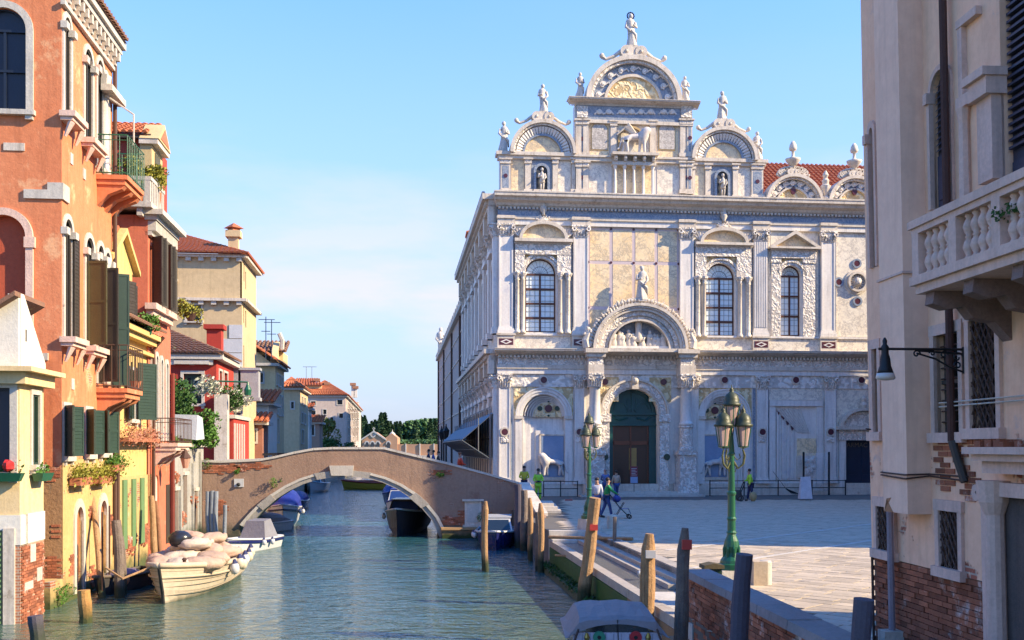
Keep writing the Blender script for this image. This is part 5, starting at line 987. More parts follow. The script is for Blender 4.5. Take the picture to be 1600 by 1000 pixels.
for w in (ow[2], ow[6]): u = w[1] + .17; zs = w[3] - (w[1] - w[0]) / 2; ob('column', M(FL).lathe(u, -.02, w[2], [(.2, 0), (.2, .15), (.14, .22), (.13, zs - w[2] - .45), (.2, zs - w[2] - .2), (.22, zs - w[2])], 12), stone, oh, smooth=True)
for w, hh in ((ow[5], shut_y), (ow[6], shut_b)):
    shutter(FL, oh, w[0], -.6, w[2] + .05, FL.uz(140, 412)[1], hh, 1.35, slats=False)
shutter(FL, oh, ow[4][1], .5, ow[4][2], ow[4][2] + 3.0, shut_b, .0); shutter(FL, oh, ow[6][1] + .1, .7, ow[6][2], ow[6][2] + 3.6, shut_g, 1.2, slats=False)
for w in lw:
    window(FL, oh, *w, pane=glass_d, sash=shut_g, sur=stone, bars=(1, 1), sw=.1, depth=.07)
    shutter(FL, oh, w[0] - .02, -.45, w[2], w[3], shut_g, .75); shutter(FL, oh, w[1] + .02, .5, w[2], w[3], shut_g, .35)
brn = mat('worn_brown_infill', (.40, .17, .08), (.28, .11, .05), 3, bump=.8, patch=((.42, .16, .08), 0, 3, 1.2, .1))
for w in gw:
    ob('bricked_opening', M(FL).wall(arc(*w, 12, .25), d=.06), brn, oh); r = (w[1] - w[0]) / 2; m = M(FL).ring((w[0] + w[1]) / 2, w[3] - r * 1.25, r, r + .2, -.08, .02, n=14, k=1.25); m.box(w[0] - .2, w[0], -.08, .02, w[2], w[3] - r * 1.25); m.box(w[1], w[1] + .2, -.08, .02, w[2], w[3] - r * 1.25); ob('water_gate_frame', m, stone, oh)
# cornice with brackets
m = M(FL).box(-.3, OE + .1, -.42, 1.0, OZ + .002, OZ + .22).box(-.2, OE, -.32, 0, OZ - .18, OZ); m.box(-.1, OE, -.12, 0, OZ - .75, OZ - .62); ob('cornice', m, stone, oh)
for i in range(12): u = .15 + i * OE / 12; ob('cornice_bracket', M(FL).box(u, u + .16, -.3, 0, OZ - .46, OZ - .182).box(u, u + .16, -.18, 0, OZ - .6, OZ - .462), stone, oh)
tile_roof('roof_tiles', (FL.p(-.3, -.5, OZ + .25), FL.p(OE, -.5, OZ + .25), FL.p(OE, 4, OZ + 2), FL.p(-.3, 4, OZ + 2)), oh, tile_o, .24, .4, .1)
# balconies
def railing(fr, parent, u0, u1, d, z0, z1, n, ma=rust, nm='balcony_railing', curls=True):
    m = M(fr)
    for z in (z0 + .06, z1): m.tube([(u0, 0, z), (u0, d, z), (u1, d, z), (u1, 0, z)], .022, 5)
    m.tube([(u0, 0, z1 - .16), (u0, d, z1 - .16), (u1, d, z1 - .16), (u1, 0, z1 - .16)], .014, 4)
    L_ = abs(d)
    for i in range(n + 1): u = u0 + (u1 - u0) * i / n; m.tube([(u, d, z0), (u, d, z1)], .013, 4)
    k = max(2, int(n * L_ / (u1 - u0)))
    for u in (u0, u1):
        for i in range(k): m.tube([(u, d * i / k, z0), (u, d * i / k, z1)], .013, 4)
    ob(nm, m, ma, parent)
def balcony(fr, parent, u0, u1, z, out, h, slab, n=14, ma=rust, arch=True):
    m = M(fr).box(u0, u1, -out, .02, z - .14, z).box(u0 + .05, u1 - .05, -out + .08, .02, z - .3, z - .142); ob('balcony_slab', m, slab, parent)
    for u in (u0 + .1, (u0 + u1) / 2 - .15, u1 - .4): ob('balcony_corbel', M(fr).add([(u, 0, z - .3), (u + .3, 0, z - .3), (u + .3, -out * .9, z - .3), (u, -out * .9, z - .3), (u, -out * .8, z - .42), (u + .3, -out * .8, z - .42), (u, -out * .35, z - .6), (u + .3, -out * .35, z - .6), (u, 0, z - .95), (u + .3, 0, z - .95)], [(0, 1, 2, 3), (3, 2, 5, 4), (4, 5, 7, 6), (6, 7, 9, 8), (0, 3, 4, 6, 8), (1, 9, 7, 5, 2)]), slab, parent)
    railing(fr, parent, u0, u1, -out, z, z + h, n, ma)
zb1 = FL.uz(150, 272)[1]; balcony(FL, oh, LU(150), LU(150) + 2.2, zb1, .95, 1.25, orange, 10, greeniron)
zb2 = FL.uz(150, 606)[1]; balcony(FL, oh, LU(150), LU(150) + 2.0, zb2, .95, 1.35, orange, 9)
m = M(FL).lathe(LU(150) + 1.7, -.8, zb2 + .02, [(.1, 0), (.17, .25), (.19, .3), (.15, .3)], 10); ob('flower_pot', m, flat('terracotta', (.45, .16, .08), .8), label='terracotta pot on the iron balcony of the orange palace', cat='pot')
for x0, x1, y, la, mm in ((100, 130, 742, 'yellow green flower box below first low window of the orange palace', leaf_y), (135, 162, 740, 'yellow green flower box below middle low window of the orange palace', leaf_y), (154, 184, 722, 'bushy green flower box on the orange palace next to its downpipe', leaf_g)):
    u0 = LU((x0 + x1) / 2) - .65; z = FL.uz((x0 + x1) / 2 - 4, y)[1]; e_ = emp('flower_box', FL.p(u0 + .5, -.25, z - .2), la, 'flower box', 'flower boxes on the canal walls')
    ob('box', M(FL).box(u0, u0 + 1.2, -.38, -.08, z - .3, z - .08), flat('terracotta', (0, 0, 0)), e_); pts = [FL.p(u0 + random.uniform(-.1, 1.3), -.25 + random.gauss(0, .16), z + random.gauss(0, .14)) for _ in range(650)]; ob('foliage', M().leaves(pts, .05, int(x0)), mm, e_)
for x, y in ((111, 248), (131, 272), (113, 600)): u, z = FL.uz(x, y); ob('white_plate', M(FL).box(u - .12, u + .12, -.03, 0, z - .16, z + .16), stone, oh)
ob('awning_rod', M(FL).tube([(LU(160), -.1, 15.7), (LU(160) + .3, -.9, 15.2), (LU(160) + .3, -.9, zb1 + 1.2)], .03, 5).box(LU(155), LU(155) + 1.7, -.4, -.05, 15.75, 15.95), marble2, oh)
ob('downpipe', M(FL).tube([(OE - .05, -.1, zc_ - 3.2), (OE - .05, -.1, zb2 - .5), (OE - .05, -.1, OZ)], .07, 7), rust, oh)
def brick_patch(fr, parent, cx, cy, rx, ry, nn, seed=1):
    R_ = random.Random(seed + cx); uc, zc = fr.uz(cx, cy); ru, rz_ = abs(fr.uz(cx + rx, cy)[0] - uc), abs(fr.uz(cx, cy - ry)[1] - zc); k = 0
    for j in range(-16, 17):
        for i in range(-9, 10):
            uu, zz = i * .262 + .131 * (j % 2), j * .077
            if (uu / ru) ** 2 + (zz / rz_) ** 2 < R_.uniform(.35, 1.4) and k < nn: inst('brick', bm_, parent, fr.p(uc + uu, -.028, zc + zz), fr.ang, (.25, .05, .066)); k += 1
for q in ((82, 905, 14, 34, 90), (80, 742, 14, 9, 30), (88, 830, 7, 12, 20)): brick_patch(FO, oh, *q)
for q in ((112, 880, 6, 22, 40), (144, 900, 6, 20, 40), (140, 800, 3, 14, 20), (172, 820, 4, 22, 30)): brick_patch(FL, oh, *q)
# --- small yellow cottage at the very left
yc = emp('yellow_cottage', (-13.2, 27, 0), 'small pale yellow cottage with gable and white window frames', 'house')
FYo = (LX(26.4), 26.4); FYs = Fr(*FYo, pi / 2 + A6); FYf = Fr(*FYo, A6); YL = FYs.uz(68, 700)[0]; ze = FYs.uz(50, 585)[1]; zw = FYs.uz(40, 800)[1] - .05
sw_ = wpx(FYs, 49, 60, 617, 726); fw_ = wpx(FYf, -14, 16, 606, 738)
brl = mat('cottage_brick', (.42, .17, .09), (.33, .13, .07), 3, bump=.5, patch=((.45, .19, .11), -2, 9, 1, 2))
ob('side_wall', M(FYs).wall([(0, zw), (YL, zw), (YL, ze), (0, ze)], [rect(*sw_)], .25), paleyel, yc); ob('front_wall', M(FYf).wall([(-6, zw), (0, zw), (0, ze), (-6, ze)], [rect(*fw_)], .25), paleyel, yc)
ob('side_base', M(FYs).box(0.3, YL, -.04, 3, zw - .75, zw - .002), white_pl, yc); ob('front_base', M(FYf).box(-6, .04, -.04, .5, zw - .75, zw - .002), white_pl, yc)
ob('side_brick_base', M(FYs).box(0.02, YL - .02, -.02, 3, -1, zw - .752), brl, yc); ob('front_brick_base', M(FYf).box(-6, .02, -.02, .5, -1, zw - .752), brl, yc)
ob('body', M(FYs).box(.3, YL, .3, 6, 0, ze), paleyel, yc)
window(FYs, yc, *sw_, pane=shut_g, sash=shut_g, sur=stone, bars=(1, 0), sw=.13, depth=.07); window(FYf, yc, *fw_, pane=shut_n, sash=shut_n, sur=stone, bars=(0, 0), sw=.18, depth=.14)
m = M(FYf)
for a, b, z0, z1, dd in ((-6, .42, ze + .0, ze + .12, .42), (-6, .2, ze - .3, ze - .002, .2)): m.box(a, b, -dd, .1, z0, z1)
ob('cornice_front', m, paleyel, yc); m = M(FYs); m.box(.1, YL + .5, -.42, .1, ze, ze + .12); m.box(.05, YL + .3, -.2, .1, ze - .3, ze - .002); ob('cornice_side', m, paleyel, yc)
zg = FYs.uz(30, 458)[1]; ob('gable_wall', M(FYs).prism([(.05, ze + .122), (YL + .1, ze + .122), (YL + .1, ze + .35), (.25, zg), (.05, zg)], -.02, .3), white_pl, yc); ob('front_parapet', M(FYf).prism([(-.02, ze + .122), (-.02, zg), (-2.6, ze + .122)], -.02, .3), white_pl, yc)
ob('vent_slot', M(FYs).box(.35, .42, -.03, 0, ze + .8, ze + 1.1), dark, yc)
tl = mesh_of('roof_tile', (lambda m: m.add([(cos(pi * t / 6) * .105, -.22, sin(pi * t / 6) * .085 + .03) for t in range(7)] + [(cos(pi * t / 6) * .085, .22, sin(pi * t / 6) * .07) for t in range(7)], [(t, t + 1, t + 8, t + 7) for t in range(6)] + [(0, 1, 2, 3, 4, 5, 6)]))(M()), tile_o)
sl = atan2(zg - ze - .1, 2.6); R = random.Random(2)
for i in range(7):                                   # rows up the slope, seen end-on from the canal
    for j in range(9):
        uu = -2.75 + i * .40 * cos(sl); zz = ze + .22 + i * .40 * sin(sl); p = FYf.p(uu, -.3 + j * .23, zz); o = inst('roof_tile', tl, yc, p); o.scale = (1.5, 1.3, 1.7) if j < 2 else (1, 1, 1); o.rotation_euler = (sl, 0, A6 - pi / 2)
ob('roof_deck', M(FYf).prism([(-2.9, ze + .12), (.0, zg + .02), (.0, zg - .1), (-2.9, ze)], -.35, 1.9), tile_o, yc)
for fr_, x, y, la, mm in ((FYs, 54, 745, 'green plastic planter with sprig under the cottage canal window', leaf_g), (FYf, 12, 745, 'dark green planter with red flowers under the cottage front window', leaf_d)):
    u, z = fr_.uz(x, y); e_ = emp('flower_box', fr_.p(u, -.2, z - .1), la, 'planter'); L_ = .45; m = M(fr_).add([(u - L_ * .8, -.1, z - .11), (u + L_ * .8, -.1, z - .11), (u + L_ * .8, -.3, z - .11), (u - L_ * .8, -.3, z - .11), (u - L_, -.08, z + .1), (u + L_, -.08, z + .1), (u + L_, -.36, z + .1), (u - L_, -.36, z + .1)], [(0, 1, 2, 3), (4, 5, 6, 7), (0, 1, 5, 4), (1, 2, 6, 5), (2, 3, 7, 6), (3, 0, 4, 7)]); ob('box', m, greeniron, e_)
    ob('foliage', M().leaves([fr_.p(u + random.uniform(-L_, L_), -.22, z + .12 + abs(random.gauss(0, .12))) for _ in range(60)], .05, 3), mm, e_)
    if fr_ is FYf: ob('red_flowers', M(fr_).ball(u + .1, -.24, z + .28, .15, n=8, m=6, jit=.3), flat('red_bloom', (.6, .02, .02), .6), e_)
gdx = wpx(FYf, 20 / 1, 30, 845, 1100); ob('green_door', M(FYf).box(-1.05, -.4, -.06, 0, -.6, 2.35), shut_g, yc, label='ribbed light green door'); 
m = M(FYf)
for i in range(22): m.box(-1.02, -.43, -.085, -.06, -.5 + i * .13, -.44 + i * .13)
ob('door_ribs', m, mat('sage_green', (.14, .24, .10), (.10, .18, .08), 2), yc); ob('door_post', M(FYf).box(-.38, -.1, -.07, 0, -1, 2.4), marble2, yc)
R = random.Random(8); lst = [(u, z) for k in range(48) for z in [.02 + k * .078 - .8] for u in [.14 + j * .262 + .131 * (k % 2) for j in range(6)] if u < YL - .1 and z < zw - .8 and not (R.random() < .04)]
for u, z in lst: inst('brick', bm_, yc, FYs.p(u, -.03 + R.uniform(-.01, .01), z), FYs.ang, (.25, .05, .066))
for u, z, w_, h_ in ((.8, 1.7, .2, .45), (.5, .9, .3, .2), (1.3, 1.1, .2, .35)): ob('stone_block', M(FYs).box(u - w_, u + w_, -.065, 0, z - h_ / 2, z + h_ / 2), stone, yc)
# --- yellow house between the two orange ones
yh = emp('yellow_house', FL.p(8, 0, 0), 'narrow bright yellow house with roof dormer and green shutters beside orange palace', 'house')
Y0, Y1 = OE + .02, LU(237); YZ = FL.uz(200, 506)[1]; w1 = wpx(FL, 203, 212, 578, 655)
ob('wall', M(FL).wall([(Y0, 3.4), (Y1, 3.4), (Y1, YZ), (Y0, YZ)], [rect(*w1)], .25, .05), yellow, yh); ob('base_wall', M(FL).box(Y0, Y1, .0, .6, -1, 3.398), ylow, yh); ob('body', M(FL).box(Y0, Y1, .35, 8, 0, YZ), yellow, yh)
window(FL.sub(0, .05), yh, *w1, pane=glass_d, sash=shut_g, bars=(1, 1), sw=.12, depth=.07); shutter(FL, yh, w1[1], .95, w1[2], w1[3] + .3, shut_g, .5); shutter(FL, yh, w1[0], -.7, w1[2], w1[3] + .2, shut_g, .2)
ob('cornice', M(FL).box(Y0, Y1, -.25, .1, YZ - .5, YZ - .3).box(Y0, Y1, -.4, .1, YZ - .298, YZ - .1).box(Y0, Y1, -.15, .1, YZ - .9, YZ - .78), yellow, yh)
tile_roof('roof_tiles', (FL.p(Y0, -.55, YZ), FL.p(Y1, -.55, YZ), FL.p(Y1, 1.2, YZ + .8), FL.p(Y0, 1.2, YZ + .8)), yh, tile_o, .24, .4, .1)
D1 = LU(212); DZ = FL.uz(205, 424)[1]; dw = wpx(FL, 196, 206, 440, 502)
ob('dormer', M(FL).box(Y0 + .02, D1, .12, 5, YZ + .1, DZ - .0), yellow, yh)
m = M(FL); um = (Y0 + D1) / 2; m.prism([(Y0 - .1, DZ), (D1 + .2, DZ), (um, DZ + 1.15)], .12, .3); ob('dormer_gable', m, yellow, yh); m = M(FL); m.prism([(Y0 - .25, DZ - .05), (um, DZ + 1.15), (D1 + .35, DZ - .05), (D1 + .35, DZ + .13), (um, DZ + 1.35), (Y0 - .25, DZ + .13)], -.1, .3); ob('dormer_moulding', m, yellow, yh)
tile_roof('dormer_tiles', (FL.p(Y0 - .3, .1, DZ + .1), FL.p(Y0 - .3, 4.5, DZ + .1), FL.p(um, 4.5, DZ + 1.35), FL.p(um, .1, DZ + 1.35)), yh, tile_r, .24, .4, .1); tile_roof('dormer_tiles', (FL.p(D1 + .3, 4.5, DZ + .1), FL.p(D1 + .3, .1, DZ + .1), FL.p(um, .1, DZ + 1.35), FL.p(um, 4.5, DZ + 1.35)), yh, tile_r, .24, .4, .1)
FLd = FL.sub(0, .1); shutter(FLd, yh, dw[0], (dw[1] - dw[0]) / 2 + .25, dw[2], dw[3], shut_b, .3); shutter(FLd, yh, dw[1] + .2, (dw[1] - dw[0]) / 2, dw[2], dw[3], shut_b, .1)
ob('downpipe', M(FL).tube([(Y0 + .2, -.12, .6), (Y0 + .2, -.12, YZ - .4)], .07, 7).tube([(Y1 - .2, -.12, .6), (Y1 - .2, -.12, YZ - .6), (Y1 - .2, -.5, YZ - .1)], .07, 7), rust, yh)
for i in range(3): u = Y0 + 1.2 + i * 1.25; ob('green_pilaster', M(FL).box(u, u + .55, -.06, 0, .9, 3.3), mat('sage_green', (0, 0, 0)), yh)
m = M(FL); m.box(Y0 + .5, Y1 - .4, -.4, -.1, 4.62, 4.75); e_ = emp('flower_box', FL.p(Y0 + 2, -.25, 4.6), 'long trough of dried pink flowers across the yellow house', 'flower box'); ob('box', m, flat('terracotta', (0, 0, 0)), e_); ob('foliage', M().leaves([FL.p(random.uniform(Y0 + .4, Y1 - .3), -.28 + random.gauss(0, .12), 4.85 + random.gauss(0, .18)) for _ in range(1100)], .05, 9), leaf_p, e_)
u, z = FL.uz(217, 510); e_ = emp('potted_plant', FL.p(u, -.3, z - .3), 'bright green plant in pots on the yellow house gutter', 'plant'); ob('pot', M(FL).lathe(u, -.3, z - .3, [(.14, 0), (.2, .3)], 10), greeniron, e_); bush('foliage', e_, FL.p(u, -.3, z + .15), .5, leaf_g, 700, .06, 5, ry=1.4, rz=.6)
for q in ((205, 850, 8, 16, 60), (226, 836, 6, 18, 50), (196, 780, 3, 12, 16)): brick_patch(FL, yh, *q)
# --- red-orange house with white terrace
rh = emp('red_orange_house', FL.p(13, 0, 0), 'red orange house with tall dark shutters and white roof terrace', 'house')
FR = FL.sub(0, -.0); R0, R1 = LU(231), LU(266.5); RZ = FL.uz(233, 338)[1] ; zb_ = 3.0
aw = [wpx(FR, x0, x1, y0, 690) for x0, x1, y0 in ((235.5, 238.5, 553), (241.5, 244.5, 556), (249, 252, 562), (257.5, 260.5, 568))]; sw2 = [wpx(FR, 235, 241, 385, 478), wpx(FR, 250, 256.5, 398, 486)]; dl = wpx(FR, 242, 248, 742, 850)
ob('wall', M(FR).wall([(R0, -1), (R1, -1), (R1, RZ), (R0, RZ)], [arc(*w, 10, .3) for w in aw] + [rect(*w) for w in sw2] + [arc(*dl, 10, .4)], .3), orange2, rh)
FRf = Fr(*FL.p(R0, 0, 0)[:2], A6); ob('front_wall', M(FRf).wall([(-6.5, YZ - 1), (0, YZ - 1), (0, RZ), (-6.5, RZ)], [], .3), orange2, rh); ob('body', M(FR).box(R0 + .05, R1, .35, 8, 0, RZ - .1), orange2, rh)
for w in aw: ob('arched_pane', M(FR).wall(arc(*w, 10, .3), d=.06), glass_d, rh); r = (w[1] - w[0]) / 2; m = M(FR).ring((w[0] + w[1]) / 2, w[3] - r * 1.3, r, r + .13, -.08, .02, n=12, k=1.3); m.box(w[0] - .13, w[0], -.08, .02, w[2], w[3] - r * 1.3); m.box(w[1], w[1] + .13, -.08, .02, w[2], w[3] - r * 1.3); ob('window_surround', m, stone, rh)
ob('door_infill', M(FR).wall(arc(*dl, 10, .4), d=.06), marble2, rh)
for w in sw2:
    ob('pane', M(FR).wall(rect(*w), d=.2), glass_d, rh); shutter(FR, rh, w[0], -.5, w[2], w[3] + .3, shut_b, 1.0); shutter(FR, rh, w[1], .5, w[2], w[3] + .3, shut_b, .8); shutter(FR, rh, w[0] + .05, .5, w[2], w[3] + .3, shut_b, 1.3)
    ob('sill', M(FR).box(w[0] - .8, w[1] + .7, -.4, .02, w[2] - .25, w[2] - .02).box(w[0] - .6, w[1] + .5, -.25, .02, w[2] - .5, w[2] - .252), pinkstone, rh)
ob('cornice', M(FR).box(R0 - .25, R1 + .2, -.6, .2, RZ + .002, RZ + .2).box(R0, R1, -.15, .1, RZ - .75, RZ - .6).box(R0 - .1, R1, -.35, .1, RZ - .18, RZ), stone, rh)
for i in range(22): u = R0 + (R1 - R0) * i / 22; ob('cornice_tooth', M(FR).box(u, u + .12, -.3, 0, RZ - .58, RZ - .2), stone, rh)
balcony(FR, rh, LU(238), LU(262), FR.uz(240, 692)[1], .95, .95, pinkstone, 10)
# attic storey, terrace with white balustrade, pediment dormer
AZ = FRf.uz(231, 222)[1]; Fa = Fr(*FL.p(R0 + 1.6, .3, 0)[:2], A6)
ob('attic_wall', M(Fa).box(-5, .0, 0, 3.2, RZ, Fa.uz(210, 216)[1]), mat('dark_red_plaster', (.38, .07, .04), (.3, .055, .03), 1), rh); zt_ = Fa.uz(210, 216)[1]
ob('attic_gutter', M(Fa).box(-5, .1, -.25, 0, zt_ - .05, zt_ + .12), shut_b, rh)
tile_roof('roof_tiles', (Fa.p(-5, -.3, zt_ + .12), Fa.p(-.0, -.3, zt_ + .12), Fa.p(-.0, 2.4, zt_ + 1.25), Fa.p(-5, 2.4, zt_ + 1.25)), rh, tile_r, .26, .4, .11)
pz = Fa.uz(245, 330)[1]; FD = FL.sub(R0 + 1.3, .15)
ob('dormer_pier', M(FD).box(0, 1.9, 0, .45, RZ - .0, zt_ - .3), mat('cream_dormer', (.60, .46, .24), (.5, .37, .18), 1), rh); ob('dormer_pane', M(FD).box(.5, 1.4, -.03, .0, RZ + .6, zt_ - .5), shut_y, rh); ob('dormer_pediment', M(FD).prism([(-.15, zt_ - .1), (2.05, zt_ - .1), (.95, zt_ + .75)], -.3, .45), mat('cream_dormer', (0, 0, 0)), rh); ob('dormer_entablature', M(FD).box(-.12, 2.02, -.25, .46, zt_ - .3, zt_ - .102), marble2, rh)
ob('dormer_pediment_field', M(FD).prism([(.2, zt_ - .02), (1.7, zt_ - .02), (.95, zt_ + .55)], -.32, -.29), orange2, rh)
tz = RZ + .2; m = M(FRf)
ob('terrace_slab', M(FRf).box(-3.4, .25, -.55, 1.8, tz, tz + .2), stone, rh)
for u in (-3.2, -2.2, -1.25, -.3): ob('terrace_bracket', M(FRf).box(u, u + .2, -.45, 0, tz - .3, tz - .002), stone, rh)
ob('terrace_rail', M(FRf).box(-3.4, .25, -.55, -.38, tz + 1.0, tz + 1.14), stone, rh); ob('terrace_rail', M(FRf).box(.08, .25, -.378, 1.8, tz + 1.0, tz + 1.14), stone, rh)
for i in range(13): u = -3.35 + i * .28; ob('baluster', M(FRf).box(u, u + .12, -.53, -.4, tz + .2, tz + 1.0) if i % 4 else M(FRf).box(u - .05, u + .2, -.54, -.39, tz + .2, tz + 1.0), stone, rh)
for i in range(8): ob('baluster', M(FRf).box(.1, .23, -.3 + i * .27, -.18 + i * .27, tz + .2, tz + 1.0), stone, rh)
for i, (u, d, r, mm, la) in enumerate(((-1.3, .1, .75, leaf_g, 'spiky green plant behind the white terrace balustrade'), (-.4, .2, .55, leaf_y, 'yellow flowering bush on the white terrace corner'), (-.0, 1.1, .5, leaf_y, 'yellow blooms spilling over the terrace side rail'))):
    e_ = emp('terrace_plant', FRf.p(u, d, tz + .2), la, 'plant'); ob('pot', M(FRf).lathe(u, d, tz + .2, [(.2, 0), (.28, .7)], 10), flat('terracotta', (0, 0, 0)), e_); bush('foliage', e_, FRf.p(u, d - .1, tz + 1.45), r, mm, 800, .07, i + 20)
u, z = FR.uz(272, 492); pb = emp('hanging_basket', FR.p(R1, -.9, z), 'round yellow green flower basket hanging at the red orange house corner', 'flower basket'); ob('basket', M(FR).lathe(R1 - .2, -.85, z - .35, [(.12, 0), (.3, .35)], 10), rust, pb); bush('foliage', pb, FR.p(R1 - .2, -.85, z + .1), .5, leaf_y, 800, .06, 31)
lu = LU(247); zl_ = FR.uz(250, 702)[1]; bl = emp('wall_lantern', FR.p(lu, -.8, zl_ - .8), 'pink glass lantern on a scrolled bracket of the red orange house', 'lantern'); ob('bracket', M(FR).tube([(lu, 0, zl_), (lu, -1.05, zl_)], .03, 5).tube([(lu, 0, zl_ - .6), (lu, -.4, zl_ - .5), (lu, -.7, zl_ - .1)], .022, 5), rust, bl)
ob('lamp_glass', M(FR).lathe(lu, -1.05, zl_ - .75, [(.1, 0), (.2, .4), (.2, .42)], 8), flat('pink_lamp_glass', (.55, .30, .22), .3), bl); ob('lamp_cap', M(FR).lathe(lu, -1.05, zl_ - .34, [(.24, 0), (.1, .2), (.04, .34)], 8), rust, bl)
ob('downpipe', M(FR).tube([(R1 - .15, -.12, .8), (R1 - .15, -.12, 7.5)], .09, 7), mat('oxblood_pipe', (.20, .04, .03), (.14, .03, .02), 3), rh)
for u_ in (R1 - .9, R1 + .2): ob('door', M(FR).box(u_, u_ + .6, -.03, .02, .5, 2.9), shut_b, rh)
# --- peeling garden wall on the canal with greenery on top
gwv = emp('garden_wall', FL.p(18, 0, 0), 'peeling grey waterside wall topped with creepers before the bridge', 'wall'); G0, G1 = R1 + .05, LU(318)
ob('wall_body', M(FL).box(G0, G1, 0, 1.2, -1, 4.45), greypl, gwv); ob('coping', M(FL).box(G0, G1 + .1, -.15, 1.3, 4.452, 4.6), stone, gwv)
for i in range(3): u = G0 + 1.6 + i * 2.3 + .5 * (i == 1); ob('buttress', M(FL).box(u, u + .22, -.1, 0, .2, 3.2 + .5 * (i % 3)), greypl, gwv)
for u0, u1, z0, z1 in ((.6, 1.4, .4, 2.6), (2.6, 3.3, 1, 3.2), (5.2, 5.8, .6, 2.4)): ob('old_doorway', M(FL).box(G0 + u0, G0 + u1, -.03, 0, z0, z1), wood_g, gwv); ob('door_lintel', M(FL).box(G0 + u0 - .1, G0 + u1 + .1, -.1, 0, z1, z1 + .15), marble2, gwv)
pc = FL.p((G0 + G1) / 2 + .6, 1.2, 6.2); e_ = emp('creeper', (pc[0], pc[1], 4.6), 'large dark green shrub spilling over the grey garden wall', 'shrub'); bush('foliage', e_, pc, 1.9, leaf_d, 7000, .11, 41, rx=.9, ry=1.5, rz=.85, clumps=16); bush('lower_foliage', e_, (pc[0] + 1.3, pc[1] + .8, 5.2), 1.1, leaf_g, 2000, .09, 42)
bush('white_blossom', e_, (pc[0] + 1.2, pc[1] + 2.8, 7.4), .7, leaf_w, 900, .07, 43)
sp = FL.p(G0 + 2.3, .3, 0); FSh = Fr(sp[0], sp[1], A6); e_ = emp('covered_awning', (sp[0], sp[1], 4.6), 'pale sheet thrown over a frame on top of the garden wall', 'cover'); ob('sheet', M(FSh).add([(-.6, 0, 4.95), (.9, 0, 4.75), (1.1, .9, 4.8), (-.4, .9, 5), (-.55, .15, 5.9), (.95, .1, 5.85), (1.05, .7, 5.75), (-.35, .7, 5.8)], [(0, 1, 5, 4), (1, 2, 6, 5), (2, 3, 7, 6), (3, 0, 4, 7), (4, 5, 6, 7)]), mat('white_sheet', (.52, .55, .60), (.4, .43, .48), 2, bump=.6, bs=4), e_)
ob('leg', M(FSh).tube([(.2, .4, 4.6), (.2, .4, 5)], .05), rust, e_)
for i, q in enumerate((.8, 3.6, 5.3)): p = FL.p(G0 + q, .1, 4.65); bush('weed', gwv, p, .35, leaf_g, 300, .06, 50 + i)
for q in ((285, 800, 5, 22, 30), (303, 770, 5, 26, 30), (276, 740, 3, 16, 14)): brick_patch(FL, gwv, *q)
# --- red house by the bridge
FRd = Fr(-15.96, 57.0, A6); FRc = Fr(-15.96, 57.0, pi / 2 + A6); H = emp('red_house', (-18, 58, 1), 'deep red house with white frames and tiled hip roof beyond the bridge', 'house')
RL = FRc.uz(365, 700)[0]; z9 = FRd.uz(338, 562)[1]; w = wpx(FRd, 287, 315, 584, 620); w = (w[0], w[1], FRd.uz(300, 614 + 8)[1] - .3, w[3]); w2 = [wpx(FRc, 342, 346.5, 580, 617), wpx(FRc, 349.5, 355, 583, 618)]
ob('front_wall', M(FRd).wall([(-9, 1), (0, 1), (0, z9), (-9, z9)], [rect(*w)], .3), red, H); ob('canal_wall', M(FRc).wall([(0, 1), (RL, 1), (RL, z9), (0, z9)], [rect(*q) for q in w2], .3), red, H); ob('body', M(FRd).box(-9, -.3, .3, RL, 1, z9), red, H)
window(FRd, H, *w, pane=glass_d, sash=shut_g, sur=stone, bars=(1, 0), sw=.16, depth=.2, bw=.14); ob('window_hood', M(FRd).box(w[0] - .45, w[1] + .45, -.3, 0, w[3] + .5, w[3] + .72), stone, H)
for q in w2: window(FRc, H, *q, pane=glass_d, sash=shut_g, sur=stone, bars=(1, 0), sw=.12, depth=.2, bw=.1)
ob('eave', M(FRd).box(-9, .4, -.35, 0, z9 + .002, z9 + .3), stone, H); ob('eave_side', M(FRc).box(.02, RL + .2, -.35, 0, z9 + .002, z9 + .3), stone, H)
for i in range(9): ob('eave_tooth', M(FRd).box(-8.4 + i, -8.15 + i, -.25, 0, z9 - .3, z9), stone, H)
e0, e1, e2, e3 = FRd.p(-9, -.45, z9 + .3), FRd.p(.45, -.45, z9 + .3), FRd.p(.45, RL, z9 + .3), FRd.p(-9, RL, z9 + .3); rdg = z9 + 2.55; r0, r1 = FRd.p(-9, 4, rdg), FRd.p(-4.8, 4, rdg)
tile_roof('roof_tiles', (e0, e1, r1, r0), H, tile_o, .28, .45, .12); tile_roof('roof_tiles', (e1, e2, r1, r1), H, tile_o, .28, .45, .12)
ob('chimney', M(FRd).box(-.9, -.1, 2.2, 3, z9 + .3, z9 + 1.9).box(-1.05, .05, 2.05, 3.15, z9 + 1.9, z9 + 2.15), red, H)
c4 = FRc.uz(340, 660); FRq = Fr(*FRc.p(0, -.9, 0)[:2], pi / 2 + A6); zq = FRc.uz(350, 650)[1]
ob('balcony_terrace', M(FRc).box(0, RL, -1.0, 0, zq - .2, zq), stone, H); ob('lower_storey', M(FRc).box(.1, RL, -.9, 0, 1, zq - .21), red, H)
for u_ in (0.15, 1.0, 1.9, 2.8, 3.7): ob('white_pier', M(FRc).box(u_, u_ + .3, -.95, -.9, 1, zq - .45), stone, H)
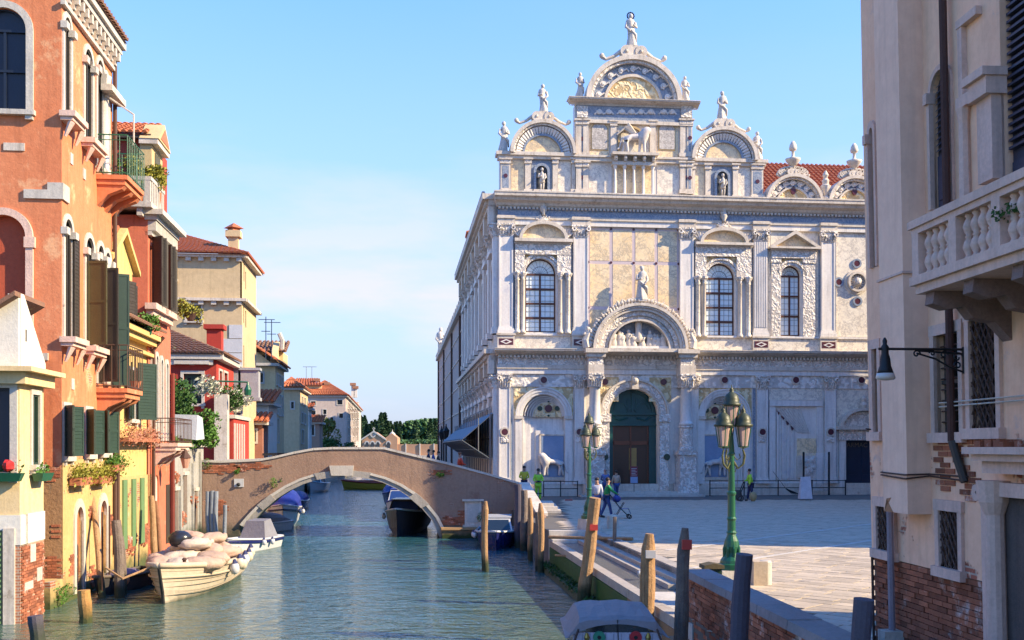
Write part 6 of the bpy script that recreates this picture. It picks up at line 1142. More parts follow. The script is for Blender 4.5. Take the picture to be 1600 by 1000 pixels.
ob('gate_pier', M(FRd).box(.02, .7, -.8, -.1, 1, FRd.uz(340, 617)[1]), marble2, H); e_ = emp('white_flower_bush', FRc.p(2.2, -.8, zq), 'white flowering bush on the red house balcony', 'shrub'); bush('foliage', e_, FRc.p(1.8, -.7, zq + .8), 1.0, leaf_w, 1800, .08, 61, ry=1.8, rz=.8); bush('green_foliage', e_, FRc.p(.6, -.6, zq + .9), .8, leaf_d, 900, .08, 62)
sc2 = emp('street_bracket', FRd.p(.6, -1, 5), 'green scrolled iron bracket lamp at the red house corner', 'lamp'); zq2 = FRd.uz(345, 603)[1]; ob('arm', M(FRd).tube([(-.2, -1, zq2 - .2), (.1, -1, zq2 + .2), (1.8, -1, zq2 + .15)], .045, 6).ring(.05, zq2 - .25, .2, .26, -1.03, -.97, 0, 2 * pi, 12), greeniron, sc2); ob('lamp_head', M(FRd).lathe(1.8, -1, zq2 - .55, [(.16, 0), (.2, .3), (.08, .55), (.05, .7)], 10), greeniron, sc2)
for i in range(2): shutter(FRc, H, RL - .6 + .0 + i * .7, .6, 1.6, 4.6, shut_n, .1)
# --- tall cream house
FCm = Fr((378 - 800) / FPX * 64.2, 64.2, A6); FCs = Fr((378 - 800) / FPX * 64.2, 64.2, pi / 2 + A6); H = emp('tall_cream_house', FCm.p(-4, 0, 1), 'tall cream house with quoins, string course and flared chimney', 'house'); CL = 6.5
zt_ = FCm.uz(378, 402)[1]; zm = FCm.uz(378, 470)[1]; w1 = wpx(FCm, 292, 314, 477, 501); w2 = wpx(FCm, 253, 274, 411, 436)
ob('lower_wall', M(FCm).wall([(-14, 1), (0, 1), (0, zm), (-14, zm)], [rect(*w1)], .3), cream, H); ob('upper_wall', M(FCm).wall([(-14, zm + .002), (-.1, zm + .002), (-.1, zt_), (-14, zt_)], [rect(*w2)], .3), cream, H)
sws = [wpx(FCs, 380, 381.6, 478, 505), wpx(FCs, 383, 384.8, 486, 512), wpx(FCs, 380.2, 381.6, 540, 575)]; swu = [wpx(FCs, 380.5, 382, 412, 440), wpx(FCs, 383, 384.6, 425, 452)]
ob('side_wall', M(FCs).wall([(0, 1), (CL, 1), (CL, zt_), (0, zt_)], [rect(*q) for q in sws + swu], .3), cream, H); ob('body', M(FCm).box(-14, -.3, .3, CL, 1, zt_), cream, H)
for q in sws + swu: ob('side_window', M(FCs).wall(rect(*q), d=.1), shut_g, H)
for q in (w1, w2): window(FCm, H, *q, pane=glass_d, sash=shut_g, sur=stone, bars=(1, 0), sw=.12, bw=.3, depth=.12)
for zz, nm_ in ((zm, 'string_course'), (zt_, 'eave')):
    ob(nm_, M(FCm).box(-14, .3, -.3, .0, zz - .05, zz + .12), marble2, H); ob(nm_, M(FCs).box(0.02, CL + .2, -.35, .0, zz - .05, zz + .12), marble2, H)
    m = M(FCm); [m.box(-13.8 + i * .75, -13.5 + i * .75, -.22, 0, zz - .28, zz - .06) for i in range(19)]; ob('corbel_row', m, stone, H, kind='stuff')
tile_roof('roof_tiles', (FCm.p(-14, -.5, zt_ + .15), FCm.p(.4, -.5, zt_ + .15), FCm.p(-4.5, 5, zt_ + 2.2), FCm.p(-14, 5, zt_ + 2.2)), H, tile_r, .3, .5, .13); tile_roof('roof_tiles', (FCm.p(.4, -.5, zt_ + .15), FCm.p(.4, CL + 1, zt_ + .15), FCm.p(-4.5, 5, zt_ + 2.2), FCm.p(-4.5, 5, zt_ + 2.2)), H, tile_r, .3, .5, .13)
zk = FCm.uz(368, 343)[1]; ch = ob('chimney', M(FCm).box(-.95, -.35, .8, 1.4, zt_, zk - .9).box(-1.1, -.2, .65, 1.55, zk - .9, zk - .5), cream, H); ob('chimney_cap', M(FCm).lathe(-.65, 1.1, zk - .5, [(.42, 0), (.36, .15), (.62, .18), (.05, .5)], 4), tile_r, ch)
for i in range(12): w_ = .75 if i % 2 else 1.15; ob('quoin', M(FCm).box(-w_, .04, -.05, 0, 1.6 + i * .86, 2.42 + i * .86), mat('pale_quoin', (.55, .56, .58), (.45, .46, .48), 2), H)
for u_, y0, y1 in ((-.6, 574, 640), (.6, 580, 622)):
    z0, z1 = FCs.uz(378, y1)[1], FCs.uz(378, y0)[1]; ob('bay_balcony', M(FCm).box(u_ - .55, u_ + .5, -.9, -.05, z0, z1).box(u_ - .65, u_ + .6, -1.0, -.05, z1, z1 + .15).box(u_ - .65, u_ + .6, -1.0, -.05, z0 - .2, z0), mat('grey_stone_balcony', (.38, .39, .41), (.25, .26, .28), 2, bump=.4), H)
for x, y in ((390, 487), (400, 492)): p_ = FCm.uz(x, 523); an = emp('roof_aerial', FCm.p(p_[0], 8, 12), 'thin television aerial rising beside the cream house, %s mast' % ('shorter' if x == 390 else 'taller'), 'aerial'); zz = FCm.uz(x, y + 8)[1]; ob('mast', M(FCm).tube([(p_[0], 8, 10.5), (p_[0], 8, zz + 1)], .03, 4), stl, an); ob('antenna_rods', M(FCm).tube([(p_[0] - .5, 8, zz + .8), (p_[0] + .6, 8, zz + .8)], .025, 4).tube([(p_[0] - .3, 8, zz), (p_[0] + .3, 8, zz)], .025, 4), stl, an)
# --- generic farther houses
def house(label, x0, x1, xs, Y, ye, ma, wins=(), side=(), roof='hip', ridge=1.8, name='house', tile=tile_r, base=1, depth=None, cat='house', canal_off=None, shut=shut_g, ang=A6):
    ox = (x1 - 800) / FPX * Y; F1 = Fr(ox, Y, ang); F2 = Fr(ox, Y, pi / 2 + ang); W = -F1.uz(x0, 700)[0]; D = depth or F2.uz(xs, 700)[0]; z = F1.uz(x1, ye)[1]
    H = emp(name, F1.p(-W / 2, 0, base), label, cat); wr = [wpx(F1, *q) for q in wins]; sr = [wpx(F2, *q) for q in side]
    ob('front_wall', M(F1).wall([(-W, base), (0, base), (0, z), (-W, z)], [rect(*q) for q in wr], .25), ma, H); ob('canal_wall', M(F2).wall([(0, base), (D, base), (D, z), (0, z)], [rect(*q) for q in sr], .25), ma, H); ob('body', M(F1).box(-W, -.28, .28, D, base, z), ma, H)
    for q in wr: f = ob('window', M(F1).box(q[0] - .12, q[1] + .12, -.06, .0, q[2] - .14, q[2]).box(q[0] - .12, q[1] + .12, -.06, 0, q[3], q[3] + .12).box(q[0] - .12, q[0], -.06, 0, q[2], q[3]).box(q[1], q[1] + .12, -.06, 0, q[2], q[3]), stone, H); ob('pane', M(F1).wall(rect(*q), d=.15), glass_d, f)
    for q in sr: f = ob('window', M(F2).box(q[0] - .12, q[1] + .12, -.1, .0, q[2] - .14, q[2]).box(q[0] - .12, q[1] + .12, -.06, 0, q[3], q[3] + .12).box(q[0] - .12, q[0], -.07, .0, q[2], q[3]).box(q[1], q[1] + .12, -.07, 0, q[2], q[3]), stone, H); ob('pane', M(F2).wall(rect(*q), d=.12), shut, f)
    ob('eave', M(F1).box(-W - .2, .35, -.35, 0, z + .002, z + .22), stone, H); ob('eave', M(F2).box(.02, D + .2, -.35, 0, z + .002, z + .22), stone, H)
    P1, P2, P3, P4 = F1.p(-W - .3, -.5, z + .22), F1.p(.45, -.5, z + .22), F1.p(.45, D + .4, z + .22), F1.p(-W - .3, D + .4, z + .22)
    if roof == 'hip':
        k = min(W, D) / 2; q1, q2 = F1.p(-W + k, min(D / 2, k), z + ridge), F1.p(-k, min(D / 2, k), z + ridge); q3 = F1.p(-k, D - k, z + ridge) if D > W else q2
        tile_roof('roof_tiles', (P1, P2, q2, q1), H, tile, .32, .5, .14); tile_roof('roof_tiles', (P2, P3, q3, q2), H, tile, .32, .5, .14)
    elif roof == 'shed': tile_roof('roof_tiles', (P1, P2, F1.p(.4, D, z + ridge), F1.p(-W - .3, D, z + ridge)), H, tile, .32, .5, .14)
    elif roof == 'gable':      # slope falling to the right
        ob('gable_front', M(F1).prism([(-W, z), (0, z), (-W, z + ridge)], 0, .3), ma, H); tile_roof('roof_tiles', (P2, P3, F1.p(-W, D, z + ridge + .2), F1.p(-W, -.4, z + ridge + .2)), H, tile, .32, .5, .14)
    return H, F1, F2, z, W, D
house('low white annex with orange tiled roof beside the tall cream house', 384, 420, 424, 74, 633, white_pl, [(388, 396, 660, 690)], [], 'shed', 1.3, depth=5)
house('small brick red annex with tiled roof below the white annex', 386, 410, 414, 70, 664, mat('brick_annex', (.34, .15, .10), (.24, .1, .07), 1), [(392, 400, 672, 690)], [], 'shed', .9, depth=3)
hh = house('cream house with sloping gable front and sunny yellow canal side', 380, 430, 444, 81.8, 572, paleyel, [(400, 411, 583, 597)], [(432, 434, 585, 600), (436, 438, 588, 603), (440, 441.5, 590, 606), (432, 434, 615, 645), (436, 438, 618, 648), (440, 441.5, 620, 648), (432.5, 435, 655, 690)], 'gable', 1.9)
Hh, F1, F2, z, W, D = hh; ob('attic_block', M(F1).box(-W - .5, .3, 2.8, D, z, F1.uz(430, 545)[1]), paleyel, Hh); za = F1.uz(430, 545)[1]; ob('attic_window', M(F1).box(-1.9, -.5, 2.72, 2.8, za - 1.1, za - .3), glass_d, Hh); tile_roof('roof_tiles', (F1.p(-W - .5, 2.4, za), F1.p(.6, 2.4, za), F1.p(.6, 5.5, za + 1.1), F1.p(-W - .5, 5.5, za + 1.1)), Hh, tile_o, .32, .5, .14)
ob('pediment', M(F2).prism([(.5, z + .2), (D - .5, z + .2), (D / 2, z + 2.2)], 0, .5), paleyel, Hh); ob('scroll', M(F1).tube([(.2, 2.8, za), (.25, 2.8, za + .9), (0, 2.8, za + 1.5)], .18, 6), stone, Hh)
house('narrow pale house with orange roof and sunlit white canal side', 440, 468, 481, 103, 609, cream, [(455, 459, 628, 638)], [(471, 473, 620, 630), (475, 477, 622, 632), (471, 473, 645, 660), (475, 477, 647, 662), (471, 474, 672, 692)], 'hip', 1.2)
house('white waterside house with green shutters and small orange roof', 468, 483, 487, 116, 640, white_pl, [(470, 474, 650, 664), (476, 480, 650, 664)], [(484, 485.5, 650, 668)], 'shed', .8)
house('low rough brick house with green window near the riverside tree', 483, 499, 503, 128, 662, mat('rough_brick', (.38, .24, .17), (.28, .18, .13), 1), [(485, 491, 664, 680)], [], 'shed', 1.2, depth=6)
hh = house('large pinkish white palace at the far end of the left bank', 470, 540, 564, 160, 620, mat('pinkish_white', (.56, .45, .38), (.44, .36, .31), .4, streak=.3), [(486, 493, 627, 633), (527, 535, 625, 632), (486, 493, 642, 650), (505, 510, 640, 647), (516, 521, 652, 660), (530, 536, 646, 653)], [(x_, x_ + 1.6, y_, y_ + 9) for x_ in (543, 547, 551, 555, 559) for y_ in (629, 645, 658, 682)], 'hip', 2.6)
Hh, F1, F2, z, W, D = hh
ob('attic_block', M(F1).box(F1.uz(461, 700)[0], F1.uz(502, 700)[0], 1, 9, z - 1, F1.uz(490, 602)[1]), paleyel, Hh); za = F1.uz(490, 602)[1]; a, b = F1.uz(458, 700)[0], F1.uz(504, 700)[0]; tile_roof('roof_tiles', (F1.p(a, .6, za), F1.p(b, .6, za), F1.p(b - 1, 5, za + 1.3), F1.p(a, 5, za + 1.3)), Hh, tile_r, .4, .6, .18)
for x_ in (463, 473, 485): q = wpx(F1, x_, x_ + 8, 606, 613); ob('attic_window', M(F1).box(q[0], q[1], .9, 1, q[2], q[3]), glass_d, Hh)
for x_, y0 in ((491, 590), (507, 596), (548, 597), (552, 602)): u0 = F1.uz(x_, 700)[0]; zt3 = F1.uz(x_, y0)[1]; c_ = ob('chimney', M(F1).box(u0, u0 + .5, 2, 2.5, z, zt3 - .4), white_pl, Hh); ob('chimney_cap', M(F1).box(u0 - .2, u0 + .7, 1.8, 2.7, zt3 - .4, zt3), brickwall, c_)
for x_ in (475, 484): q = F1.uz(x_, 570); an = emp('roof_aerial', F1.p(q[0], 4, za), 'thin television aerial on the far palace roof, %s one' % ('leftmost' if x_ == 475 else 'rightmost'), 'aerial'); ob('mast', M(F1).tube([(q[0], 4, za), (q[0], 4, q[1])], .04, 4), stl, an); ob('antenna_rods', M(F1).tube([(q[0] - .5, 4, q[1]), (q[0] + .7, 4, q[1])], .035, 4), stl, an)
# riverside tree
tr = emp('riverside_tree', (-25.6, 150, 1), 'yellow and dark green tree in front of the far pinkish palace', 'tree'); ob('trunk', M().tube([(-25.6, 150, .9), (-25.4, 150, 3), (-26, 150.2, 5.5)], [.3, .2, .08], 7), wood_g, tr)
bush('lower_crown', tr, (-24.7, 149, 3.8), 2.7, leaf_d, 4500, .18, 71, rx=1.1, rz=.8); bush('upper_crown', tr, (-26.6, 150, 6.9), 2.1, leaf_o, 2200, .18, 72, rx=1.0, rz=1.1)
# left quay clutter beyond bridge: pergola, low walls
pg = emp('quayside_pergola', (-17.5, 72, 1), 'dark timber landing pergola with planks beyond the bridge', 'pergola'); m = M()
for x, y in ((-17.6, 70), (-15.9, 70), (-17.6, 76), (-15.9, 76)): ob('post', M().box(x, x + .15, y, y + .15, 1, 3.9), shut_b, pg)
for y in (70, 72, 74, 76): ob('beam', M().box(-18, -15.6, y, y + .12, 3.9, 4.05), shut_n, pg)
for i in range(5): e_ = emp('quay_plant', (-17.2 + .1 * i, 66 + 5.5 * i, 1.1), 'potted green plant on the far left quay, %s from the bridge' % ('first', 'second', 'third', 'fourth', 'fifth')[i], 'plant', 'plants on the far left quay'); ob('pot', M().lathe(-17.2 - .45 * i, 66 + 5.5 * i, 1.1, [(.25, 0), (.35, .6)], 10), rust, e_); bush('foliage', e_, (-17.2 - .45 * i, 66 + 5.5 * i, 2.5 + .3 * (i % 2)), .8, leaf_g if i % 2 else leaf_d, 700, .09, 80 + i)
# ------------------------------------------------------------------ pink house at the right, leaning a little towards the canal
class FrL(Fr):
    def p(s, u, d, z): return Fr.p(s, u, d - .021 * (z - 1.35), z)
    def uz(s, px, py, d=0):
        z = 5
        for _ in range(4): u, z = Fr.uz(s, px, py, d - .021 * (z - 1.35))
        return u, z
FPk = FrL(5.49, 16.0, atan2(-1, .07)); PK = emp('pink_house', FPk.p(2, 1, CZ), 'weathered pink plastered house with stone balcony, barred windows and exposed brick', 'house')
PL, PH = 9.0, 15.0
def wk(x0, x1, y0, y1): xm = (x0 + x1) / 2; return (FPk.uz(x0, (y0 + y1) / 2)[0], FPk.uz(x1, (y0 + y1) / 2)[0], FPk.uz(xm, y1)[1], FPk.uz(xm, y0)[1])
kz = FPk.uz(1420, 880)[1]
low = [wk(1373, 1397, 792, 860), wk(1471, 1501, 799, 888)]; mid = [wk(1464, 1502, 521, 676), wk(1519, 1560, 497, 669)]; upw = [wk(1459, 1487, 108, 322)]; big = wk(1562, 1640, -190, 262); thin = [wk(1363, 1369, 198, 418), wk(1367, 1375, 545, 675)]
ob('wall', M(FPk).wall([(0, kz), (PL, kz), (PL, PH), (0, PH)], [rect(*q) for q in low + mid + thin[1:]] + [arc(*q) for q in upw] + [arc(*big), arc(*thin[0], 10, .5)], .3), pinkish, PK)
ob('rear_body', M(FPk).box(.0, PL, .4, 12, CZ, PH), pinkish, PK); ob('north_return', M(FPk).box(-.02, .0, .0, .4, kz, PH), pinkish, PK)
ob('brick_backing', M(FPk).box(0, PL, .03, .4, CZ - .3, kz), mortar, PK)
lst = [(.13 + j * .262 + .131 * (k % 2), kz - .045 - k * .076) for k in range(20) for j in range(24)]; hol = low + [wk(1562, 1640, 775, 1300)]
lst = [b for b in lst if not any(q[0] - .15 < b[0] < q[1] + .15 and q[2] - .1 < b[1] < q[3] + .1 for q in hol)]
lay_bricks(FPk, lst, PK, key=lambda b: (0 if EYE - b[1] < 300 * FPk.p(b[0], 0, 0)[1] / FPX + .05 else 1, b[0]), limit=300, dd=.02)
# loose bricks showing in the broken plaster higher up
R = random.Random(12); pz = []
for cx, cy, rx, ry, nn in ((1482, 700, 22, 22, 46), (1478, 745, 10, 26, 26), (1530, 690, 26, 9, 22), (1517, 760, 12, 30, 30)):
    uc, zc = FPk.uz(cx, cy); ru, rz_ = (FPk.uz(cx + rx, cy)[0] - uc), ry * .0083; k = 0
    for j in range(-8, 9):
        for i in range(-6, 7):
            uu, zz = i * .262 + .131 * (j % 2), j * .076
            if (uu / ru) ** 2 + (zz / rz_) ** 2 < R.uniform(.5, 1.6) and k < nn: inst('brick', bm_, PK, FPk.p(uc + uu, -.002, zc + zz), FPk.ang, (.25, .03, .064)); k += 1
# barred windows
def grille(w, diag=True, nm='iron_grille', d=-.01):
    m = M(FPk); u0, u1, z0, z1 = w
    if diag:
        n = int((z1 - z0) / .17) + 2; W_ = u1 - u0
        for i in range(-3, n):
            for s in (1, -1):
                a = [(u0, z0 + i * .17), (u1, z0 + i * .17 + W_ * 1.5)] if s > 0 else [(u1, z0 + i * .17), (u0, z0 + i * .17 + W_ * 1.5)]
                (x0, y0), (x1, y1) = a
                lo, hi = max(z0, y0), min(z1, y1)
                if hi > lo + .02: f = lambda y: x0 + (x1 - x0) * (y - y0) / (y1 - y0); m.tube([(f(lo), d, lo), (f(hi), d, hi)], .012, 4)
    for i in range(5): u = u0 + (u1 - u0) * i / 4; m.tube([(u, d + .02, z0), (u, d + .02, z1)], .011, 4)
    ob(nm, m, rust, PK)
for w in low + mid + thin[1:]:
    f = ob('window', M(FPk).box(w[0] - .1, w[0], -.045, .05, w[2], w[3]).box(w[1], w[1] + .1, -.045, .05, w[2], w[3]).box(w[0] - .12, w[1] + .12, -.05, .05, w[3], w[3] + .14).box(w[0] - .14, w[1] + .14, -.09, .05, w[2] - .13, w[2]), pinkstone, PK)
    ob('pane', M(FPk).wall(rect(*w), d=.10), glass_d, f); ob('sash', M(FPk).box((w[0] + w[1]) / 2 - .03, (w[0] + w[1]) / 2 + .03, .06, .09, w[2], w[3]).box(w[0], w[1], .06, .09, (w[2] + w[3]) / 2, (w[2] + w[3]) / 2 + .05), shut_b, f)
for w in low + mid[1:]: grille(w)
m = M(FPk); w = mid[0]
for i in range(9): z = w[2] + (w[3] - w[2]) * i / 9; m.tube([(w[0], .06, z), (w[1], .06, z)], .01, 4)
ob('iron_bars', m, rust, PK)
for w, pt in [(thin[0], .5)] + [(upw[0], 0)]:
    r = (w[1] - w[0]) / 2; zs = w[3] - r * (1 + pt); m = M(FPk).ring((w[0] + w[1]) / 2, zs, r, r + .07, -.04, .03, n=16, k=1 + pt); m.box(w[0] - .07, w[0], -.06, .03, w[2], zs); m.box(w[1], w[1] + .07, -.04, .03, w[2], zs); m.box(w[0] - .09, w[0] + .01, -.1, .03, zs - .12, zs + .02); ob('window_surround', m, pinkstone, PK)
    f = ob('shutter_panel', M(FPk).wall(arc(*w, 12, pt), d=.06), shut_v, PK)
w = upw[0]; m = M(FPk); r = (w[1] - w[0]) / 2
for i in range(12): z = w[3] - .12 - i * .075; hw_ = r * sqrt(max(0, 1 - (max(0, z - (w[3] - r)) / r) ** 2)) - .02; m.add([((w[0] + w[1]) / 2 - hw_, .055, z), ((w[0] + w[1]) / 2 + hw_, .055, z), ((w[0] + w[1]) / 2 + hw_, .01, z - .05), ((w[0] + w[1]) / 2 - hw_, .01, z - .05)], [(0, 1, 2, 3)])
ob('louvres', m, shut_v, PK); m = M(FPk); c = (w[0] + w[1]) / 2
for a, b in ((w[0], c - .01), (c + .01, w[1])): m.box(a + .02, b, .035, .055, w[2], w[3] - 1.05); m.box(a + .06, b - .05, .02, .035, w[2] + .1, w[3] - 1.2)
ob('shutter', m, shut_v, PK)
# big arched balcony door with louvred head
a, b, z0, z1 = big; r = (b - a) / 2; c = (a + b) / 2; zs = z1 - r; ci = FPk.uz(1560, 200)[1]
m = M(FPk).ring(c, zs, r, r + .2, -.1, .03, n=24); ob('big_arch', m, pinkstone, PK)
im = FPk.uz(1560, 122)[1]; pa, pb = a - .38, a
ob('door_jamb', M(FPk).box(pa + .05, pb, -.12, .03, z0, im - .2), pinkstone, PK); ob('jamb_capital', M(FPk).box(pa, pb + .04, -.2, .05, im - .2, im).box(pa - .05, pb + .06, -.25, .05, im + .002, im + .1), pinkstone, PK)
ob('door_panel', M(FPk).wall(arc(*big, 16), d=.13), shut_v, PK); m = M(FPk)
for i in range(26): z = im + 1.4 - i * .09; m.box(a + .03, b, .06, .125, z, z + .03)
ob('louvres', m, shut_v, PK); m = M(FPk)
for q in range(3): m.box(a + .05 + q * .45, a + .45 + q * .45, .09, .13, z0, im - 1.0)
ob('door_boards', m, shut_v, PK)
# blind panel with small pilaster left of it
ba, bb = FPk.uz(1513, 180)[0], pa; q = FPk.uz(1505, 140)
ob('panel_impost', M(FPk).box(ba - .12, bb, -.1, .02, im - .12, im + .02), pinkstone, PK); ob('panel_column', M(FPk).lathe(ba - .02, -.04, FPk.uz(1510, 330)[1], [(.09, 0), (.08, .1), (.07, im - FPk.uz(1510, 330)[1] - .3), (.1, im - FPk.uz(1510, 330)[1] - .12)], 8), pinkstone, PK)
zt_ = FPk.uz(1512, 40)[1]; ob('panel_frame', M(FPk).box(ba - .1, ba, -.07, .02, im + .03, zt_).box(ba - .12, bb, -.08, .02, zt_ + .002, zt_ + .1), pinkstone, PK)
# projecting chimney flue
u0, u1 = FPk.uz(1375, 500, -.33)[0], FPk.uz(1450, 500)[0]; zf = FPk.uz(1430, 800)[1]
ob('chimney_flue', M(FPk).box(u0, u1, -.33, .0, zf, PH), pinkup, PK); ob('flue_base', M(FPk).prism([(u0 + .02, zf - .001), (u1 - .45, zf - .001), (u1 - .65, zf + .18), (u0 + .25, zf + .2)], -.335, -.32), mat('raw_tile_core', (.40, .20, .10), (.3, .14, .07), 4), PK)
ob('cornice_break', M(FPk).box(u0 - .03, u1 + .03, -.355, 0, FPk.uz(1400, 445)[1], FPk.uz(1400, 445)[1] + .03), pinkstone, PK)
# pipes, cables, wires
up_ = FPk.uz(1491, 300)[0]; ob('downpipe', M(FPk).tube([(up_, -.1, FPk.uz(1495, 690)[1]), (up_, -.1, PH)], .05, 8), mat('dark_brown_pipe', (.09, .04, .03), (.06, .03, .025), 3), PK); z = FPk.uz(1500, 690)[1]; ob('pipe_elbow', M(FPk).tube([(up_ + .02, -.1, z), (up_ + .1, -.08, z - .22), (up_ + .2, -.04, z - .5)], .055, 8), shut_b, PK)
ul = FPk.uz(1405, 900)[0]; ob('ground_pipe', M(FPk).tube([(ul, -.12, CZ), (ul, -.12, zf + .02)], .05, 8), mat('pinkish_pipe', (.30, .24, .26), (.22, .18, .2), 4), PK); ob('pipe_box', M(FPk).box(ul - .12, ul + .12, -.28, 0, CZ, CZ + .45), marble2, PK); ob('thin_pipe', M(FPk).tube([(.06, -.03, CZ), (.06, -.03, kz + .1)], .02, 6), rust, PK)
for ys in ((737, 742, 741, 745), (741, 748, 744, 752)):
    ps = [FPk.uz(x, y, -.36 if x < 1450 else -.03) for x, y in zip((1361, 1413, 1455, 1512), ys)]; ob('cable', M(FPk).tube([(ps[0][0], -.02, ps[0][1]), (u0, -.36, ps[0][1]), (ps[1][0], -.36, ps[1][1]), (u1 + .02, -.36, ps[1][1]), (u1 + .02, -.03, ps[2][1]), (ps[3][0], -.03, ps[3][1])], .012, 5), rust, PK)
for y in (630, 636): q = FPk.uz(1467, y, -.08); ob('wire', M(FPk).tube([(q[0], -.08, q[1]), (PL, -.08, q[1] - .0)], .009, 4), marble2, PK)
# balcony
B0 = FPk.uz(1432, 400, -.95)[0]; zt_ = FPk.uz(1435, 345, -.95)[1]; zb_ = FPk.uz(1436, 446, -.95)[1]; bal = emp('balcony', FPk.p(B0 + 1, -.5, zb_)); bal.parent = PK; bal.location = Vector(FPk.p(B0 + 1, -.5, zb_)) - OFF['pink_house']; BE = B0 + 5.2
ob('balcony_slab', M(FPk).box(B0 - .05, BE, -1.02, 0, zb_ - .0, zb_ + .1).box(B0, BE, -.97, 0, zb_ - .1, zb_ - .002), pinkstone, bal)
ob('handrail', M(FPk).box(B0 - .06, BE, -1.03, -.8, zt_ - .09, zt_).box(B0 - .02, BE, -1.0, -.83, zt_ - .16, zt_ - .092), pinkstone, bal); ob('handrail_return', M(FPk).box(B0 - .06, B0 + .17, -.798, 0, zt_ - .09, zt_), pinkstone, bal)
prof = [(.045, 0), (.05, .03), (.035, .07), (.06, .15), (.068, .2), (.055, .27), (.034, .33), (.05, .355), (.034, .38), (.055, .44), (.068, .51), (.06, .56), (.035, .64), (.05, .68), (.045, .71)]
hb = zt_ - .16 - (zb_ + .1); prof = [(r_, z_ * hb / .71) for r_, z_ in prof]; bme = mesh_of('baluster', M().lathe(0, 0, 0, prof, 12), pinkstone, True)
u = B0 + .06; k = 0
while u < BE - .2:
    ob('balcony_pier', M(FPk).box(u - .07, u + .09, -1.0, -.84, zb_ + .1, zt_ - .16), pinkstone, bal); u += .2
    for i in range(4): inst('baluster', bme, bal, FPk.p(u + .02, -.92, zb_ + .1)); u += .155
    u += .06
for i in range(3): inst('baluster', bme, bal, FPk.p(B0 + .05, -.68 + i * .22, zb_ + .1))
for i, u in enumerate((B0 + .12, B0 + 1.0, B0 + 1.95, B0 + 2.9)):
    z = zb_ - .102; ob('balcony_bracket', M(FPk).add([(uu, dd_, zz) for uu in (u, u + .2) for dd_, zz in ((0, z), (-.9, z), (-.92, z - .14), (-.75, z - .2), (-.55, z - .17), (-.45, z - .3), (-.2, z - .34), (0, z - .55))], [(0, 1, 2, 3, 4, 5, 6, 7), tuple(range(8, 16))[::-1]] + [(j, (j + 1) % 8, (j + 1) % 8 + 8, j + 8) for j in range(8)]), mat('dark_bracket_stone', (.26, .18, .16), (.14, .10, .09), 3, bump=.5), bal)  # brackets in a darker tone than the rest of the balcony stone
for x, y in ((1575, 330), (1560, 345)): q = FPk.uz(x, y, -1); bush('weed', bal, FPk.p(q[0], -1.0, q[1]), .12, leaf_d, 60, .025, x, clumps=3)
# door hood and doorway
H0 = FPk.uz(1524, 700, -.25)[0]; hz = FPk.uz(1530, 712, -.25)[1]; ob('door_hood', M(FPk).box(H0, PL, -.42, 0, hz + .02, hz + .1).box(H0 + .06, PL, -.34, 0, hz - .06, hz + .018).box(H0 + .12, PL, -.24, 0, hz - .2, hz - .062), pinkstone, PK)
m = M(FPk); R = random.Random(5)
for i in range(16): m.box(H0 + .1 + i * .2, H0 + .24 + i * .2, -.38 + R.uniform(0, .1), -.05, hz + .1, hz + .13 + R.uniform(0, .06))
ob('rubble_on_hood', m, brickm, PK, kind='stuff')
dq = wk(1565, 1640, 778, 1300); ob('door_frame', M(FPk).box(dq[0] - .18, dq[0], -.12, .03, CZ, dq[3]).box(dq[0] - .22, PL, -.14, .03, dq[3], dq[3] + .16), pinkstone, PK); ob('door_leaf', M(FPk).box(dq[0], PL, -.01, .02, CZ, dq[3]), mat('old_grey_door', (.13, .10, .09), (.07, .06, .055), 3, bump=.5, streak=.7), PK)
cu_, cz_ = FPk.uz(1545, 757, -.1); ob('engaged_column', M(FPk).lathe(cu_ + .12, -.1, CZ, [(.12, 0), (.11, cz_ - CZ - .35), (.17, cz_ - CZ - .2), (.2, cz_ - CZ + .05)], 12), pinkstone, PK); ob('scroll', M(FPk).ring(cu_ - .12, cz_ - .1, .02, .1, -.2, -.02, 0, 2 * pi, 14).tube([(cu_ - .14, -.06, cz_ - .2), (cu_ - .1, -.06, cz_ - .6), (cu_ - .05, -.06, cz_ - .85)], .03, 6), pinkstone, PK)
for x, y in ((1372, 546), (1364, 416)): pass
q = FPk.uz(1440, 618); 
# graffiti-like bent wire mark on flue
# wall lamp on scrolled bracket
al_, az_ = FPk.uz(1508, 546); wl = emp('wall_lamp', FPk.p(al_, -.05, az_), 'black scrolled iron bracket lamp with white shade on the pink house', 'lamp')
m = M(FPk).tube([(al_, 0, az_), (al_, -1.1, az_)], .016, 6).tube([(al_, -.02, az_ + .03), (al_, -.02, az_ - .3)], .02, 6).tube([(al_, -.0, az_ - .06), (al_, -.6, az_ - .02)], .014, 5)
def spiral(m, u, d, z, r, s=1, n=14, t=.011, a0=0): m.tube([(u, d + s * r * (1 - i / n * .8) * cos(a0 + i * .5), z + r * (1 - i / n * .8) * sin(a0 + i * .5)) for i in range(n)], t, 4)
m.tube([(al_, -.03, az_ - .28), (al_, -.2, az_ - .22), (al_, -.38, az_ - .12), (al_, -.62, az_ - .05)], .013, 5)
spiral(m, al_, -.1, az_ - .1, .07); spiral(m, al_, -.1, az_ - .2, .05, -1); spiral(m, al_, -.27, az_ - .07, .055); spiral(m, al_, -.42, az_ - .05, .04, -1); spiral(m, al_, -.62, az_ - .06, .05); ob('bracket', m, iron, wl)
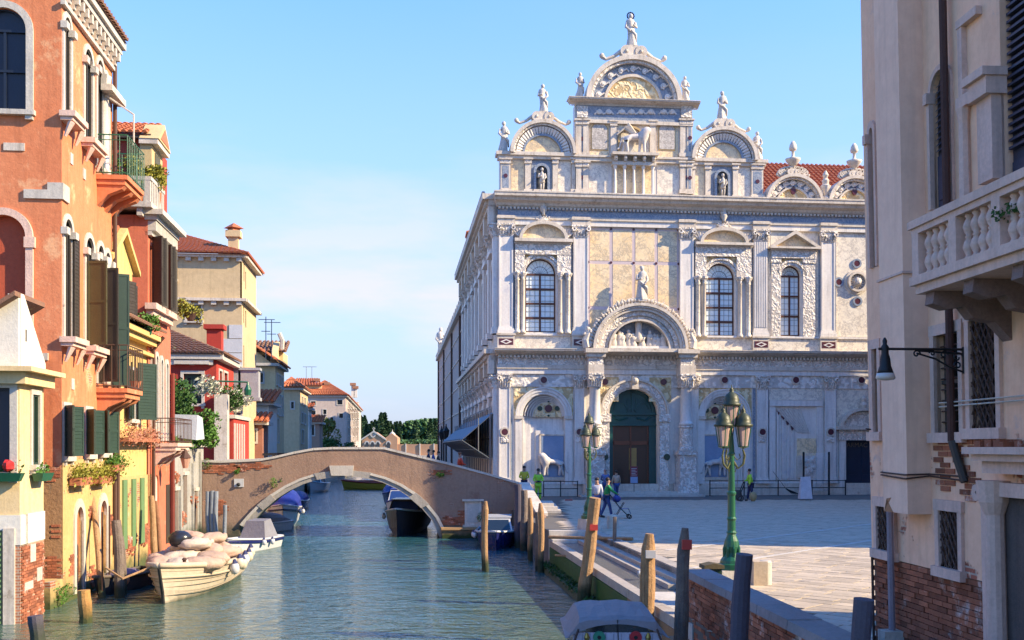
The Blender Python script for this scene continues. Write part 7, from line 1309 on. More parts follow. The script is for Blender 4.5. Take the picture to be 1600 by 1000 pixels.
lx_ = -1.02; ob('lamp_head', M(FPk).lathe(al_, lx_, az_ - .32, [(.10, .02), (.085, .07), (.07, .11), (.062, .2), (.045, .26), (.045, .3), (.05, .34), (.025, .38), (.03, .42), (.01, .46)], 14), iron, wl, smooth=True); ob('lamp_shade', M(FPk).lathe(al_, lx_, az_ - .41, [(.02, .02), (.10, .03), (.12, .05), (.105, .11)], 14), flat('opal_glass', (.70, .62, .55), .3), wl, smooth=True)
q = FPk.uz(1365, 672); ob('wall_hook', M(FPk).tube([(q[0], .02, q[1]), (q[0], -.12, q[1] + .02)], .012, 5), iron, PK)
# ------------------------------------------------------------------ unseen church off to the right, its blocks sized and placed for their shade
cb = emp('brick_church', (45, 60, CZ), 'unseen brick church right of the square, blocks sized for their shade', 'church')
ob('nave_wall', M().box(27.5, 75, 49.01, 66, 0, 17.5), brickwall, cb); ob('bridge_shade_block', M().box(27.5, 45, 44, 49, 0, 27), brickwall, cb); ob('nave_roof', M().slab([(29, 50), (74, 50), (74, 65), (29, 65)], 17.5, 19), tile_r, cb); ob('chapel_wall', M().box(27.5, 75, 28.0, 43.99, 0, 17), brickwall, cb)
# ------------------------------------------------------------------ far away: cemetery island
isl = ob('island_ground', M().box(-190, 120, 398, 720, -1, 1.6), pave_m, kind='structure')
def BGu(x, Y): return (x - 800) / FPX * Y
ch = emp('island_chapel', (BGu(592, 400), 400, 1), 'small orange brick chapel with white pointed windows on the far island', 'church'); F4 = Fr(BGu(566, 400), 400, 0); uz4 = F4.uz; obk = mat('island_brick', (.50, .28, .16), (.40, .22, .13), .3)
a, b = 0, uz4(602, 690)[0]; e = uz4(580, 688)[1]; tp = uz4(580, 675)[1]; ob('nave_front', M(F4).prism([(a, 0), (b, 0), (b, e), ((a + b) / 2, tp), (a, e)], 0, 12), obk, ch); m = M(F4)
m.prism([(a - .4, e - .1), ((a + b) / 2, tp - .1), (b + .4, e - .1), (b + .4, e + .5), ((a + b) / 2, tp + .5), (a - .4, e + .5)], -.4, .5); m.box((a + b) / 2 - .15, (a + b) / 2 + .15, -.2, .2, tp + .3, tp + 1.8); m.box((a + b) / 2 - .5, (a + b) / 2 + .5, -.2, .2, tp + 1.1, tp + 1.4); ob('gable_coping', m, stone, ch)
c2, d2 = uz4(602.5, 690)[0], uz4(621, 690)[0]; e2 = uz4(610, 680)[1]; ob('side_chapel', M(F4).prism([(c2, 0), (d2, 0), (d2, e2 - 1), ((c2 + d2) / 2, e2 + .8), (c2, e2 - 1)], 0, 9), obk, ch); ob('dome_finial', M(F4).lathe((c2 + d2) / 2, 3, e2, [(1.2, 0), (1, .7), (.2, 1.4), (.1, 2.2)], 8), stone, ch)
for x in (573.5, 582, 590.5, 607): u, z = uz4(x, 694); m = M(F4); w_ = .65; m.prism(arc(u - w_, u + w_, 2, z + .8, 10, .4), -.15, -.02); f = ob('pointed_window', m, glass_d, ch); ob('window_frame', M(F4).ring(u, z - .1, w_, w_ + .35, -.3, 0, n=10, k=1.4), stone, f)
u, z = uz4(583, 679.5); ob('rose_window', M(F4).ring(u, z, .6, 1.05, -.25, 0, 0, 2 * pi, 14).disc(u, z, .3, -.1, 0), stone, ch)
cw = ob('cemetery_wall', M(F4).box(uz4(621, 700)[0], uz4(705, 700)[0], .5, 1.2, 0, uz4(650, 694)[1]), obk, label='long low brick wall of the island cemetery', cat='wall'); 
for i in range(3): x = 634 + i * 22; u = uz4(x, 700)[0]; ob('wall_pier', M(F4).box(u - .2, u + .2, .1, .5, 0, uz4(650, 693)[1]), stone, label=('first', 'second', 'third', 'fourth', 'fifth', 'sixth')[i] + ' pale pier of the cemetery wall counted from the chapel', cat='pier', group='piers of the cemetery wall')
R = random.Random(77)
def crown(seed, h, r, conical):
    Q = random.Random(seed); pts = []
    for _ in range(900):
        t = Q.random() ** (.8 if conical else .7); a = Q.uniform(0, 2 * pi); rr = r * ((1 - t) ** .75 if conical else sqrt(max(0, 1 - (2 * t - 1) ** 2))) * Q.uniform(.75, 1.1) * (1 + .25 * sin(3 * a + seed + 5 * t)); pts.append((rr * cos(a), rr * sin(a), 1 + t * h))
    return M().leaves(pts, .55 if conical else .7, seed)
cm = [mesh_of('crown', crown(i, 14, 2.3, True), leaf_c) for i in range(4)] + [mesh_of('crown', crown(i, 11, 4.6, False), leafmat('island_tree_leaves', (.045, .11, .04), (.075, .16, .05))) for i in range(4)]
tm = mesh_of('trunk', M().tube([(0, 0, 0), (0, 0, 6)], [.5, .3], 6), wood_g)
kinds = ['dark pointed cypress on the cemetery island', 'dark bushy round tree on the cemetery island']
for i in range(64):
    x = 560 + i * 148 / 64 + R.uniform(-2, 2); Y = 425 + R.uniform(0, 45) + (i % 3) * 22; k = 0 if (i % 3 == 0 or x < 640) else 1
    if 588 < x < 606: hgt = 1.25
    else: hgt = (1.0 if x < 640 else .95)
    yt = 655 if x > 655 else (648 if x < 572 else (646 if 594 < x < 602 else 658)); z = EYE + (HOR - yt) / FPX * Y + R.uniform(-1.6, .6); s = z / 15.2 if k == 0 else z / 12.2
    if k == 0 and x > 606 and x < 640: s *= .97
    t = emp('cypress_tree' if k == 0 else 'broadleaf_tree', (BGu(x, Y), Y, 1.4), kinds[k], 'tree', 'trees of the cemetery island')
    inst('crown', cm[(i % 4) + 4 * k], t, (BGu(x, Y), Y, .2), R.uniform(0, 6), (s * 1.15, s * 1.15, s)); inst('trunk', tm, t, (BGu(x, Y), Y, 1))
ob('undergrowth', M().leaves([(BGu(R.uniform(600, 705), 415), 415 + R.uniform(-6, 6), R.uniform(2, 7.5)) for _ in range(6000)], .7, 3), leafmat('island_tree_leaves', (0, 0, 0), None), kind='stuff')
# ------------------------------------------------------------------ mooring piles
def pile(label, bx, by, top, r, ma, tag=None, r1=None, cap='cut', group='mooring piles', kink=0):
    b_ = Vector((bx, by, -1.2)); t_ = Vector(top); n = 12; m = M(); pts = []; rs = []
    for i in range(n + 1): q = i / n; p_ = b_.lerp(t_, q); pts.append((p_.x + .02 * sin(q * 9 + bx) + kink * sin(pi * q), p_.y, p_.z)); rs.append(r * (1 + .05 * sin(q * 23 + by)) * (1 if r1 is None else 1 + (r1 / r - 1) * q))
    if cap == 'point': rs[-1] *= .55
    m.tube(pts, rs, 12); P_ = emp('mooring_pile', (bx, by, 0), label, 'pile', group); ob('post', m, ma, P_)
    if tag: z, c = tag; q = (z + 1.2) / (t_.z + 1.2); p_ = b_.lerp(t_, q); m = M(Fr(p_.x, p_.y, 0)).tube([(0, 0, z - .1), (.01, 0, z + .1)], r * 1.07, 12); ob('sign_plate', M(Fr(p_.x, p_.y, 0)).box(-r * .5, r * .6, -r * 1.08, -r * .7, z - .08, z + .08), c, P_)
    return P_
def W(px, Y): return (px - 800) / FPX * Y
def Z(py, Y): return EYE + (HOR - py) / FPX * Y
rtag = flat('red_plate', (.55, .05, .04), .4); wtag = flat('white_plate', (.6, .6, .6))
pile('slim sunlit wooden pile left of the small white boat', W(759, 37.6), 37.6, (W(758, 37.6), 37.6, Z(783, 37.6)), .10, wood_y, cap='point'); pile('slim partner pile bound against the sunlit pile by the white boat', W(756, 38.0), 38.0, (W(755.5, 38), 38, Z(790, 38)), .08, wood_g)
pile('pointed golden pile of the pair at the foot of the landing', W(846, 37.4), 37.4, (W(845, 37.4), 37.4, Z(786, 37.4)), .105, wood_y, cap='point'); pile('dark pile of the pair at the foot of the landing', W(841, 37.9), 37.9, (W(840, 37.9), 37.9, Z(800, 37.9)), .09, wood_g)
pile('thin pile between bridge end and the pair by the landing', W(830, 41), 41, (W(828, 41), 41, Z(778, 41)), .10, wood_y, cap='point'); pile('violet grey leaning timber at the bridge end', W(810, 46.5), 46.5, (W(809, 46.5), 46.5, Z(757, 46.5)), .16, wood_p); pile('grey timber next to the violet one at the bridge end', W(818, 45.2), 45.2, (W(819, 45.2), 45.2, Z(766, 45.2)), .15, wood_g)
pile('tall leaning crooked golden pile in front of the landing', W(908, 29.6), 29.6, (W(931, 29.2), 29.2, Z(778, 29.2)), .20, wood_y, (Z(823, 29.4), rtag), .155, kink=-.06)
pile('thick sunlit pile with white notice beside the landing', W(1000, 22.4), 22.4, (W(1016, 22.2), 22.2, Z(834, 22.2)), .185, wood_y, (Z(865, 22.2), wtag), .15, cap='point')
pile('dark weathered pile with red notice before the brick quay wall', W(1048, 17.6), 17.6, (W(1072, 17.4), 17.4, Z(825, 17.4)), .145, wood_g, (Z(850, 17.4), rtag), .10, cap='point')
pile('smooth violet grey painted pile leaning over the brick quay wall', W(1128, 14.2), 14.2, (W(1165, 13.8), 13.8, Z(866, 13.8)), .135, wood_p, None, .115)
pile('smooth violet grey painted pile nearest the pink house', W(1318, 10.2), 10.2, (W(1351, 9.9), 9.9, Z(936, 9.9)), .115, wood_p, None, .09)
pile('long brown pole leaning across the pale wall of the orange palace', W(166, 30.2), 30.2, (W(140, 33), 33, Z(757, 33)), .11, wood_y, None, .08, kink=.06)
pile('short thick golden stump by the water in front of orange palace', W(135, 26.6), 26.6, (W(132, 26.6), 26.6, Z(922, 26.6)), .16, mat('golden_stump', (.5, .27, .08), (.3, .15, .05), 5, bump=.8, damp=((.06, .07, .02), .3, .2)))
pile('dark charred pile at the bottom corner by the cottage', W(62, 24), 24, (W(56, 24), 24, Z(962, 24)), .16, wood_p)
pile('thick grey pile with rope ring left of the cargo boat', W(192, 31), 31, (W(182, 31), 31, Z(813, 31)), .15, wood_g, None, .14); pile('thin green stained pole beside the roped grey pile', W(200, 31.6), 31.6, (W(190, 31.6), 31.6, Z(838, 31.6)), .07, wood_g)
pile('pale leaning pole of the pair behind the cargo boat', W(248, 37.5), 37.5, (W(236, 38), 38, Z(775, 38)), .14, wood_y, None, .1); pile('brown crossing pole of the pair behind the cargo boat', W(260, 38), 38, (W(243, 38.6), 38.6, Z(783, 38.6)), .1, mat('brown_pole', (.30, .14, .07), (.2, .09, .05), 5, bump=.7), None, .08)
for i, (x, y) in enumerate(((324, 768), (331, 767), (337, 768))): pile(('leftmost', 'middle', 'rightmost')[i] + ' of three bundled blue grey poles at the left bridge foot', W(x + 3, 48.6), 48.6 - .1 * i, (W(x, 49), 49, Z(y, 49)), .105, mat('blue_grey_pole', (.24, .27, .31), (.15, .17, .2), 5, bump=.6, damp=((.04, .05, .03), .4, .2)))
pile('single short blue grey pole by the bridge arch', W(352, 48.5), 48.5, (W(351, 48.5), 48.5, Z(789, 48.5)), .09, mat('blue_grey_pole', (0, 0, 0)))
for x, y0 in ((160, 800), (171, 790), (183, 830)): Y = LX(30) and 31 + (x - 160) * .1; ob('mooring_rod', M().tube([(W(x, Y), Y, -.5), (W(x, Y) , Y, Z(y0, Y))], .03, 6), rust, label='thin rusty rod standing in the water before the pale wall, ' + {160: 'tallest one', 171: 'middle one', 183: 'shortest one'}[x], cat='rod')
R = random.Random(9); p_ = (-12.9, 29.4, .2); bush('weed', oh, (-12.6, 29.3, .3), .4, leaf_g, 300, .04, 90); ob('foundation_stone', M().box(-13.2, -12.55, 28.7, 29.5, -.8, .75), ylow, oh)
# ------------------------------------------------------------------ boats
def hull(fr, L_, B, H, ma, parent, bowp=2.2, sheer=.35, stern=.85, keel=-.3, flare=.12, rake=.35, deckz=.14, deck=None, inner=None, gun=None, gr=.035, two=None):
    """bow at +d, stern at -d; u across"""
    n = 18; sec = []
    def S_(t):
        b = B / 2 * (stern + (1 - stern) * min(1, t * 2.5)) * (1 - max(0, (t - .45) / .55) ** bowp); z = H * (1 + sheer * max(0, t - .3) ** 2 * 2); d = -L_ / 2 + L_ * t; return max(b, .012), z, d
    prof = [(0, 0), (.55, .10), (.86, .42), (.95, .72), (1, 1)]
    v = []; f = []
    for i in range(n + 1):
        t = i / n; b, z, d = S_(t); kz = keel * (1 - max(0, (t - .75) / .25) ** 2 * .6)
        for s in (-1, 1):
            for (w, h) in prof: v.append((s * b * w * (1 if h == 1 else 1 - flare * (1 - h) * t), d + rake * h * t ** 4, kz + (z - kz) * h))
    k = len(prof)
    for i in range(n):
        for s in (0, 1):
            for j in range(k - 1): a = i * 2 * k + s * k + j; q = (a, a + 1, a + 2 * k + 1, a + 2 * k); f.append(q)
    for s in (0, 1):
        pass
    f.append(tuple(range(k)) + tuple(range(2 * k - 1, k, -1)))
    m = M(fr).add(v, f); h_ = ob('hull', m, ma, parent, smooth=False)
    vv = []; ff = []
    for i in range(n + 1): t = i / n; b, z, d = S_(t); dz = deckz if t < .8 else deckz * max(.1, 1 - (t - .8) / .2); vv += [(-b * .93, d + rake * t ** 4 * .9, z - dz), (b * .93, d + rake * t ** 4 * .9, z - dz)]
    for i in range(n): ff.append((2 * i, 2 * i + 1, 2 * i + 3, 2 * i + 2))
    ob('deck', M(fr).add(vv, ff), deck or ma, parent)
    m = M(fr)
    for s in (-1, 1): m.tube([(s * S_(i / n)[0], S_(i / n)[2] + rake * (i / n) ** 4, S_(i / n)[1]) for i in range(n + 1)], gr, 6)
    m.tube([(-S_(0)[0], -L_ / 2, H), (S_(0)[0], -L_ / 2, H)], gr, 6); ob('gunwale', m, gun or ma, parent, smooth=True)
    return S_
def fender(fr, u, d, z, parent, r=.14, c=None, top=None): f = ob('fender', M(fr).ball(u, d, z, r, .9, .9, 1.15, 10, 8), c or flat('cream_fender', (.62, .55, .42), .5), parent, smooth=True); ob('fender_top', M(fr).lathe(u, d, z + r * .9, [(r * .6, 0), (r * .35, r * .5), (r * .2, r * .8)], 8), top or flat('navy_rubber', (.02, .03, .12), .5), f)
hw_ = mat('cream_boat_paint', (.54, .47, .37), (.44, .37, .28), 1.5, rough=.4, bump=.15, damp=((.10, .10, .07), .05, .08), streak=.3)
blk = flat('black_antifouling', (.03, .03, .03), .5)
# 1 cargo boat with sacks
cg = emp('cargo_boat', (-9.4, 33.3, 0), 'cream wooden cargo boat heaped with sacks, round fenders along its side', 'boat'); FCb = Fr(-9.95, 33.3, pi + .03)
Sg = hull(FCb, 6.8, 2.2, .80, hw_, cg, bowp=3.0, sheer=.42, stern=.8, flare=.25, rake=.5, deckz=.25, deck=mat('boat_boards', (.40, .30, .2), (.3, .2, .13), 3), gun=mat('worn_wood_rail', (.55, .45, .33), (.42, .33, .23), 3), gr=.085)
m = M(FCb)
for s in (-1, 1): m.tube([(s * Sg(i / 18)[0] * .985, Sg(i / 18)[2] + .5 * .75 * (i / 18) ** 4, Sg(i / 18)[1] * .68) for i in range(19)], .03, 5)
ob('rubbing_strake', m, mat('worn_wood_rail', (0, 0, 0)), cg); m = M(FCb)
for hh_ in (.2, .42, .56, .84):
    for s in (-1, 1): m.tube([(s * Sg(i / 18)[0] * (.80 + .19 * hh_), Sg(i / 18)[2] + .5 * hh_ * (i / 18) ** 4, Sg(i / 18)[1] * hh_) for i in range(19)], .012, 4)
ob('plank_seams', m, mat('seam_paint', (.40, .33, .24), (.3, .24, .17), 3), cg)
m = M(FCb)
for s in (-1, 1):
    pts = []; n = 18
    for i in range(n + 1): t = i / n; b, z, d = Sg(t); pts += [(s * (b * .70), d + .5 * .1 * t ** 4, -.05), (s * b * (.93 - .1 * t), d + .5 * .35 * t ** 4, .26 + .1 * t)]
ob('stem', M(FCb).tube([(0, 3.4, -.3), (0, 3.55, .3), (0, 3.9, 1.05)], .05, 6), blk, cg)
ob('oar_hole', M(FCb).disc(-.75, .85, .05, -.1, .1), dark, cg)
R = random.Random(14); sk = [mat('pale_sack', (.50, .37, .28), (.36, .25, .19), 4, bump=.8, bs=9), mat('dusty_white_sack', (.54, .45, .38), (.42, .35, .29), 4, bump=.8, bs=9), mat('pinkish_sack', (.50, .34, .26), (.42, .28, .22), 4, bump=.8, bs=9)]
sacks = [(-.65, 1.9, .98, .5), (.0, 2.1, .98, .48), (.6, 1.8, 1.0, .5), (-.7, 1.0, 1.05, .5), (.1, 1.05, 1.12, .5), (.7, .8, 1.05, .48), (-.45, .2, 1.25, .5), (.35, .1, 1.3, .5), (-.75, -.6, 1.1, .45), (0, -.75, 1.35, .52), (.7, -.7, 1.15, .46), (-.3, -1.5, 1.2, .45), (.45, -1.5, 1.15, .45), (-.2, .9, 1.5, .42), (.35, -.4, 1.62, .42), (-.4, -.6, 1.55, .4)]
desc = ['bottom of the heap by the bow, far side', 'bottom of the heap amidships by the bow', 'bottom of the heap by the bow, wall side', 'low in the heap by the fenders', 'half buried in the middle of the heap', 'resting against the wall side rail', 'above the fenders in the heap', 'broad one amid the heap', 'low towards the stern by the fenders', 'high towards the stern', 'towards the stern by the wall side', 'last one at the stern by the fenders', 'last one at the stern by the wall side', 'on top of the heap at its front', 'topmost of the whole heap', 'on top of the heap at its back']
for i, (u, d, z, r) in enumerate(sacks):
    m = M(Fr(*FCb.p(u, d, 0)[:2], R.uniform(0, 3))); m.ball(0, 0, 0, r * 1.1, 1.2, .74, .42, 26, 16); v = m.v
    z -= .04; cx_, cy_ = m.fr.ox, m.fr.oy; m.v = [(lambda dx, dy, f_: (cx_ + dx * f_, cy_ + dy * f_, z + c * f_ * 1.05))(a - cx_, b - cy_, 1 + .30 * (abs(mn.noise(Vector((a * 3.2 + i, b * 3.2, c * 3.2)))) * -1 + .12) + .12 * mn.noise(Vector((a * 9, b * 9, c * 9 + i)))) for a, b, c in v]; P_ = m.fr.p; m.tube([(r * 1.05, 0, z), (r * 1.35, .05, z + .06)], [.05, .09], 6)
    ob('sack', m, sk[i % 3], label='plump tied ' + ('pinkish', 'pale', 'whitish')[i % 3] + ' sack ' + desc[i], cat='sack', group='sacks on the cargo boat', smooth=True)
m = M(Fr(*FCb.p(.25, .95, 0)[:2], .3)); m.ball(0, 0, 1.62, .34, 1.1, .9, .75, 12, 9, .12); ob('black_bag', m, flat('black_plastic', (.025, .025, .03), .25), label='black plastic rubbish bag on top of the sacks', cat='bag', smooth=True)
for i, (t, s) in enumerate(((.52, -1), (.42, -1), (.33, -1), (.25, -1), (.12, -1), (.05, -1))): b, z, d = Sg(t); fender(FCb, s * (b + .13), d, .62 + .1 * (i % 2) + (i > 3) * .1, cg, .17, None if i % 3 else flat('white_fender', (.65, .65, .66), .5))
ob('bollard', M(FCb).lathe(-.4, 2.8, 1.05, [(.05, 0), (.05, .1), (.08, .13), (.03, .18)], 8), rust, cg); m = M(FCb); m.tube([(.3, 3.5, 1.05), (.9, 4.2, .8), (1.4, 4.1, 1.1)], .035, 6); ob('mooring_rope', m, wood_y, cg)
# dark moored boat at the wall beside it
db = emp('dark_boat', (-12.3, 31.5, 0), 'dark old boat squeezed between cargo boat and palace wall', 'boat'); FDb = Fr(-12.1, 33.2, pi - .1); hull(FDb, 3.6, 1.0, .45, mat('tarred_hull', (.05, .045, .05), (.03, .03, .03), 3), db, deckz=.1, gun=wood_g, gr=.05); ob('tarpaulin', M(FDb).ball(0, .3, .45, .5, .9, 1.6, .4, 12, 8, .15), mat('violet_tarp', (.15, .12, .2), (.1, .08, .13), 3, bump=.6), db); fender(FDb, -.5, 1.2, .42, db, .16, flat('rust_buoy', (.45, .2, .1), .6))
# motor boats
def motorboat(name, label, x, y, ang, L_, B, H, hc, deckc, top=None, glass=None, cover=None, hood=None, fend=(), stripe=None, cabin=None):
    b_ = emp(name, (x, y, 0), label, 'boat'); fr = Fr(x, y, ang); s = hull(fr, L_, B, H, hc, b_, deckz=.06, deck=deckc, gun=top or deckc, gr=.05, stern=.9)
    if stripe: m = M(fr); [m.tube([(q * s(i / 18)[0] * .99, s(i / 18)[2] + .35 * .8 * (i / 18) ** 4, s(i / 18)[1] * .8) for i in range(19)], .06, 5) for q in (-1, 1)]; ob('stripe', m, stripe, b_)
    if cover is not None:      # tarpaulin over hoops
        m = M(fr); n = 8; v = []; f = []
        hs_ = [.18, .42, .52, .55, .5, .42, .3, .12, .03]
        for i in range(n + 1):
            t = .06 + .8 * i / n; b, z, d = s(t)
            for j in range(9): a = pi * j / 8; v.append((b * 1.02 * cos(a), d, z + .02 + (cover[1] * hs_[i] / .55) * sin(a) ** .8))
        for i in range(n):
            for j in range(8): f.append((i * 9 + j, i * 9 + j + 1, (i + 1) * 9 + j + 1, (i + 1) * 9 + j))
        f.append(tuple(range(9)))
        ob('boat_cover', m.add(v, f), cover[0], b_)
    if cabin:
        cm_, d0, d1, w, h = cabin; z = s(.5)[1]; m = M(fr).add([(-w, d0, z), (w, d0, z), (w, d1 + .5, z), (-w, d1 + .5, z), (-w * .86, d0, z + h), (w * .86, d0, z + h), (w * .8, d1, z + h), (-w * .8, d1, z + h)], [(4, 5, 6, 7), (0, 1, 5, 4), (1, 2, 6, 5), (2, 3, 7, 6), (3, 0, 4, 7)]); ob('cabin', m, cm_, b_)
        gl = glass or glass_d; ob('windscreen', M(fr).add([(-w * .85, d1 + .44, z + .1), (w * .85, d1 + .44, z + .1), (w * .72, d1 + .06, z + h - .08), (-w * .72, d1 + .06, z + h - .08)], [(0, 1, 2, 3)]).box(0, 0, 0, 0, 0, 0) if 0 else M(fr).add([(-w * .85, d1 + .46, z + .1), (w * .85, d1 + .46, z + .1), (w * .72, d1 + .09, z + h - .08), (-w * .72, d1 + .09, z + h - .08)], [(0, 1, 2, 3)]), gl, b_)
        for q in (-1, 1): ob('side_window', M(fr).add([(q * (w * .985), d0 + .2, z + .1), (q * (w * .975), d1 + .2, z + .1), (q * (w * .89), d1 - .1, z + h - .08), (q * (w * .9), d0 + .2, z + h - .08)], [(0, 1, 2, 3)]), gl, b_)
        ob('roof_trim', M(fr).box(-w * .9, w * .9, d0 - .05, d1 + .05, z + h, z + h + .04), top or deckc, b_)
    for q, t in fend: b, z, d = s(t); fender(fr, q * (b + .1), d, z * .75, b_, .12, flat('white_fender', (.65, .65, .66), .5))
    if hood: hm, d0, d1, w, h = hood; z = s(.3)[1]; m = M(fr); v = [(-w, d0, z), (w, d0, z), (w, d1, z), (-w, d1, z), (-w * .6, d0 + .25, z + h), (w * .6, d0 + .25, z + h), (w * .7, d1 - .3, z + h * .92), (-w * .7, d1 - .3, z + h * .92)]; ob('grey_hood', m.add(v, [(4, 5, 6, 7), (0, 1, 5, 4), (1, 2, 6, 5), (2, 3, 7, 6), (3, 0, 4, 7)]), hm, b_)
    return b_
wht = flat('white_gelcoat', (.62, .63, .64), .25); blu1 = mat('blue_tarpaulin', (.02, .035, .26), (.012, .02, .16), 2, rough=.5, bump=.6, bs=5); gry = mat('grey_tarpaulin', (.22, .22, .25), (.16, .16, .19), 2, rough=.6, bump=.6, bs=6); navy = flat('navy_hull', (.015, .02, .12), .25); drk = flat('charcoal_hull', (.035, .035, .045), .35); blug = flat('blue_tinted_screen', (.03, .07, .22), .1)
PB = pi - .0
motorboat('small_boat', 'small white boat with grey hooded outboard behind the cargo boat', W(384, 44.5), 45.4, pi * .93, 3.6, 1.45, .5, wht, wht, hood=(gry, -1.4, -.1, .6, .8), fend=((-1, .4), (-1, .6)), stripe=navy)
motorboat('covered_boat', 'little grey covered boat under the left end of the arch', W(404, 54.5), 55, PB - .4, 4, 1.35, .5, wht, wht, cover=(gry, .5))
motorboat('tarpaulin_boat', 'white boat under bright blue tarpaulin below the left of the arch', W(431, 58.5), 60.5, PB + .2, 6.5, 2.0, 1.0, wht, wht, cover=(blu1, 1.1), fend=((-1, .7), (-1, .5)), stripe=navy)
motorboat('blue_boat', 'small blue covered boat moored behind the tarpaulin boat', W(459, 75), 76, PB + .1, 5, 1.5, .6, navy, wht, cover=(blu1, .7))
motorboat('white_motorboat', 'white motorboat heading away in mid canal beyond the arch', W(494, 106), 106, PB, 6, 2.0, .85, wht, wht, cabin=(wht, -1.5, .8, .75, .75))
yb = emp('yellow_barge', (W(575, 112), 112, 0), 'yellow hulled barge with red rail seen broadside beyond the arch', 'boat'); fr = Fr(W(577, 112), 112, pi / 2 - .15); hull(fr, 5.5, 1.9, .75, flat('yellow_hull', (.55, .36, .03), .4), yb, gun=flat('red_rail', (.4, .05, .02), .4), gr=.1, deck=wood_g); ob('load', M(fr).box(-.6, .6, -2, 1.2, .7, 1.0), flat('red_rail', (0, 0, 0)), yb)
motorboat('dark_motorboat', 'charcoal motorboat with blue tinted windscreen under the right side of the arch', W(633, 54.5), 55.5, PB - .05, 6.4, 2.15, 1.05, drk, flat('light_deck', (.40, .44, .50), .3), top=flat('light_deck', (0, 0, 0)), cabin=(drk, -1.2, .5, .85, .62), glass=blug, fend=((1, .6),))
motorboat('blue_motorboat', 'blue topped motorboat moored behind the charcoal one', W(622, 64), 66, PB, 6, 1.9, 1.0, wht, blu1, cabin=(wht, -1.4, .6, .75, .8), glass=blug); motorboat('far_blue_boat', 'deep blue covered boat farthest along the right quay', W(612, 78), 80, PB, 5.5, 1.8, .9, navy, blu1, cover=(blu1, 1.0))
motorboat('moored_motorboat', 'white cabin boat with blue hull moored in front of the bridge end', W(776, 46.5), 48.0, PB, 5.2, 1.95, .62, navy, wht, top=wht, cabin=(wht, -1.6, .4, .72, .62), glass=glass_d, fend=((1, .62), (-1, .62), (1, .5), (-1, .5)))
# nearest boat with grey awning
gb = emp('canopy_boat', (1.66, 16.6, 0), 'moored boat under a stretched grey awning with round red and green plates', 'boat'); fg = Fr(W(957, 17), 15.2, .0); hull(fg, 5.6, 1.95, .75, flat('pale_blue_hull', (.30, .42, .50), .3), gb, deck=wht, gun=flat('pale_blue_hull', (0, 0, 0)), gr=.06)
bb_ = Z(945, 17.2); m = M(fg); n = 10; v = []; f = []
for i, (d, dz) in enumerate(((1.0, .08), (1.1, .03), (1.9, -.01), (2.7, .02), (2.85, .10))):
    for j in range(n + 1):
        a = -1 + 2 * j / n; w_ = .72 if i in (1, 2, 3) else .74; e_ = abs(a) ** 14; v.append((w_ * a, d, bb_ - dz - .05 * a * a - e_ * .22 + .012 * sin(9 * a + i * 2) - (.0 if i else 0)))
for i in range(4):
    for j in range(n): f.append((i * (n + 1) + j, i * (n + 1) + j + 1, (i + 1) * (n + 1) + j + 1, (i + 1) * (n + 1) + j))
k0 = len(v)                                     # front valance with scalloped edge, and sides
for j in range(n + 1): a = -1 + 2 * j / n; v.append((.76 * a, .97, bb_ - .145 - .20 * abs(a) ** 2.2))
for j in range(n): f.append((j, j + 1, k0 + j + 1, k0 + j))
for s in (0, n):
    q = [i * (n + 1) + s for i in range(5)]; k1 = len(v); sg = -1 if s == 0 else 1
    for i, d in enumerate((.97, 1.15, 1.9, 2.7, 2.86)): v.append((sg * .80, d, bb_ - .36))
    for i in range(4): f.append((q[i], q[i + 1], k1 + i + 1, k1 + i))
ob('awning', m.add(v, f), mat('grey_awning', (.26, .22, .22), (.19, .165, .17), 1.5, rough=.7, bump=.5, bs=5), gb)
ob('awning_patch', M(fg).lathe(.0, 1.55, bb_ - .035, [(.10, 0), (.10, .02)], 18, 1.3), flat('green_disc', (.02, .25, .14), .4), gb)
bz = bb_ - .20; ob('cabin_back', M(fg).box(-.68, .68, 1.02, 1.08, .7, bz - .08), mat('lilac_white_panel', (.50, .47, .52), (.42, .39, .45), 2, rough=.4), gb); ob('rear_window', M(fg).prism([(-.5, bz - .08), (.5, bz - .08), (.42, bz + .06), (0, bz + .11), (-.42, bz + .06)], 1.03, 1.06), glass_d, gb)
m = M(fg); [m.box(-.66 + i * .12, -.655 + i * .12, 1.01, 1.02, .8, bz - .1) for i in range(11)]; ob('panel_grooves', m, gry, gb)
for x, mm, nm_ in ((-.28, flat('green_disc', (0, 0, 0)), 'green_plate'), (.28, flat('red_disc', (.5, .02, .03), .35), 'red_plate')):
    f_ = ob(nm_, M(fg).disc(x, bz - .15, .095, .985, 1.02, 24), mm, gb); ob('plate_hub', M(fg).disc(x, bz - .15, .03, .97, .986, 12), iron, f_)
ob('wiper', M(fg).tube([(.0, .98, bz + .12), (.01, .97, bz - .2)], .008, 4), iron, gb)
for s in (-1, 1):
    ob('awning_strut', M(fg).tube([(s * .6, .98, bz - .02), (s * .72, .9, bz - .35)], .018, 5), rust, gb); ob('brass_lamp', M(fg).lathe(s * .47, .98, bz - .2, [(.03, 0), (.045, .05), (.02, .12)], 8), flat('brass', (.5, .33, .08), .3, .8), gb)
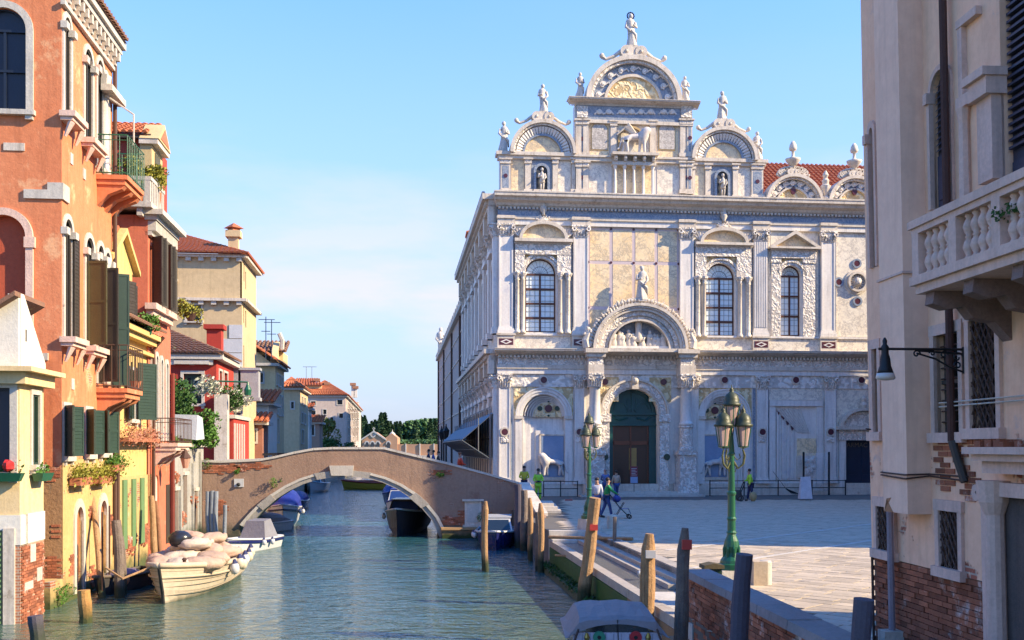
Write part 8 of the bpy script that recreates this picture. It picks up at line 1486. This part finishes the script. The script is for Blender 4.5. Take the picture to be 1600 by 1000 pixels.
fender(fg, -.95, 1.2, .98, gb, .13, flat('white_fender', (0, 0, 0))); fender(fg, -1.0, .6, .9, gb, .12, flat('white_fender', (0, 0, 0))); ob('coiled_rope', M(fg).ring(-.92, .95, .06, .13, .2, .5, 0, 2 * pi, 14).tube([(-.9, 1.8, .85), (-1.0, 1.2, .8), (-.95, .6, .85)], .03, 5), mat('black_rope', (.05, .05, .06)), gb); ob('starboard_rope', M(fg).tube([(.88, 2.4, .95), (.95, 2.0, 1.05), (.9, 1.6, .9), (1.05, 1.2, 1.0), (1.35, .9, .6)], .04, 6), mat('black_rope', (0, 0, 0)), gb)
ob('engine', M(fg).box(-.12, .12, -2.9, -2.6, .5, 1.1), blk, gb)
ob('mooring_rope', M().tube([(W(1048, 17.5), 17.4, .9), (2.62, 17.3, .75), (2.75, 17.2, .5), (2.68, 17.3, .15)], .07, 6), mat('black_rope', (0, 0, 0)), label='thick dark rope wound on the weathered pile beside the awning boat', cat='rope')
# ------------------------------------------------------------------ street lamps of three lanterns
lg_ = mat('frosted_lilac_glass', (.60, .42, .36), (.50, .36, .32), 4, rough=.25, bump=.05, spec=.6)
def lantern(fr, u, d, z, s, parent):
    l = ob('lantern_frame', M(fr), iron, parent); 
    ob_ = M(fr); n = 6
    for i in range(n): a = 2 * pi * (i + .5) / n; ob_.tube([(u + .115 * s * cos(a), d + .115 * s * sin(a), z), (u + .19 * s * cos(a), d + .19 * s * sin(a), z + .5 * s)], .012 * s, 4)
    ob_.lathe(u, d, z - .05 * s, [(.03 * s, 0), (.13 * s, .04 * s), (.13 * s, .06 * s)], 6); me = bpy.data.meshes.new('lantern_frame'); t = OFF[l.name]; me.from_pydata([(a - t.x, b - t.y, c - t.z) for a, b, c in ob_.v], [], ob_.f); me.materials.append(greeniron); l.data = me
    ob('lantern_glass', M(fr).lathe(u, d, z, [(.10 * s, 0), (.175 * s, .5 * s)], 6), lg_, l)
    ob('lantern_cap', M(fr).lathe(u, d, z + .5 * s, [(.225 * s, -.02 * s), (.23 * s, .03 * s), (.19 * s, .05 * s), (.185 * s, .14 * s), (.15 * s, .24 * s), (.08 * s, .30 * s), (.05 * s, .33 * s), (.06 * s, .36 * s), (.02 * s, .42 * s), (.008 * s, .5 * s)], 12), mat('verdigris_cap', (.055, .065, .035), (.03, .045, .025), 4, rough=.45, bump=.2), l, smooth=True)
def streetlamp(label, px, Y, ang=.0):
    x = W(px, Y); e_ = emp('street_lamp', (x, Y, CZ), label, 'street lamp', 'street lamps on the square'); fr = Fr(x, Y, ang)
    ob('stone_plinth', M(fr).box(-.33, .33, -.33, .33, CZ - .05, CZ + .42, .03), stone, e_)
    z = CZ + .42; ob('post', M(fr).lathe(0, 0, z, [(.30, 0), (.30, .12), (.25, .14), (.24, .2), (.17, .3), (.145, .36), (.17, .5), (.15, .62), (.105, .72), (.09, .76), (.115, .8), (.09, .84), (.085, 1.05), (.11, 1.1), (.085, 1.14), (.08, 1.6), (.10, 1.63), (.10, 1.67), (.075, 1.7), (.058, 2.47), (.085, 2.50), (.06, 2.54), (.055, 2.66), (.03, 2.9)], 16), greeniron, e_, smooth=False)
    m = M(fr); zt = z + 2.47
    for a in [i * 2 * pi / 8 for i in range(8)]: m.tube([(.16 * cos(a), .16 * sin(a), z + .26), (.17 * cos(a), .17 * sin(a), z + .45), (.1 * cos(a), .1 * sin(a), z + .7)], [.035, .03, .012], 5)
    ob('base_leaves', m, greeniron, e_)
    for a in (pi + .5, -.25, pi / 2 + .15):
        c_, s_ = cos(a), sin(a); m = M(fr); q = lambda r, zz: (r * c_, r * s_, zz)
        m.tube([q(.03, zt - .12), q(.14, zt - .28), q(.25, zt - .18), q(.28, zt + .0), q(.24, zt + .13)], [.03, .028, .026, .022, .02], 6); m.tube([q(.04, zt), q(.12, zt - .1), q(.19, zt - .05), q(.16, zt + .04)], .014, 5); m.tube([q(.1, zt - .27), q(.08, zt - .36), q(.02, zt - .3)], .014, 5); ob('scroll_arm', m, mat('gilded_green_iron', (.16, .13, .04), (.03, .08, .04), 9, rough=.4), e_); lantern(fr, .25 * c_, .25 * s_, zt + .19, .9, e_)
    m = M(fr).tube([(0, 0, zt), (0, 0, zt + .68)], .022, 6); ob('stem', m, greeniron, e_); lantern(fr, 0, 0, zt + .64, .9, e_)
    return e_
streetlamp('green three lantern street lamp near the low wall, fully sunlit', 1143, 22.9, .1); streetlamp('green three lantern street lamp standing before the church portal steps'.replace('church ', 'green '), 920.5, 39.3, .5)
for i, (x, Y) in enumerate(((697, 96), (690, 104))): e_ = emp('quay_lamp', (W(x, Y), Y, CZ), 'slim dark lamp on the far quay, %s scaffolding' % ('nearer to the' if i == 0 else 'farther from the'), 'street lamp'); fr = Fr(W(x, Y), Y, 0); ob('post', M(fr).tube([(0, 0, CZ), (0, 0, 5.2)], .08, 6), iron, e_); ob('lantern', M(fr).lathe(0, 0, 5.2, [(.15, 0), (.3, .7), (.32, .75), (.1, 1.1), (.03, 1.4)], 6), iron, e_)
# bin, stone bollards, handrails, misc on the square
b_ = emp('litter_bin', (W(1112, 21.4), 21.4, CZ), 'dark green litter bin with arched lid behind the low wall', 'bin'); fr = Fr(W(1112, 21.4), 21.4, .1)
ob('body', M(fr).box(-.17, .17, -.14, .14, CZ + .1, CZ + .62), mat('bin_green', (.015, .05, .03), (.01, .03, .02), 3, rough=.4), b_); ob('front_plate', M(fr).box(-.13, .05, -.15, -.142, CZ + .25, CZ + .55), shut_g, b_); ob('lid', M(fr).prism([(-.21, CZ + .62), (.21, CZ + .62), (.2, CZ + .69), (0, CZ + .73), (-.2, CZ + .69)], -.2, .2), mat('bin_lid', (.10, .08, .04), (.06, .05, .03), 4), b_)
for q in (-.15, .13): ob('leg', M(fr).box(q, q + .03, -.1, .1, CZ, CZ + .1), iron, b_)
x = W(1190, 23.6); e_ = emp('stone_bench_block', (x, 23.6, CZ), 'pale stone block with rounded end beside the sunlit lamp', 'stone block'); fr = Fr(x, 23.6, .0); ob('block', M(fr).box(-.22, .08, -.2, .2, CZ - .02, CZ + .53), mat('warm_stone', (.52, .43, .33), (.42, .33, .24), 2, bump=.3), e_); ob('rounded_end', M(fr).lathe(.085, 0, CZ - .02, [(.14, 0), (.14, .52), (.11, .56)], 14), stone, e_)
x = W(966, 37.8); ob('stone_bollard', M(Fr(x, 39.9, .1)).lathe(0, 0, CZ - .02, [(.22, 0), (.21, .5), (.17, .55)], 14), stone, label='short round white stone bollard right of the shaded lamp', cat='bollard')
x = W(915.5, 39.4)
def rail(label, x0, x1, y_off, hh=(.5, .95), posts=5, name='handrail'):
    e_ = emp(name, FS.p((x0 + x1) / 2, -y_off, CZ), label, 'handrail')
    for z in hh: ob('rail', M(FS).tube([(x0, -y_off, CZ + z), (x1, -y_off, CZ + z)], .028, 5), iron, e_)
    for i in range(posts): u = x0 + (x1 - x0) * i / (posts - 1); ob('post', M(FS).box(u - .03, u + .03, -y_off - .03, -y_off + .03, CZ, CZ + hh[-1] + .05), iron, e_)
rail('thin dark iron handrail in front of the left blind arch', SU(845), SU(897), 1.3, posts=3); rail('thin dark iron handrail along the plinth right of the portal', SU(1100), SU(1308), 1.3, posts=5)
sc2 = emp('glass_screen', FS.p(SU(1265), -1.0, CZ), 'tall thin glass screen guarding the perspective relief', 'screen')
for x in (1246, 1285): u = SU(x); ob('post', M(FS).box(u - .05, u + .05, -1.1, -1.0, CZ, S(1246, 706)[1]), iron, sc2)
gm = bpy.data.materials.new('clear_glass'); gm.use_nodes = True; gb2 = gm.node_tree.nodes['Principled BSDF']; gb2.inputs['Alpha'].default_value = .12; gb2.inputs['Roughness'].default_value = .02; gb2.inputs['Base Color'].default_value = (.8, .85, .9, 1)
ob('glass_sheet', M(FS).box(SU(1247), SU(1284), -1.06, -1.05, CZ + .3, S(1246, 708)[1]), gm, sc2)
sg = emp('notice_stand', FS.p(SU(982), -1.4, CZ), 'small notice stand with maroon and blue sheets at the portal', 'sign'); u = SU(982); ob('stand', M(FS).tube([(u, -1.6, CZ + .3), (u, -1.6, CZ + 1.0)], .02, 5), iron, sg); ob('maroon_sheet', M(FS).box(u - .23, u + .23, -1.62, -1.6, CZ + 1.25, CZ + 1.9), flat('maroon', (.22, .03, .05), .5), sg); ob('blue_sheet', M(FS).box(u - .23, u + .23, -1.62, -1.6, CZ + .85, CZ + 1.24), flat('pale_blue_sheet', (.3, .4, .6), .5), sg)
m = M(FS); [m.box(u - .17, u + .17 - .08 * (i % 2), -1.626, -1.621, CZ + 1.34 + i * .1, CZ + 1.37 + i * .1) for i in range(5)]; ob('printed_lines', m, wtag, sg)
x, Y = W(1258, 61.5), 61.5; e_ = emp('wrapped_stand', (x, Y, CZ), 'white sheeted stand wrapped in plastic in front of the relief', 'stand'); fr = Fr(x, Y, 0); m = M(fr)
m.add([(-.36, -.25, CZ + .1), (.36, -.25, CZ + .1), (.36, .25, CZ + .1), (-.36, .25, CZ + .1), (-.26, -.1, CZ + 1.35), (.28, -.1, CZ + 1.4), (.25, .12, CZ + 1.38), (-.25, .1, CZ + 1.36)], [(0, 1, 5, 4), (1, 2, 6, 5), (2, 3, 7, 6), (3, 0, 4, 7), (4, 5, 6, 7)]); ob('plastic_wrap', m, mat('crumpled_plastic', (.62, .62, .68), (.40, .40, .46), 5, rough=.3, bump=1, bs=9), e_)
for q in (-.3, .0, .3): ob('foot', M(fr).tube([(q, -.2, CZ), (q * .8, 0, CZ + .3)], .03, 5), stl, e_)
x, Y = W(888, 61), 61; ob('fallen_cone', M(Fr(x, Y, 0)).box(-.2, .25, -.12, .12, CZ, CZ + .09, .03), flat('red_thing', (.45, .1, .07), .6), label='small reddish object lying on the paving near the portal steps', cat='object')
# ------------------------------------------------------------------ people
skinc = flat('skin', (.42, .24, .16), .5); hairs = flat('dark_hair', (.025, .018, .014), .7); shoes = flat('dark_shoe', (.03, .03, .035), .6)
def person(label, x, y, z0, h, face, top, legs, hair=hairs, arms=('down', 'down'), stride=.0, lean=0, hat=None, crop=False, band=None, hip=0):
    """face: heading in radians (0 = away from the camera, pi = towards it)"""
    e_ = emp('person', (x, y, z0), label, 'person'); k = h / 1.75; cf, sf = cos(face), sin(face)
    def q(r, f, z, rad): return (x + k * (r * cf - f * sf), y + k * (r * sf + f * cf), z0 + k * z, rad * k)   # r = to its right, f = forward
    ln = lean; J = dict(pel=q(0, 0, .95, .135), ab=q(0, ln * .3, 1.12, .13), chs=q(0, ln * .7, 1.32, .15), nk=q(0, ln, 1.49, .06), hd=q(0, ln + .02, 1.60, .09), ht=q(0, ln + .01, 1.70, .075))
    E = [('pel', 'ab'), ('ab', 'chs'), ('chs', 'nk'), ('nk', 'hd'), ('hd', 'ht')]
    for s, nm_, st in ((1, 'r', stride), (-1, 'l', -stride)):
        J['hp' + nm_] = q(s * .09, 0, .9, .09); J['kn' + nm_] = q(s * .1, st * .5 + .03, .5, .06); J['an' + nm_] = q(s * .1, st - (.05 if st < 0 else 0), .09, .042); J['to' + nm_] = q(s * .12, st + .15, .035, .035)
        E += [('pel', 'hp' + nm_), ('hp' + nm_, 'kn' + nm_), ('kn' + nm_, 'an' + nm_), ('an' + nm_, 'to' + nm_)]
        J['sh' + nm_] = q(s * .18, ln * .9, 1.42, .062); ps = arms[0 if s > 0 else 1]
        el, wr, hn = {'down': ((.25, .02, 1.13), (.27, .1, .9), (.27, .12, .82)), 'front': ((.26, .08, 1.15), (.12, .3, 1.1), (.06, .33, 1.1)), 'push': ((.24, .2, 1.2), (.2, .45, 1.05), (.19, .52, 1.04)), 'hip': ((.36, -.06, 1.15), (.2, .06, 1.0), (.15, .08, 1.0)), 'up': ((.25, .15, 1.2), (.12, .25, 1.35), (.08, .22, 1.42))}[ps]
        J['el' + nm_] = q(s * el[0], ln * .7 + el[1], el[2], .045); J['wr' + nm_] = q(s * wr[0], ln * .6 + wr[1], wr[2], .033); J['hn' + nm_] = q(s * hn[0], ln * .6 + hn[1], hn[2], .04)
        E += [('chs', 'sh' + nm_), ('sh' + nm_, 'el' + nm_), ('el' + nm_, 'wr' + nm_), ('wr' + nm_, 'hn' + nm_)]
    skin('body', J, E, skinc, e_, 1, 'pel')
    g = lambda names, f_: {n_: (*J[n_][:3], J[n_][3] * f_) for n_ in names}
    T = g(['pel', 'ab', 'chs', 'shr', 'shl', 'elr', 'ell', 'wrr', 'wrl'], 1.28); skin('jacket', T, [('pel', 'ab'), ('ab', 'chs'), ('chs', 'shr'), ('chs', 'shl'), ('shr', 'elr'), ('shl', 'ell'), ('elr', 'wrr'), ('ell', 'wrl')], top, e_, 1, 'pel')
    if not crop:
        T = g(['pel', 'hpr', 'hpl', 'knr', 'knl', 'anr', 'anl'], 1.3); T['anr'] = (*T['anr'][:3], .062 * k); T['anl'] = (*T['anl'][:3], .062 * k); T['pel'] = (*T['pel'][:3], .155 * k); skin('trousers', T, [('pel', 'hpr'), ('pel', 'hpl'), ('hpr', 'knr'), ('hpl', 'knl'), ('knr', 'anr'), ('knl', 'anl')], legs, e_, 1, 'pel')
        for nm_ in 'rl': a, b = J['an' + nm_], J['to' + nm_]; ob('shoe', M().tube([(a[0], a[1], a[2] - .02), ((a[0] + b[0]) / 2, (a[1] + b[1]) / 2, b[2] + .015), b[:3]], [.055 * k, .05 * k, .04 * k], 7), shoes, e_)
    hx, hy, hz = J['ht'][:3]; ob('hair', M().ball(hx + .025 * sf * k, hy - .025 * cf * k, hz + .01, .105 * k, .95, 1.0, .9, 10, 8, .08), hair, e_, smooth=True)
    fx, fy, fz = q(0, ln + .115, 1.615, 0)[:3]; ob('nose', M().ball(fx, fy, fz, .018 * k, n=6, m=5), skinc, e_)
    for s in (-1, 1): ex = q(s * .032, ln + .095, 1.65, 0); ob('eye', M().ball(*ex[:3], .012 * k, n=6, m=5), dark, e_)
    if band: T = q(0, ln * .2, 1.0, 0); ob('reflective_band', M().lathe(x, y, z0 + k * 1.04, [(.185 * k, 0), (.19 * k, .09)], 12, .85), band, e_); ob('trouser_band', M().lathe(J['knr'][0], J['knr'][1], J['knr'][2] - .1, [(.088, 0), (.088, .06)], 8).lathe(J['knl'][0], J['knl'][1], J['knl'][2] - .1, [(.088, 0), (.088, .06)], 8), band, e_)
    return e_, q, J
hiv = flat('hi_vis_yellow', (.42, .78, .04), .6); jean = flat('blue_jeans', (.04, .08, .24), .8); navyc = flat('navy_cloth', (.015, .02, .06), .8)
Y = 58.5; person('worker in full lime high visibility suit with arms folded by the bridge end', W(841, 57.5), 57.5, CZ + .15, 1.75, pi, hiv, hiv, arms=('front', 'front'), band=navyc)
person('worker in yellow top leaning behind the bridge end parapet', W(819, 56), 56, CZ + .42, 1.65, pi, flat('yellow_shirt', (.6, .5, .03), .7), navyc, arms=('front', 'front'))
orp, oq, oJ = person('person in bright red orange jacket crossing the bridge', FB.p(FB.uz(723, 720)[0], 2.2, 0)[0], FB.p(FB.uz(723, 720)[0], 2.2, 0)[1], 2.5, 1.66, -pi / 2 + .3, flat('red_orange_jacket', (.75, .06, .015), .6), navyc, hair=flat('auburn_hair', (.22, .08, .03), .7), arms=('front', 'front'), stride=.15)
for i, (x, c, la) in enumerate(((672, navyc, 'dark coated walker on the bridge, farthest left of three heads'), (680, flat('blue_coat', (.04, .09, .3), .7), 'walker in blue on the bridge, middle of three heads'), (688, flat('black_coat', (.015, .015, .02), .7), 'broad dark walker on the bridge, right of three heads'))): u = FB.uz(x, 710)[0]; p_ = FB.p(u, 2.6, 0); person(la, p_[0], p_[1], 2.93 - .05 * i, 1.38, pi * .5, c, navyc)
person('person in blue jacket standing in front of the green portal', W(946, 63.5), 63.5, CZ + .0, 1.75, 0, flat('steel_blue_jacket', (.10, .16, .36), .7), jean, hair=flat('grey_hair', (.35, .22, .18), .7), arms=('down', 'front')); person('person in beige top and jeans walking to the portal', W(963, 63.2), 63.2, CZ + .0, 1.68, .3, flat('beige_top', (.48, .36, .26), .8), jean, stride=.12)
pp, pq, pJ = person('person in green jacket pushing a blue pushchair past the lamp', W(951, 45.2), 46.2, CZ, 1.72, -pi / 2, flat('green_jacket', (.02, .30, .08), .7), jean, arms=('push', 'push'), stride=.22, lean=.06)
person('person in white shirt half hidden behind the shaded lamp post', W(938, 45.2), 47.0, CZ, 1.7, pi * .9, flat('white_shirt', (.6, .6, .64), .8), jean, stride=.1)
st_ = emp('pushchair', (W(968, 45.6), 45.6, CZ), 'navy folding pushchair with hood pushed across the square', 'pushchair'); fr = Fr(W(964, 45.6), 45.6, 0); m = M(fr)
for s in (-.2, .2): m.tube([(-.32, s, CZ + 1.05), (.1, s, CZ + .5), (.5, s, CZ + .1)], .016, 5).tube([(.3, s, CZ + .7), (-.05, s, CZ + .1)], .016, 5)
m.tube([(-.32, -.2, CZ + 1.05), (-.32, .2, CZ + 1.05)], .02, 5); ob('frame', m, iron, st_); ob('seat_fabric', M(fr).add([(-.15, -.2, CZ + .95), (-.15, .2, CZ + .95), (.12, .2, CZ + .42), (.12, -.2, CZ + .42), (.48, .2, CZ + .45), (.48, -.2, CZ + .45), (.6, .2, CZ + .2), (.6, -.2, CZ + .2)], [(0, 1, 2, 3), (3, 2, 4, 5), (5, 4, 6, 7)]), flat('navy_fabric', (.03, .05, .25), .7), st_); ob('hood', M(fr).ball(-.02, 0, CZ + .85, .2, 1, .85, .75, 10, 6), flat('navy_fabric', (0, 0, 0)), st_)
for d, s in ((.52, -.22), (.52, .22), (-.08, -.22), (-.08, .22)): w_ = ob('wheel', M(fr).ring(d, CZ + .1, .06, .1, s - .02, s + .02, 0, 2 * pi, 14), iron, st_)
sw_, sq, sJ = person('street sweeper in lime jacket and dark trousers with a bag', W(1173, 60.6), 60.6, CZ, 1.82, pi / 2, hiv, flat('navy_work_trousers', (.02, .03, .10), .8), arms=('front', 'down'), stride=.15, lean=.08)
bg_ = ob('rubbish_bag', M().ball(W(1177, 60.4), 60.4, CZ + .28, .26, .8, .6, 1.1, 10, 8, .15), flat('straw_bag', (.45, .33, .16), .8), label='straw coloured rubbish bag beside the street sweeper', cat='bag', smooth=True)
ct = emp('sweeper_cart', (W(1156, 60.5), 60.5, CZ), 'black two wheeled sweeper cart with broom handles', 'cart'); fr = Fr(W(1156, 60.5), 60.5, 0); ob('frame', M(fr).tube([(.25, -.2, CZ + 1.1), (-.1, -.2, CZ + .2), (-.25, -.2, CZ + .15)], .03, 5).tube([(.25, .2, CZ + 1.1), (-.1, .2, CZ + .2)], .03, 5), iron, ct)
ob('basket', M(fr).box(-.3, .1, -.2, .2, CZ + .25, CZ + .65, .05), blk, ct); [ob('wheel', M(fr).ring(0, CZ + .18, .11, .18, s - .03, s + .03, 0, 2 * pi, 16), blk, ct) for s in (-.25, .25)]; ob('broom', M(fr).tube([(-.2, 0, CZ + .5), (-.1, 0, CZ + 1.5)], .015, 5), wood_y, ct)
u, z = FS.uz(1220, 780, -1.2); e_ = emp('leaning_broom', FS.p(SU(1215), -1.5, CZ), 'long besom broom leaning on the handrail', 'broom'); a = FS.p(SU(1196), -1.4, CZ + 1.55); b = FS.p(SU(1214), -1.6, CZ + .45); ob('handle', M().tube([a, b], .018, 5), wood_g, e_); m = M(); c_ = FS.p(SU(1230), -1.9, CZ + .05); [m.tube([b, (c_[0] + .09 * i - .3, c_[1] - .05 * i, c_[2])], [.03, .008], 4) for i in range(7)]; ob('bristles', m, iron, e_)
for i, (x, c) in enumerate(((630, 'first'), (642, 'second'), (655, 'third'))): pass
# far low white quay wall
ob('far_quay_wall', M().box(W(622, 200), W(684, 200), 200, 201, 0, 3.0), marble2, label='far pale quay wall at the canal mouth below the cemetery wall', cat='wall')
